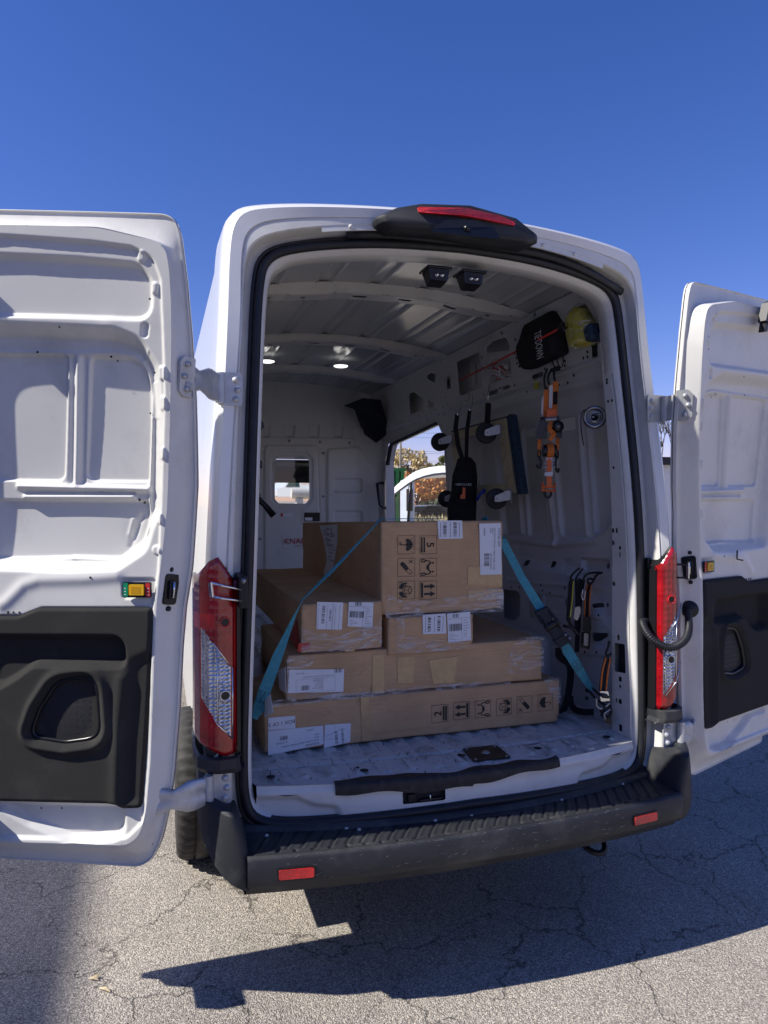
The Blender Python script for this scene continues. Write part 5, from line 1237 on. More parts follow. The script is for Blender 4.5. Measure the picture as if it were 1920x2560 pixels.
for k in range(8): ik.text(('UNIT 4 FLOOR 2','PO NUMBER 88410','CARTON 2 OF 3','ORDER 7741','SHIP TO DOCK','WEIGHT 41 KG','MADE IN VIETNAM','ITEM 30-11')[k], .0055, -.03, -.008+k*.0062)
ik.st([(-.08,-.012),(.085,-.010),(.085,.044),(-.08,.044)], .0006, True); ik.build('label_print', bx4)
q = F1(B1,(172,1330),(338,1318),(336,1242),(172,1255)); paper(bx5, .2965, q); c = cen(q)
ik = Ink(lambda u, v: (u, .2950, v), M['ink']); ik.at(c[0], c[1], 1, math.pi+.07).text('BOX 1 OF 3', .021, 0, 0, 'CENTER'); ik.build('label_print', bx5)
q = F1(B1,(170,1485),(510,1415),(507,1302),(172,1335)); paper(bx5, .2965, q); c = cen(q)
ik = Ink(lambda u, v: (u, .2950, v), M['ink']); ik.at(c[0], c[1], 1, math.pi+.10)
ik.text('230268-007', .0125, -.095, .035); ik.text('MONTGOMERY ADJ-ES TURNED CHERRY', .0085, -.095, .021); ik.text('KING', .0085, -.095, .009); ik.text('8479', .0085, -.095, -.003); ik.text('232854', .0095, -.078, -.026); ik.text('SZ VIETNAM', .0085, .035, .004); ik.bars(.035,-.022,.066,-.006,18,6); ik.build('label_print', bx5)
q = F1(B1,(512,1440),(672,1402),(676,1288),(517,1298)); paper(bx5, .2965, q); c = cen(q); ik = Ink(lambda u, v: (u, .2950, v), M['inkgrey']); ik.at(c[0], c[1], 1, .06)
ik.bars(-.012,-.04,.0,.018,20,3,None,False); ik.bars(.016,-.04,.026,.022,24,8,None,False); ik.st([(-.05,.0),(-.01,.012),(.02,.022),(.034,.020)], .0012); ik.st([(-.02,.045),(-.005,.03),(-.012,.02)], .0008); ik.st([(-.048,-.012),(-.02,-.014)], .001); ik.build('label_print', bx5)
# tape strips and stretch wrap
for par, f, pts in ((bx1,B1,((1392,335),(1598,330),(1600,455),(1388,445))), (bx1,B1,((1390,478),(1604,470),(1604,530),(1395,545))), (bx4,B1,((962,888),(1066,880),(1058,1045),(960,1042))), (bx4,B1,((810,875),(880,868),(880,1105),(806,1110))), (bx5,B1,((735,1130),(785,1127),(800,1392),(745,1400))), (bx4,B1,((1150,905),(1325,880),(1310,1040),(1180,1050))), (bx2,B1,((640,780),(700,778),(700,850),(640,852)))):
    paper(par, .2985, F1(f,*pts), 'tape', 0, 'packing_tape', .0016)
def wrap(par, yf, q, name='stretch_wrap'):
    u0, u1 = min(p[0] for p in q), max(p[0] for p in q); v0, v1 = min(p[1] for p in q), max(p[1] for p in q)
    h = HF(u0, u1, v0, v1, .006); h.outline(q); h.H += .0018*np.sin(h.U*90+np.sin(h.V*70)*2)*np.sin(h.V*110+h.U*30)
    b = MB(); h.mesh(lambda u, v, hh_: (u, yf-.002-np.abs(hh_), v), b, M['wrap']); b.build(name, par, False)
wrap(bx1, .2965, F1(B1,(885,610),(900,500),(1000,545),(1606,490),(1604,608),(1200,625),(890,650)))
wrap(bx2, .2815, front(.2815)(B1,(372,860),(372,700),(600,760),(866,640),(866,835)))
wrap(bx3, .2865, front(.2865)(B1,(955,865),(950,640),(1000,640),(1010,760),(1425,800),(1425,835)))
wrap(bx4, .2965, F1(B1,(285,1160),(285,880),(480,870),(420,950),(300,960),(300,1110),(640,1100),(640,1140)))
wrap(bx4, .2965, F1(B2,(290,1450),(350,1200),(420,1120),(640,1105),(640,1450)))
wrap(bx5, .2965, F1(B1,(190,1190),(190,1150),(1100,1062),(1650,1020),(1650,1045),(1100,1095)))
wrap(bx1, .2965, F1(B1,(1390,475),(1606,465),(1606,560),(1390,560)))
wrap(bx5, .2965, F1(B2,(640,1500),(700,1470),(790,1480),(790,1700),(740,1700)))
# red tape on the lower left corner
b = MB(); q = front(.2835)(B1,(358,800),(425,798),(428,835),(385,842),(378,855),(350,850)); b.prism(q, lambda u, v, o: (u, .2835-o, v), 0, .002, M['redtape'])
q = [P(*B1(x, y), X=-.5815) for x, y in ((345,650),(305,760),(350,840),(362,800),(350,700))]; b.add([(-.581, p[1], p[2]) for p in q]+[(-.583, p[1], p[2]) for p in q], [(0,1,2,3,4),(9,8,7,6,5)], M['redtape']); b.build('red_tape', bx2)
# paper note hanging on the left side of the big box
q = [P(*B1(x, y), X=-.236) for x, y in ((485,82),(592,76),(592,180),(575,300),(548,395),(508,384),(530,290),(512,175))]
n_ = len(q); b = MB()
sb = lambda y, z, o: (-.2345-o, y, z)
b.prism([(p[1], p[2]) for p in q], sb, 0, .0015, M['label']); b.build('paper_label', bx1)
ik = Ink(lambda u, v: (-.2368, u, v), M['ink'])
for t, x, y, s_, e_ in (('Fragile Fnl', 520,100,.022,1.9), ('The Bir', 507,128,.042,2.3), ('man', 520,163,.036,2.2), ('Room', 528,195,.032,2.0), ('Floor 1 Unit 3', 540,222,.014,2.2), ('Box 2', 545,245,.016,2.2), ('Order', 540,270,.014,2.2), ('No 300220', 540,290,.014,2.2)):
    c = P(*B1(x, y), X=-.2368); ik.at(c[1], c[2], 1, 0); v, f = text2d(t, s_, 'LEFT'); ik.mb.add([(-.2368, c[1]-a*e_, c[2]+bb) for a, bb in v], f, M['ink'])
ik.build('label_print', bx1)
q = [P(*B1(x, y), X=-.734) for x, y in ((140,1165),(185,1110),(203,1225),(150,1250))]; b = MB(); b.prism([(p[1], p[2]) for p in q], lambda y, z, o: (-.7335-o, min(y,1.0), z), 0, .0015, M['label']); b.build('paper_label', bx5)
q = [P(*B1(x, y), X=-.642) for x, y in ((230,965),(275,945),(280,1105),(240,1080))]; b = MB(); b.prism([(p[1], p[2]) for p in q], lambda y, z, o: (-.6405-o, y, z), 0, .0015, M['label']); b.build('paper_label', bx4)
# supporting cartons further in, carrying the long ones
# --- blue ratchet strap over the stack
st = empty('ratchet_strap', 'turquoise ratchet strap tied over the stack of boxes with a black ratchet', 'ratchet strap')
b = MB()
pL = [(-.10,.40,1.672), (-.225,.335,1.672), (-.243,.325,1.655), P(B1(560,360)[0], B1(560,360)[1], Y=.27), P(B1(385,530)[0], B1(385,530)[1], Y=.262), P(B1(330,640)[0], B1(330,640)[1], Y=.255), P(B1(230,880)[0], B1(230,880)[1], Y=.25), P(B1(150,1090)[0], B1(150,1090)[1], Y=.24), P(B1(115,1200)[0], B1(115,1200)[1], Y=.235), P(B1(88,1262)[0], B1(88,1262)[1], Y=.23)]
b.ribbon([(.10,.42,1.67)]+pL, [.03,.03,.02,.016,.016,.014,.020,.040,.048,.046,.02], .0025, M['cyan'], [(0,1,0)]*4+[(.6,.3,.7)]*3+[(.9,-.1,.35)]*4)
b.build('webbing', st)
ik = Ink(lambda u, v: (0,0,0), M['ink']); c = P(*B1(130,1140), Y=.232); ax = (Vector(pL[8])-Vector(pL[7])).normalized(); ay = Vector((.9,-.1,.35)); ay = (ay-ax*ay.dot(ax)).normalized()
nn_ = ax.cross(ay); nn_ = nn_ if nn_.y < 0 else -nn_
cc = Vector(pL[7]).lerp(Vector(pL[8]), .35); ik.fn = lambda u, v: tuple(cc+ax*u+ay*v+nn_*.0025)
ik.st([(-.022,-.02),(.022,-.02),(.022,.02),(-.022,.02)], .0015, True); ik.st([(-.02,-.015),(.02,-.004),(-.02,.004),(.02,.015)], .0015); ik.build('stitching', st)
# right part
rp = [P(*B2(270,250), X=.36), P(*B2(440,580), X=.44), P(*B2(640,910), X=.53)]
rp2 = [P(*B2(815,1175), X=.60), P(*B2(935,1370), X=.66), P(*B2(1020,1510), X=.72), P(*B2(1080,1595), X=.76)]
b = MB(); b.ribbon([(.34,.5,1.668),(.352,.5,1.66)]+rp, [.045,.045,.036,.036,.042], .0025, M['cyan'], [(0,1,0),(0,1,0)]+[(.85,-.25,.45)]*3); b.build('webbing', st)
b = MB(); b.ribbon(rp2, [.045,.045,.034,.022], .0028, M['cyan'], (.85,-.25,.45)); b.build('webbing', st)
wax = (Vector(rp2[1])-Vector(rp2[0])).normalized(); way = Vector((.85,-.25,.45)); way = (way-wax*way.dot(wax)).normalized(); wn3 = wax.cross(way); wn3 = wn3 if wn3.y < 0 else -wn3
cc2 = Vector(rp2[1]); ik = Ink(lambda u, v: tuple(cc2+wax*u+way*v+wn3*.0025), M['ink']); ik.st([(-.02,-.018),(.02,-.018),(.02,.018),(-.02,.018)], .0015, True); ik.st([(-.018,-.014),(.018,-.004),(-.018,.004),(.018,.014)], .0015); ik.build('stitching', st)
a0 = Vector(rp[2]); a1 = Vector(rp2[0]); ax = (a1-a0).normalized(); Ln = (a1-a0).length
fr_ = lambda u, v, o: tuple(a0+ax*u+way*v+wn3*o)
b = MB()
for s_ in (-1,1): b.prism(rpoly([(-.02,-.030),(Ln*.3,-.034),(Ln*.55,-.026),(Ln*1.05,-.028),(Ln*1.08,.028),(Ln*.55,.030),(Ln*.35,.055),(.02,.060),(-.015,.035)], .012, 4), lambda u, v, o: fr_(u, s_*.024+o, v*.8+.014) if True else None, -.002, .002, M['black_metal'])
b.prism(rpoly([(-.035,-.030),(.03,-.036),(.05,.036),(-.025,.032)], .008, 4), fr_, .0, .035, M['black_metal'])
b.cyl(fr_(Ln*.32,-.034,.03), fr_(Ln*.32,.036,.03), .017, M['black_metal'], 14); b.cyl(fr_(Ln*.78,-.034,.02), fr_(Ln*.78,.036,.02), .012, M['black_metal'], 14)
b.prism(rpoly([(Ln*.35,-.026),(Ln*1.0,-.03),(Ln*1.0,.03),(Ln*.35,.026)], .006, 3), fr_, .018, .028, M['black_metal'])
for u, v in ((.03,.02),(Ln*.3,.03),(Ln*.75,.026),(Ln*.9,.032)): b.lathe([(0,.008),(.006,.006),(.008,0)], fr_(u, v, .034), wn3, M['steel'], 10)
b.tube([fr_(Ln*.5,.04,.03), fr_(Ln*.7,.07,.035), fr_(Ln*.95,.075,.035)], .007, M['black_metal'], 8); b.build('ratchet', st)
b = MB(); e = Vector(rp2[3]); b.tube(bez([e+Vector((-.01,0,.02)), e+Vector((.03,-.005,-.02)), e+Vector((.075,-.01,-.055)), e+Vector((.09,-.01,-.095)), e+Vector((.05,0,-.10))], 20), .0055, M['black_metal'], 8)
b.tube(bez([e+Vector((-.02,0,.0)), e+Vector((.015,-.005,-.04)), e+Vector((.06,-.01,-.07))], 10), .0055, M['black_metal'], 8); b.build('strap_hook', st)
# dangling tail of black webbing
b = MB(); q = [P(*B2(775,1210), X=.66), P(*B2(770,1300), X=.68), P(*B2(880,1345), X=.74), P(*B2(880,1500), X=.76), P(*B2(850,1680), X=.76), P(*B2(800,1800), X=.74)]; b.ribbon(bez(q, 24), .034, .003, M['black_web'], (.95,-.2,0)); b.build('strap_tail', st)
b = MB(); q = [P(*B2(875,1640), X=.77), P(*B2(880,1720), X=.77), P(*B2(930,1775), X=.77), P(*B2(1010,1785), X=.78), P(*B2(1085,1785), X=.80)]; b.ribbon(bez(q, 20), .03, .003, M['black_web'], (.5,-.2,.85)); b.build('strap_tail', st)

# ================================================================== THINGS HANGING ON THE RIGHT WALL
def facing(f, x0, y0, X):
    a = P(*f(x0, y0), X=X); fw = Vector((math.sin(YAW), math.cos(YAW), 0)); d0 = (Vector(a)-Vector(CAM)).dot(fw)
    def g_(x, y, o=0.):
        r_ = Vector(ray(*f(x, y))); t = (d0-o)/r_.dot(fw); return tuple(Vector(CAM)+r_*t)
    g_.px = d0/FPX; return g_
# furniture dolly
dl = empty('furniture_dolly', 'pale wooden furniture dolly with four black casters hung on the right wall', 'dolly')
def wl_(x, f, pts): return [(p[1], p[2]) for p in (P(*f(a, c), X=x) for a, c in pts)]
def board(pts, m, x0=.775, x1=.80, name='board'):
    b = MB(); b.prism(wl_((x0), A6, pts), lambda u, v, o: (x0+o, u, v), 0, x1-x0, M[m]); return b.build(name, dl)
board(((333,205),(692,110),(697,165),(336,262)), 'wood'); board(((630,165),(690,150),(742,560),(690,575)), 'wood', .777); board(((328,262),(372,250),(420,560),(378,575)), 'wood', .777); board(((395,558),(750,535),(762,600),(400,615)), 'wood')
board(((690,108),(712,96),(786,608),(758,612)), 'carpet', .765, .81, 'carpet_edge'); board(((333,200),(690,105),(712,92),(690,112),(333,208)), 'carpet', .77, .81, 'carpet_edge')
def caster(x, y, r_):
    c = P(*A6(x, y), X=.69); rad = r_*.3858*((c[1]-CAM[1])*math.cos(YAW)+(c[0]-CAM[0])*math.sin(YAW))/FPX
    ax = Vector((.30,.954,0)); cc_ = Vector(c); b = MB()
    b.lathe([(0,-.012),(rad*.35,-.014),(rad*.4,-.010),(rad*.86,-.012),(rad*.97,-.010),(rad,-.004),(rad,.010),(rad*.9,.016),(0,.016)], cc_, ax, M['rubber'], 36); o_ = b.build('caster', dl)
    b = MB(); side = Vector((.954,-.30,0))
    for s_ in (-1,1):
        fn_ = lambda u, v, o: tuple(cc_+side*u+Vector((0,0,v))+ax*(s_*.022+o))
        b.prism(rpoly([(-.014,-.016),(.012,-.018),(.075,-.005),(.075,.045),(.055,.045),(-.012,.016)], .006, 3), fn_, -.002, .002, M['galv'])
    b.cyl(tuple(cc_-ax*.030), tuple(cc_+ax*.028), .007, M['steel'], 12)
    b.prism([(-.03,-.035),(.035,-.035),(.035,.045),(-.03,.045)], lambda u, v, o: (.772-o, c[1]+u, c[2]+v+.01), 0, .005, M['galv']); b.cyl((.745,c[1],c[2]+.012), (.77,c[1],c[2]+.012), .022, M['galv'], 14)
    b.build('caster_fork', o_)
for a in ((260,272,60),(560,215,68),(300,640,55),(625,640,68)): caster(*a)
# backpack
G_ = facing(A6, 400, 560, .66)
bp = empty('backpack', 'black tool backpack with an orange tool in its pocket, hanging on the right wall', 'backpack')
def pillow(pts, g_, mat, th, name, par, r=20, o0=0.):
    q = rpoly(pts, r, 5); cx, cy = cen(q); b = MB(); rings = []
    for s_, o in ((.90,-.02),(1.0,.0),(1.0,th*.35),(.95,th*.75),(.82,th*.95),(.45,th*1.0),(.05,th)):
        rings.append([g_(cx+(p[0]-cx)*s_, cy+(p[1]-cy)*s_, o0+o+.004*math.sin(p[0]*.13)*math.cos(p[1]*.11)) for p in q])
    b.loft(rings, mat, True, True, True); return b.build(name, par)
pillow(((372,378),(455,368),(492,410),(502,500),(498,620),(492,800),(310,800),(306,680),(330,600),(338,490),(362,420)), G_, M['black_web'], .09, 'bag_body', bp)
pillow(((318,640),(486,635),(494,730),(490,800),(312,800)), G_, M['black_web'], .06, 'bag_pocket', bp, 14, .06)
pillow(((362,450),(480,445),(485,520),(480,630),(345,635),(350,520)), G_, M['black_web'], .05, 'bag_pocket', bp, 14, .05)
b = MB(); b.prism(rpoly([(405,565),(425,570),(422,665),(388,660),(392,615),(404,610)], 4, 3), lambda u, v, o: G_(u, v, o), .13, .15, M['orangep']); b.prism([(360,640),(430,640),(430,672),(360,670)], lambda u, v, o: G_(u, v, o), .13, .156, M['black_web']); b.build('orange_tool', bp)
b = MB(); b.tube([G_(497,650,.09), G_(520,610,.10), G_(552,580,.10)], .010, M['blue'], 10); b.tube([G_(496,605,.08), G_(508,560,.09), G_(517,530,.09)], .004, M['steel'], 8); b.build('screwdriver', bp)
ik = Ink(lambda u, v: G_(360+u, 548-v, .128), M['label']); ik.text('HERCULES', 22, 0, 0); ik.build('bag_print', bp)
b = MB(); b.ribbon([G_(372,92,0), G_(360,180,.02), G_(375,290,.03), G_(402,375,.04)], .028, .005, M['black_web'], (.95,-.3,0)); b.build('shoulder_strap', bp)
b = MB(); b.ribbon([G_(452,65,0), G_(434,200,.02), G_(432,290,.03), G_(430,375,.04)], .024, .005, M['black_web'], (.95,-.3,0)); b.build('shoulder_strap', bp)
for x0, y0, x1, y1, nm in ((388,5,374,92,'snap_hook'),(460,-25,452,62,'snap_hook')):
    b = MB(); a = Vector(G_(x0, y0, -.06)); c = Vector(G_(x1, y1, 0)); m_ = (a+c)/2; b.tube(bez([c, c+Vector((.015,0,.02)), m_+Vector((.012,0,0)), a+Vector((.02,.02,.02)), a+Vector((-.005,.02,.03)), a+Vector((-.012,0,0)), m_+Vector((-.01,0,-.01))], 24), .0035, M['chrome'], 8); b.lathe([(.006,-.01),(.010,0),(.006,.01)], c, (0,0,1), M['chrome'], 10); b.build(nm, bp)
st2 = empty('hanging_strap', 'short black strap on a snap hook that holds up the dolly', 'strap')
G2 = facing(A4, 572, 1060, .76); b = MB(); b.ribbon([G2(572,1058,.0), G2(570,1120,.02), G2(565,1190,.02)], .034, .006, M['black_web'], (.95,-.3,0)); b.build('webbing', st2)
b = MB(); b.tube([G2(580,935,-.02), G2(572,1000,.0), G2(570,1060,.0)], [.003,.006,.004], M['chrome'], 8); b.build('snap_hook', st2)
# orange ratchet straps
G3 = facing(A4, 970, 1150, .74)
os_ = empty('orange_ratchet_straps', 'bundle of orange ratchet straps with black ratchets hanging from black hooks near the rear door', 'ratchet straps')
b = MB()
for x0, y0, x1, y1 in ((955,835,940,960),(975,850,968,945),(1005,830,1015,940)): b.tube(bez([G3(x0,y0,-.03), G3((x0+x1)/2-16,(y0+y1)/2-5,0), G3(x1,y1,.0), G3(x1+10,y1+12,.0), G3(x1+16,y1-6,.0)], 16), .0055, M['black_metal'], 8)
b.tube([G3(985,770,-.02), G3(990,800,0), G3(1003,822,0)], .004, M['black_metal'], 8); b.tube(bez([G3(1055,740,-.02), G3(1060,800,0), G3(1040,840,0), G3(1020,790,0), G3(1012,765,-.02)], 16), .003, M['black_metal'], 8)
b.prism(rpoly([(968,835),(1035,808),(1042,845),(980,858)], 8, 3), lambda u, v, o: G3(u, v, o), -.01, .02, M['black_web']); b.build('hook', os_)
def pq(pts, m, o0, o1, name): b = MB(); b.prism(rpoly(pts, 5, 3), lambda u, v, o: G3(u, v, o), o0, o1, M[m]); return b.build(name, os_)
pq([(990,920),(1028,912),(1026,960),(1018,1130),(985,1130),(990,1010)], 'orange', .0, .012, 'webbing'); pq([(932,975),(962,965),(960,1150),(928,1150)], 'orange', .0, .010, 'webbing'); pq([(965,940),(988,935),(990,1150),(962,1150)], 'orange', .012, .02, 'webbing')
pq([(968,945),(990,940),(986,1090),(966,1092)], 'label', .02, .022, 'care_tag'); pq([(918,1030),(932,1000),(928,1140),(915,1130)], 'label', .0, .004, 'care_tag'); pq([(992,985),(1022,978),(1020,1065),(992,1068)], 'black_web', .012, .014, 'care_tag')
pq([(950,1098),(1015,1096),(1018,1155),(1000,1150),(998,1190),(965,1190),(962,1150),(950,1150)], 'orangep', .02, .045, 'ratchet_handle')
pq([(905,1170),(955,1155),(950,1230),(955,1290),(900,1290),(878,1285),(880,1240)], 'gloss', .01, .05, 'ratchet'); pq([(1000,1150),(1030,1135),(1042,1190),(1052,1250),(1048,1285),(990,1280),(985,1220)], 'gloss', .01, .05, 'ratchet')
b = MB(); b.lathe([(0,.02),(.012,.022),(.026,.018),(.030,.006),(.030,-.01)], G3(1022,1210,.05), (-.3,-.95,0), M['gloss'], 20); b.lathe([(0,.024),(.006,.023),(.008,.02)], G3(1022,1210,.05), (-.3,-.95,0), M['steel'], 12)
b.cyl(G3(910,1160,.03), G3(1028,1150,.03), .009, M['gloss'], 12); b.cyl(G3(940,1165,.05), G3(1010,1160,.05), .012, M['steel'], 12); b.build('ratchet', os_)
b = MB(); b.ribbon(bez([G3(985,1190,.05), G3(965,1215,.065), G3(975,1240,.07), G3(1002,1255,.06), G3(985,1275,.05), G3(970,1300,.05)], 16), .022, .004, M['orange'], (.95,-.3,0)); b.build('webbing', os_)
pq([(893,1290),(918,1288),(910,1400),(890,1395)], 'orange', .01, .02, 'webbing'); pq([(1008,1285),(1035,1283),(1028,1380),(1010,1385)], 'orange', .01, .02, 'webbing')
b = MB(); b.cyl(G3(926,1365,.03), G3(1010,1365,.03), .030, M['gloss'], 22); b.cyl(G3(948,1365,.03), G3(990,1365,.03), .036, M['orange'], 24); b.build('webbing_roll', os_)
b = MB()
for x, y in ((902,1370),(1016,1370)):
    b.tube([G3(x+8*math.cos(a*.5236)*1.2, y+18+34*math.sin(a*.5236)*.8, .02) for a in range(12)], .004, M['gloss'], 8, closed=True)
for q in ([(900,1400),(915,1430),(912,1475),(895,1480),(886,1455)], [(1018,1400),(1006,1440),(1010,1485),(1024,1515),(1030,1480)]): b.tube(bez([G3(x, y, .02) for x, y in q], 14), .0055, M['gloss'], 8)
b.build('hook', os_)
pq([(945,1405),(990,1405),(994,1500),(940,1500)], 'galv', .02, .035, 'buckle'); pq([(952,1420),(982,1420),(985,1600),(950,1600)], 'orangep', .036, .046, 'buckle'); pq([(938,1505),(992,1500),(990,1530),(938,1530)], 'label', .046, .052, 'buckle')
G3b = lambda x, y, o=0.: G3(x, y, o)
b = MB(); b.tube([G3b(x, y+1037, .03) for x, y in ((925,530),(920,585),(1000,590),(1003,535))], .006, M['orangep'], 8); b.tube([G3b(922,1598,.03), G3b(1000,1600,.03)], .006, M['orangep'], 8); b.tube([G3b(940+24, 1570,.03), G3b(962,1545,.03)], .012, M['orangep'], 8)
b.tube(bez([G3b(940,1615,.02), G3b(936,1655,.02), G3b(958,1675,.02), G3b(980,1655,.02), G3b(976,1625,.02)], 16), .006, M['gloss'], 8); b.cyl(G3b(925,1475,.04), G3b(1005,1470,.04), .006, M['steel'], 10); b.cyl(G3b(930,1450,.04), G3b(1000,1446,.04), .006, M['steel'], 10); b.build('hook', os_)
# chrome cup on the wall
c = P(*A4(1262,1148), X=.80); rg = .055; ax = (-.55,-.83,0)
b = MB(); b.lathe([(0,-.03),(rg*.25,-.028),(rg*.30,.012),(rg*.42,.016),(rg*.50,-.012),(rg*.62,-.010),(rg*.70,.014),(rg*.86,.016),(rg*.96,.006),(rg,-.004),(rg*.9,-.03),(rg*.6,-.05)], c, ax, nmat('dull stainless', (.33,.34,.35), .24, metal=1, noise=.15, nscale=30), 40)
b.lathe([(0,-.02),(rg*.24,-.024)], c, ax, M['dark'], 20); b.tube([(c[0]-.01,c[1]-.01,c[2]), (c[0]-.02,c[1]+.055,c[2]+.0), (c[0]+.02,c[1]+.10,c[2]+.0)], .003, M['chrome'], 8)
cp = b.build('chrome_lamp', None); tag(cp, 'round chrome cup fixed to the wall just inside the right rear pillar', 'lamp')
b = MB(); q = [P(*A4(x, y), X=.84) for x, y in ((1215,1097),(1185,1105),(1172,1140),(1172,1200),(1180,1280),(1190,1330))]; b.tube(bez(q, 20), .003, M['rubber'], 6); o_ = b.build('lamp_cable', None); o_.parent = cp
# bags in the upper cut-outs
bg_ = empty('storage_bag', 'black tie down storage bag stuffed into the upper opening of the right wall', 'bag')
def wpillow(pts, X0, mat, th, name, par, f=A4, r=18):
    q = [(p[1], p[2]) for p in (P(*f(a, c), X=X0) for a, c in pts)]; q = rpoly(q, .02, 5); cx, cy = cen(q); b = MB(); rings = []
    for s_, o in ((.92,-.06),(1.0,-.02),(1.0,th*.3),(.93,th*.7),(.78,th*.95),(.4,th*1.05),(.04,th)):
        rings.append([(X0-o-.006*math.sin(a*33)*math.cos(c*29), cx+(a-cx)*s_, cy+(c-cy)*s_) for a, c in q])
    b.loft(rings, mat, True, True, True); return b.build(name, par)
wpillow(((842,545),(1005,458),(1042,520),(1056,735),(935,790),(822,842),(795,760),(783,705),(815,640)), .775, M['black_web'], .06, 'bag_body', bg_)
bx_ = .775-.068
ik = Ink(lambda u, v: (bx_, u, v), M['label']); a = P(*A4(888,592), X=bx_); c = P(*A4(905,765), X=bx_); rot = -math.pi/2-.15
v, f = text2d('TIE DOWN', .082, 'LEFT'); ik.mb.add([(bx_-.002*0, a[1]+(c[1]-a[1])*(p/.40)*1.0-q*1.3*.9, a[2]+(c[2]-a[2])*(p/.40)) for p, q in v], f, M['label'])
ik.build('bag_print', bg_)
yb_ = empty('yellow_vest_bag', 'plastic bag with a yellow vest stuffed into the opening beside the rear pillar', 'bag')
wpillow(((1112,500),(1160,425),(1215,440),(1262,540),(1262,640),(1190,690),(1130,705),(1118,640)), .80, M['yellow'], .05, 'vest', yb_)
wpillow(((1200,560),(1262,530),(1266,640),(1215,665)), .755, M['carpet'], .02, 'vest', yb_)
h_ = [(1105,460),(1175,410),(1225,440),(1262,520),(1268,650),(1130,712),(1108,600)]; wpillow(h_, .765, M['wrap'], .035, 'plastic_bag', yb_)
cb_ = empty('cable_bag', 'clear plastic bag with red and white cables stuffed into a wall opening', 'bag')
b = MB()
for k in range(16):
    a = P(*A4(600+rng.uniform(-15,95), 830+rng.uniform(-40,80)), X=.84); c = P(*A4(600+rng.uniform(0,110), 830+rng.uniform(-20,85)), X=.82); b.tube(bez([a, ((a[0]+c[0])/2-.02,(a[1]+c[1])/2+.03,(a[2]+c[2])/2+.03), c], 8), .005, M['red' if k % 2 else 'label'], 6)
b.build('cable', cb_); wpillow(((545,860),(600,790),(712,800),(716,880),(600,935)), .83, M['wrap'], .03, 'plastic_bag', cb_)
for x0, x1, y0, y1, lb in ((440,482,780,960,'tall pale cardboard tube standing in the wall opening'), (485,520,800,940,'short cloudy plastic tube standing in the wall opening')):
    a = P(*A4((x0+x1)/2, y0), X=.90); c = P(*A4((x0+x1)/2, y1), X=.90); b = MB(); r_ = (x1-x0)*.3858*4.4/FPX/2; b.tube([(a[0],a[1],a[2]), (c[0],c[1],c[2])], r_, M['tube'], 16); tag(b.build('storage_tube', None), lb, 'tube')
# red bungee
b = MB(); a = P(*A4(345,930), X=.83); c = P(*A4(1020,580), X=.70); b.tube([a, tuple((Vector(a)+Vector(c))/2+Vector((-.01,0,-.01))), c], .0055, M['red'], 8)
bu = b.build('bungee_cord', None); tag(bu, 'red bungee cord stretched across the bags on the upper right wall', 'bungee cord')
b = MB(); d_ = P(*A4(1110,550), X=.80); b.tube(bez([c, P(*A4(1058,565), X=.72), P(*A4(1090,572), X=.76), d_], 14), .006, M['gloss'], 8); b.lathe([(.004,-.02),(.013,-.01),(.013,.02),(.005,.03)], P(*A4(1055,566), X=.72), (0,.3,1), M['gloss'], 10); o_ = b.build('cord_end', None); o_.parent = bu
b = MB(); b.tube(bez([P(*A4(x, y), X=.83) for x, y in ((315,905),(310,930),(325,945),(345,935))], 10), .006, M['gloss'], 8); o_ = b.build('cord_end', None); o_.parent = bu
b = MB(); q = wl_(.845, A4, ((875,905),(905,905),(905,965),(875,968))); b.prism(q, lambda u, v, o: (.840-o, u, v), 0, .002, M['yellow']); o_ = b.build('warning_sticker', None); o_.parent = wall_r
# straps hanging at the lower rear of the wall
G4 = facing(B2, 950, 800, .79)
def strapset(name, label, parts_):
    t = empty(name, label, 'strap'); 
    for nm, kind, pts, wd, m, o in parts_:
        b = MB()
        if kind == 'r': b.ribbon(bez([G4(x, y, o) for x, y in pts], 20), wd, .004, M[m], (.95,-.3,0))
        elif kind == 't': b.tube(bez([G4(x, y, o) for x, y in pts], 24), wd, M[m], 8)
        else: b.prism(rpoly(pts, 10, 3), lambda u, v, oo: G4(u, v, oo), o, o+wd, M[m])
        b.build(nm, t)
    return t
strapset('hanging_strap', 'black straps with yellow edge hanging from the hole in the lower right wall', [('webbing','r',[(885,620),(872,780),(860,960)],.022,'black_web',.02), ('webbing','r',[(905,610),(895,780),(875,940)],.006,'yellow',.024), ('webbing','r',[(945,600),(950,800),(940,1050)],.030,'black_web',.0), ('webbing','r',[(990,600),(965,760),(945,1000),(935,1250)],.022,'black_web',-.01),
    ('hook','t',[(960,500),(930,520),(880,575),(880,630),(905,600)],.0055,'black_metal',.03), ('hook','t',[(990,505),(960,540),(925,590),(940,630),(965,590)],.0055,'black_metal',.03), ('hook','t',[(1140,540),(1060,540),(1010,560),(985,620)],.0055,'black_metal',.02), ('ratchet','p',[(920,850),(965,840),(970,900),(940,970),(905,950)],.03,'steel',.02), ('ratchet','t',[(850,940),(880,1010),(930,1080)],.008,'black_metal',.04)])
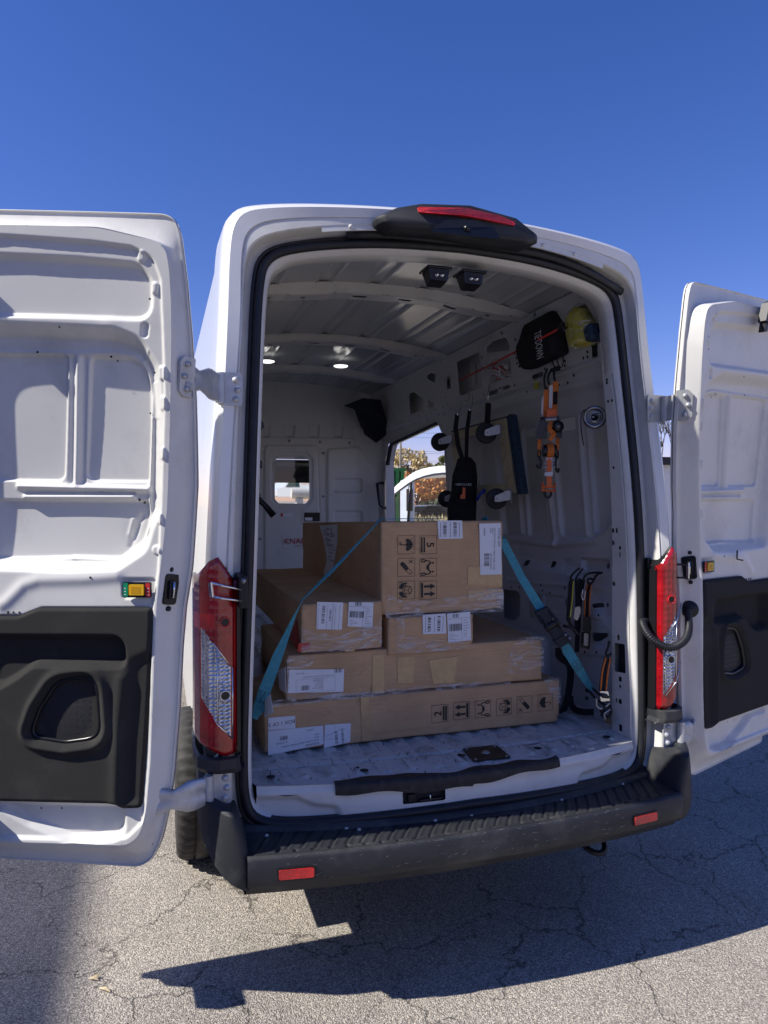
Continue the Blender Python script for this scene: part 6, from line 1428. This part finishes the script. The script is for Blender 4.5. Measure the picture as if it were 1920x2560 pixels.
strapset('hanging_strap', 'black strap with bright orange edges and a ratchet, hanging beside the rear pillar', [('webbing','r',[(1050,625),(1025,740),(1022,940)],.026,'black_web',.02), ('webbing_edge','r',[(1068,630),(1050,740),(1046,940)],.005,'orange',.024), ('webbing_edge','r',[(1032,625),(1008,740),(1004,940)],.005,'orange',.024),
    ('hook','t',[(1165,540),(1110,555),(1080,620),(1050,650),(1025,620),(1040,590),(1085,600)],.0055,'black_metal',.03), ('hook','t',[(990,690),(975,760),(1000,800),(1010,700)],.004,'chrome',.03), ('ratchet','p',[(990,940),(1055,930),(1065,1040),(1050,1100),(985,1060)],.035,'black_metal',.02), ('buckle','p',[(1000,1080),(1040,1085),(1035,1195),(995,1190)],.014,'steel',.03), ('ratchet','p',[(970,1070),(1060,1075),(1050,1225),(965,1205)],.025,'gloss',.0)])
G4 = facing(B2, 1190, 1600, .77)
strapset('floor_strap', 'orange edged black strap with a chrome ratchet standing in the corner behind the pillar', [('webbing','r',[(1215,1300),(1180,1420),(1165,1595)],.032,'black_web',.02), ('webbing_edge','r',[(1195,1300),(1160,1420),(1148,1595)],.006,'orange',.024), ('webbing_edge','r',[(1235,1300),(1212,1420),(1195,1595)],.006,'orange',.024),
    ('ratchet','p',[(1140,1600),(1215,1600),(1230,1685),(1150,1690)],.03,'chrome',.02), ('ratchet','p',[(1155,1630),(1225,1640),(1225,1665),(1160,1660)],.05,'black_metal',.02), ('hook','t',[(1110,1660),(1105,1740),(1170,1760),(1230,1700)],.006,'steel',.03), ('hook','t',[(1150,1790),(1170,1740),(1240,1740),(1240,1820),(1180,1840),(1155,1800)],.007,'black_metal',.03), ('hook','t',[(1190,1850),(1170,1800),(1235,1760)],.005,'steel',.04), ('hook','t',[(1225,1150),(1215,1210),(1190,1260),(1210,1290),(1240,1260)],.006,'black_metal',.02), ('buckle','p',[(1180,1810),(1240,1810),(1240,1890),(1185,1880)],.03,'gloss',.0)])
# tools behind the left pillar
G5 = lambda x, y, o=0.: (lambda a: (a[0], a[1]-o, a[2]))(P(*A5(x, y), Y=1.3))
tl = empty('tool_rack', 'black tools hanging on the left wall just inside the opening', 'tool rack')
b = MB(); b.tube([G5(70,585), G5(100,595), G5(150,640), G5(205,705)], [.018,.016,.015,.020], M['black_metal'], 12); b.tube([G5(70,650), G5(82,590), G5(130,600)], .008, M['black_metal'], 8); b.build('tool_handle', tl)
b = MB(); b.prism(rpoly([(30,330),(90,350),(122,380),(122,420),(95,430),(75,480),(30,440)], 6, 3), lambda u, v, o: G5(u, v, o), 0, .08, M['black_metal']); b.prism([(60,425),(95,428),(80,470),(60,470)], lambda u, v, o: G5(u, v, o), .08, .09, M['cyan']); b.build('tool_body', tl)
b = MB(); b.prism(rpoly([(30,112),(95,118),(130,150),(132,185),(95,185),(75,160),(30,170)], 6, 3), lambda u, v, o: G5(u, v, o), 0, .10, M['gloss']); b.lathe([(0,.02),(.025,.015),(.03,0),(.02,-.02)], G5(78,72), (0,-1,0), M['gloss'], 18); b.build('tool_bracket', tl)
# litter on the asphalt
for i, (x, y, dx, dy) in enumerate(((228,2447,26,-8),(222,2446,24,4),(248,2470,28,9))):
    a = P(x, y, Z=.006); c = P(x+dx, y+dy, Z=.006); b = MB(); b.ribbon([a, tuple((Vector(a)+Vector(c))/2+Vector((0,0,.006))), c], [.004,.012,.003], .0015, nmat('dry leaf %d' % i, (.55,.45,.28), .8), (0,1,.3)); tag(b.build('dry_leaf', None), ('pale dry leaf, upper one of three on the asphalt at the left','pale dry leaf lying across another one on the dark asphalt','pale narrow dry leaf pointing away to the right on the asphalt')[i], 'leaf', 'dry leaves on the asphalt')

# ================================================================== OUTSIDE
def gp(px, py, Y): return P(px, py, Y=Y)
def leaf_mat(name, c1, c2):
    m = bpy.data.materials.new(name); m.use_nodes = True; n = m.node_tree.nodes; l = m.node_tree.links; b = n['Principled BSDF']; b.inputs['Roughness'].default_value = .7
    oi = n.new('ShaderNodeTexCoord'); t = n.new('ShaderNodeTexNoise'); t.inputs['Scale'].default_value = 1.2; t.inputs['Detail'].default_value = 6; l.new(oi.outputs['Object'], t.inputs[0])
    r = n.new('ShaderNodeValToRGB'); r.color_ramp.elements[0].color = (*c1, 1); r.color_ramp.elements[1].color = (*c2, 1); r.color_ramp.elements[0].position = .35; r.color_ramp.elements[1].position = .65
    l.new(t.outputs['Fac'], r.inputs[0]); l.new(r.outputs[0], b.inputs['Base Color']); return m
bark = nmat('bark', (.09,.07,.05), .9, noise=.3, nscale=6)
def tree(x, y, h_, rad, m, label, seed, n=1500, gap=.4, base=.35, ls=.16, group='autumn trees beyond the lot'):
    rr = np.random.RandomState(seed); t = empty('autumn_tree', label, 'tree', group); t.location = (0,0,0)
    b = MB(); b.tube([(x,y,0),(x+.1,y,h_*.3),(x,y+.1,h_*.55),(x+.05,y,h_*.85)], [.16,.13,.09,.03], bark, 8)
    lobes = []
    for k in range(11):
        a = rr.uniform(0, 6.28); q = rr.uniform(.25,.85); z = h_*rr.uniform(base, .92); w_ = rad*q*math.sin(math.pi*min(1,max(.1,(z/h_-base*.6)/(1-base*.5))))
        c = (x+w_*math.cos(a), y+w_*math.sin(a), z); lobes.append((c, rad*rr.uniform(.28,.45))); b.tube([(x, y, z*.62), ((x+c[0])/2, (y+c[1])/2, z*.85), c], [.07,.04,.015], bark, 6)
    b.build('trunk', t)
    b = MB(); vs = []; fs = []
    for k in range(n):
        c, r_ = lobes[rr.randint(len(lobes))]; d = rr.normal(size=3); d /= np.linalg.norm(d); p = np.array(c)+d*r_*rr.uniform(.3,1)**.5*np.array([1,1,.8])
        u = rr.normal(size=3); u /= np.linalg.norm(u); v = np.cross(u, rr.normal(size=3)); v /= np.linalg.norm(v); s_ = ls*rr.uniform(.6,1.4); o = len(vs)
        vs += [p-u*s_, p+v*s_*.6, p+u*s_, p-v*s_*.6]; fs.append((o,o+1,o+2,o+3))
    b.add(vs, fs, m); b.build('crown', t, False); return t
m_or = leaf_mat('orange leaves', (.45,.16,.03), (.62,.32,.08)); m_ye = leaf_mat('pale yellow leaves', (.50,.38,.16), (.62,.52,.30)); m_gr = leaf_mat('olive leaves', (.10,.13,.04), (.22,.22,.08)); m_hedge = leaf_mat('hedge leaves', (.03,.05,.02), (.08,.09,.04)); m_dry = leaf_mat('dry grass', (.40,.32,.15), (.56,.47,.26))
def onground(gx, Y): a = P(*G8(gx, 1640), Y=Y); return a[0]
Yt = 62
for i, (gx, h_, rad, m, lb, Y, base) in enumerate(((130,6.6,1.9,m_ye,'pale yellow tree at the left end of the row, partly behind the green skip',58,.3), (560,6.9,2.3,m_ye,'pale yellow tree just right of the utility pole',56,.3), (820,5.4,1.2,m_ye,'small pale yellow treetop over the parked van roof',60,.4),
        (800,4.1,2.0,m_or,'bright orange tree in the middle of the parked van window',46,.25), (1100,3.6,1.3,m_or,'low orange tree behind the dark hedge',47,.25), (1340,4.4,1.7,m_or,'orange tree at the right edge of the parked van window',46,.2), (1215,5.2,1.0,m_gr,'thin olive green tree between two orange ones',48,.45), (690,3.0,1.2,m_or,'small orange tree beside the parked lorry',45,.2))):
    tree(onground(gx, Y), Y, h_*1.02, rad, m, lb, 20+i, 1500, base=base, ls=.15)
# building
bx = empty('office_building', 'long white office building with dark green windows beyond the orange trees', 'building'); Yb = 78
xa = onground(760, Yb); xb = onground(1500, Yb); b = MB(); b.box(xa, xb, Yb, Yb+14, 0, 4.9, nmat('white stucco', (.75,.74,.70), .8)); b.build('wall', bx)
wm = nmat('green window glass', (.03,.07,.06), .15)
for gx in (930,1120,1300): 
    x = onground(gx, Yb); b = MB(); b.box(x-.0, x+2.3, Yb-.06, Yb+.02, 2.5, 4.0, wm); b.build('window', bx)
# hedge, dry grass, kerbs and parking lines
b = MB(); vs = []; fs = []
for k in range(5000):
    x = rng.uniform(onground(350,40), onground(1500,40)); z = rng.uniform(0,1.5)*(.8+.3*math.sin(x*1.3)); p = np.array([x, 40+rng.uniform(-.5,.5), z]); u = rng.normal(size=3)*.11; v = rng.normal(size=3)*.08; o = len(vs); vs += [p-u, p+v, p+u, p-v]; fs.append((o,o+1,o+2,o+3))
b.add(vs, fs, m_hedge); o_ = b.build('dark_hedge', None, False); tag(o_, 'dark clipped hedge in front of the orange trees', 'hedge')
b = MB(); vs = []; fs = []
for k in range(9000):
    y = rng.uniform(16, 39); xl, xr = onground(520, y), onground(1450, y); x = rng.uniform(xl, xr); z = rng.uniform(.25,.7)*(1+.5*math.sin(x*1.1+y*.7)); o = len(vs); a = rng.uniform(0,6.28); w_ = .08; vs += [(x-w_*math.cos(a),y-w_*math.sin(a),0),(x+w_*math.cos(a),y+w_*math.sin(a),0),(x+rng.uniform(-.2,.2),y+rng.uniform(-.2,.2),z)]; fs.append((o,o+1,o+2))
b.add(vs, fs, m_dry); o_ = b.build('dry_grass', None, False); o_['kind'] = 'stuff'
gb = MB(); gm = nmat('dry verge soil', (.30,.27,.13), .95, noise=.4, nscale=.8); gb.add([(onground(480,15.5),15.5,.004),(onground(1500,15.5),15.5,.004),(onground(1700,60),60,.004),(onground(-200,60),60,.004)], [(0,1,2,3)], gm); o_ = gb.build('dry_verge', None, False); o_['kind'] = 'structure'
cm = nmat('pale concrete', (.62,.60,.55), .8)
for y in (15.1, 12.6): gb = MB(); gb.box(4.2, 16, y, y+.35, 0, .14, cm, .02); o_ = gb.build('concrete_kerb', None); o_['kind'] = 'structure'
# parked cars in front of the hedge
def car(x, y, col, label):
    t = empty('parked_car', label, 'car', 'cars parked beyond the dry grass'); cmt = nmat('car paint '+label[:5], col, .3, coat=.6)
    prof_ = [(-2.1,.35),(-2.15,.8),(-1.5,.98),(-.9,1.42),(.6,1.45),(1.3,1.0),(2.1,.85),(2.15,.4)]
    b = MB(); b.prism(rpoly(prof_, .12, 3), lambda u, v, o: (x+u, y+o, v), -.85, .85, cmt); b.build('body', t)
    b = MB(); b.prism(rpoly([(-1.3,1.0),(-.85,1.36),(.55,1.38),(1.1,1.02)], .05, 3), lambda u, v, o: (x+u, y+o, v), -.87, .87, M['gloss']); b.build('side_window', t)
    for u in (-1.35,1.35):
        b = MB(); b.lathe([(0,.9),(.2,.9),(.3,.88),(.32,.8),(.32,-.8),(.3,-.88),(0,-.9)], (x+u, y, .32), (0,1,0), M['tire'], 18); b.build('wheel', t)
car(onground(960,37), 38.2, (.75,.75,.75), 'white car parked before the hedge in the middle of the window view'); car(onground(1210,37), 38.2, (.06,.07,.09), 'dark car parked before the hedge further right')
# utility pole with wires
up = empty('utility_pole', 'tall wooden utility pole with thin wires seen over the parked van', 'utility pole'); xp = onground(338, 42); b = MB(); b.tube([(xp,42,0),(xp,42,11.5)], [.085,.07], nmat('pole wood', (.33,.30,.24), .9, noise=.2, nscale=9), 10); b.build('pole', up)
b = MB(); b.box(xp-1.1, xp+1.1, 41.9, 42.05, 9.6, 9.75, bark); b.build('crossarm', up)
for y0_, y1_ in ((400,450),(580,760),(710,780),(810,960),(940,1030),(320,350)):
    a = P(*G8(-900, y0_-120), Y=44); c = P(*G8(1400, y1_), Y=40); b = MB(); b.tube([a, tuple((Vector(a)+Vector(c))/2+Vector((0,0,-.25))), c], .007, M['gloss'], 5); b.build('wire', up)
# green skip and lorry
sk = empty('green_skip', 'tall green metal skip left of the utility pole', 'skip'); Ys = 27; x0 = P(*G8(-60,1200), Y=Ys)[0]; x1 = P(*G8(362,1200), Y=Ys)[0]; zt_ = P(*G8(200,1133), Y=Ys)[2]
gm_ = nmat('green steel', (.02,.17,.04), .5, noise=.1, nscale=2); b = MB(); b.box(x0, x1, Ys, Ys+5, .35, zt_, gm_); b.build('hull', sk)
for k in range(5): b = MB(); x = x0+(x1-x0)*k/4; b.box(x-.08, x+.08, Ys-.12, Ys, .35, zt_, gm_); b.build('rib', sk)
b = MB(); b.box(x0-.1, x1+.15, Ys-.14, Ys+5.1, zt_, zt_+.14, gm_); b.build('rim', sk)
lo = empty('white_lorry', 'white box lorry parked in front of the skip, seen through the parked van window', 'lorry'); Yl = 22; x0 = P(*G8(350,1500), Y=Yl)[0]; x1 = P(*G8(640,1500), Y=Yl)[0]; zt_ = P(*G8(500,1300), Y=Yl)[2]
wp_ = nmat('pickup paint', (.70,.72,.74), .35, coat=.4); b = MB(); b.box(x0+.25, x1, Yl, Yl+.9, .9, zt_, nmat('shaded lorry paint', (.48,.53,.58), .4, noise=.1, nscale=1.5), .08); b.build('cargo_box', lo)  # white lorry body made bluish grey, its shade put into the colour
b = MB(); b.box(x0+.2, x1-.1, Yl-.04, Yl, 1.35, zt_-.35, M['gloss'], .01); b.build('rear_window', lo)
b = MB(); b.box(x0-.1, x1+.25, Yl-.2, Yl+1.4, .45, .92, M['black_metal'], .05); b.build('chassis', lo)
for x in (x0+.1, x1-.1): b = MB(); b.lathe([(0,.16),(.3,.16),(.42,.13),(.46,.05),(.46,-.05),(.42,-.13),(0,-.16)], (x, Yl+.7, .46), (1,0,0), M['tire'], 24); b.build('wheel', lo)
# neighbouring white van, near side and far side with glass between
nv = empty('parked_van', 'white van parked alongside, its front side window seen through the open side door', 'van')
def nvpoly(f, pts, X): return [(p[1], p[2]) for p in (P(*f(a, c), X=X) for a, c in pts)]
Xn = 3.0; o_pts = ((60,1600),(130,1530),(240,1405),(350,1310),(470,1215),(600,1130),(750,1075),(900,1045),(1100,1022),(1345,1005),(1700,990),(2600,960)); i_pts = ((150,1650),(300,1530),(500,1385),(650,1300),(820,1240),(1000,1200),(1180,1180),(1290,1180),(1370,1222),(1400,1400),(1390,2200),(440,2200),(120,2200))
for k, (X_, s_) in enumerate(((Xn,1),(Xn+1.85,1))):
    op = nvpoly(G8, o_pts, Xn); ip = nvpoly(G8, i_pts, Xn)
    zsill = P(*G8(900,2230), X=Xn)[2]; ymax = max(p[0] for p in op); ymin = min(p[0] for p in op)
    h = HF(ymin, ymax+1.1, .35, 2.45, .02); h.outline([(ymin,.35)]+[(p[0], p[1]) for p in op[::-1]]+[(ymax+.9, zsill-.1),(ymax+1.1,.9),(ymax+1.1,.35)]); 
    h.hole(rpoly([(p[0], max(p[1], zsill)) for p in ip[:-2]]+[(ip[-1][0], zsill)], .03, 4), 0)
    if k: h.hole([(ymin+.2, zsill-.5),(ymin+.2, 2.2),(ymax-.6, 2.12),(ymax+1.2, 2.1),(ymax+1.2, zsill-.5)], 0)
    b = MB(); h.mesh(lambda u, v, hh_: (X_+(.06 if k == 0 else -.06)*sstep((v-1.5)/1.2), u, v), b, M['paint']); b.build('body_side', nv, False)
    if k == 0:
        b = MB(); b.tube([(Xn+.015, p[0], p[1]) for p in rpoly([(p[0], p[1]) for p in ip[:10]], .02, 3)], .018, M['gloss'], 8); q = nvpoly(G8, ((528,1370),(470,2200)), Xn); b.tube([(Xn+.02, p[0], p[1]) for p in q], .026, M['gloss'], 8); b.build('window_frame', nv)
    b = MB(); b.add([(X_+.03*(1-2*k), p[0], max(p[1], zsill)) for p in ip], [tuple(range(len(ip)))], M['glass']); b.build('side_window', nv)
b = MB(); b.loft([[(Xn+.05, p[0], p[1]) for p in op[3:]], [(Xn+.95, p[0], p[1]+.06) for p in op[3:]], [(Xn+1.8, p[0], p[1]) for p in op[3:]]], M['paint'], closed=False); b.build('roof', nv)
b = MB(); b.box(Xn, Xn+1.85, ymax, ymax+1.0, .4, 1.15, M['paint'], .1); b.build('bonnet', nv)
# clad building and bare tree in the gap on the right
cl = empty('clad_building', 'white clad building with a dark roof edge, seen between the van and its right door', 'building'); Yc = 17.5
xa = P(1560, 1250, Y=Yc)[0]; xb = xa+14; zt_ = P(1680, 1163, Y=Yc)[2]; zr = P(1680, 1144, Y=Yc)[2]; b = MB()
sid = nmat('white cladding', (.74,.74,.72), .6); nb = 8
for k in range(nb): z0 = .05+(zt_-.05)*k/nb; z1 = .05+(zt_-.05)*(k+1)/nb; b.add([(xa,Yc-.03,z0),(xb,Yc-.03,z0),(xb,Yc,z1),(xa,Yc,z1),(xa,Yc,z0),(xb,Yc,z0)], [(0,1,2,3),(0,1,5,4)], sid)
b.box(xa, xb, Yc+.01, Yc+8, 0, zt_, sid); b.build('wall', cl, False)
b = MB(); b.box(xa-.2, xb+.2, Yc-.25, Yc+8.2, zt_+.001, zr, M['black_metal']); b.build('roof', cl)
bt = empty('bare_tree', 'leafless tree rising behind the clad building', 'tree'); rr = random.Random(5); b = MB(); xt = P(1672, 1150, Y=32)[0]
def branch(p, d, L_, r_, n):
    q = p+d*L_; b.tube([p, p+d*L_*.5+Vector((rr.uniform(-.1,.1),0,0)), q], [r_, r_*.8, r_*.6], bark, 5)
    if n:
        for _ in range(3): branch(q, (d+Vector((rr.uniform(-.7,.7), rr.uniform(-.5,.5), rr.uniform(-.1,.5)))).normalized(), L_*.72, r_*.6, n-1)
branch(Vector((xt,32,0)), Vector((0,0,1)), 2.2, .12, 5); b.build('trunk', bt)
# unseen stand-in building added at left, its height set to shade the asphalt
wh = empty('shadow_caster', 'unseen grey stand-in building added left of the van to shade the asphalt', 'building'); hw = (14-1.42)*math.tan(SUN_EL)
b = MB(); b.box(-26, -14, -22, 12, 0, hw, nmat('warehouse wall', (.35,.35,.36), .8, noise=.05, nscale=.5)); b.build('wall', wh)
for y in (-16,-8,0,8): b = MB(); b.box(-14.0, -13.95, y-1.6, y+1.6, .0, 3.6, M['galv']); b.build('door', wh)
# parked pickup, pipe and dirt seen through the cab
pk = empty('white_pickup', 'white pickup seen through the partition window', 'pickup'); Yp = 17
def pf(x, y): a = P(*A5(x, y), Y=Yp); return a[0], a[2]
q = [pf(*p) for p in ((225,590),(225,545),(262,530),(290,485),(345,478),(352,520),(440,518),(440,590))]
b = MB(); b.prism(rpoly([(p[0], max(.4, p[1])) for p in q], .05, 3), lambda u, v, o: (u, Yp+(q[0][0]-u)*.8+o, v), 0, 2, wp_); b.build('body', pk)
b = MB(); b.prism([pf(*p) for p in ((272,530),(296,493),(338,490),(342,530))], lambda u, v, o: (u, Yp-.02+(q[0][0]-u)*.8+o, v), 0, .03, wm); b.build('side_window', pk)
a = pf(215, 574); c = pf(425, 582); b = MB(); b.cyl((a[0], Yp-2.5, a[1]), (c[0], Yp-2.5, a[1]-.02), .13, cm, 18); pp = tag(b.build('pale_pipe', None), 'pale pipe lying in front of the pickup beyond the windscreen', 'pipe')
for u in (.2,.8): b = MB(); x = a[0]+(c[0]-a[0])*u; b.box(x-.08, x+.08, Yp-2.6, Yp-2.4, 0, a[1]-.12, cm); b.build('pipe_stand', pp)

gb = MB(); gb.add([(.6,10.5,.006),(9,10.5,.006),(14,40,.006),(1.5,40,.006)], [(0,1,2,3)], nmat('pale sandy ground', (.52,.43,.30), .95, noise=.2, nscale=1.5)); o_ = gb.build('sandy_ground', None, False); o_['kind'] = 'structure'

# scratches and scuffs: on the cargo floor (dark) and the bumper edge (pale)
rs = random.Random(11); b = MB()
for k in range(120):
    x = rs.uniform(-.76,.76); y = rs.choice((rs.uniform(float(bowy(x))+.015, .30), rs.uniform(float(bowy(x))+.01, .16))); a = rs.gauss(1.3,.6); L_ = rs.uniform(.008,.05); w_ = rs.uniform(.0004,.0014); cx2, cy2 = x+math.cos(a)*L_, min(y+math.sin(a)*L_, .34)
    n2 = (-math.sin(a)*w_, math.cos(a)*w_); yb_ = float(bowy(x))+.012
    if y < yb_ or cy2 < float(bowy(cx2))+.012 or abs(cx2) > .79: continue
    b.add([(x-n2[0],y-n2[1],.7305),(x+n2[0],y+n2[1],.7305),((x+cx2)/2+n2[0]*2,(y+cy2)/2+n2[1]*2+rs.uniform(-.003,.003),.7305),(cx2,cy2,.7305),((x+cx2)/2-n2[0],(y+cy2)/2-n2[1],.7305)], [(0,1,2,3,4)], M['stain'])
for i in range(15):   # worn outlines of the short pressings
    x = -.72+i*.103; y_ = float(bowy(x)); q = arc(x, .10+y_*.35, .017, 0, 180, 8); q = [(x-.018, .062+y_*.72)]+q[::-1]+[(x+.018, .062+y_*.72)]
    for a, c in zip(q[:-1], q[1:]):
        if rs.random() < .4:
            w_ = rs.uniform(.0006,.002); d = Vector((c[0]-a[0], c[1]-a[1])).normalized(); b.add([(a[0]-d.y*w_,a[1]+d.x*w_,.7308),(a[0]+d.y*w_,a[1]-d.x*w_,.7308),(c[0]+d.y*w_,c[1]-d.x*w_,.7308),(c[0]-d.y*w_,c[1]+d.x*w_,.7308)], [(0,1,2,3)], M['stain'])
o_ = b.build('floor_scuffs', floor, False); o_['kind'] = 'stuff'
b = MB(); sm = nmat('pale plastic scuff', (.30,.30,.29), .6)
for k in range(170):
    x = rs.uniform(-.78,.55); a = rs.gauss(0,.35); L_ = rs.uniform(.004,.028); w_ = rs.uniform(.0004,.0013); z = rs.choice((.5785, .5785, rs.uniform(.50,.565))); yy = float(by(x))
    if z > .57: dz = rs.uniform(-.004,.006); b.add([(x,yy-.0005,z+dz-w_),(x+L_,float(by(x+L_))-.0005,z+dz+math.sin(a)*L_*.3),(x+L_*.5,float(by(x+L_*.5))-.001,z+dz+w_*1.5)], [(0,1,2)], sm)
    else: b.add([(x,yy-.0055,z-w_),(x+L_,float(by(x+L_))-.0055,z+math.sin(a)*L_),(x,yy-.0055,z+w_)], [(0,1,2)], sm)
o_ = b.build('bumper_scuffs', bump, False); o_['kind'] = 'stuff'
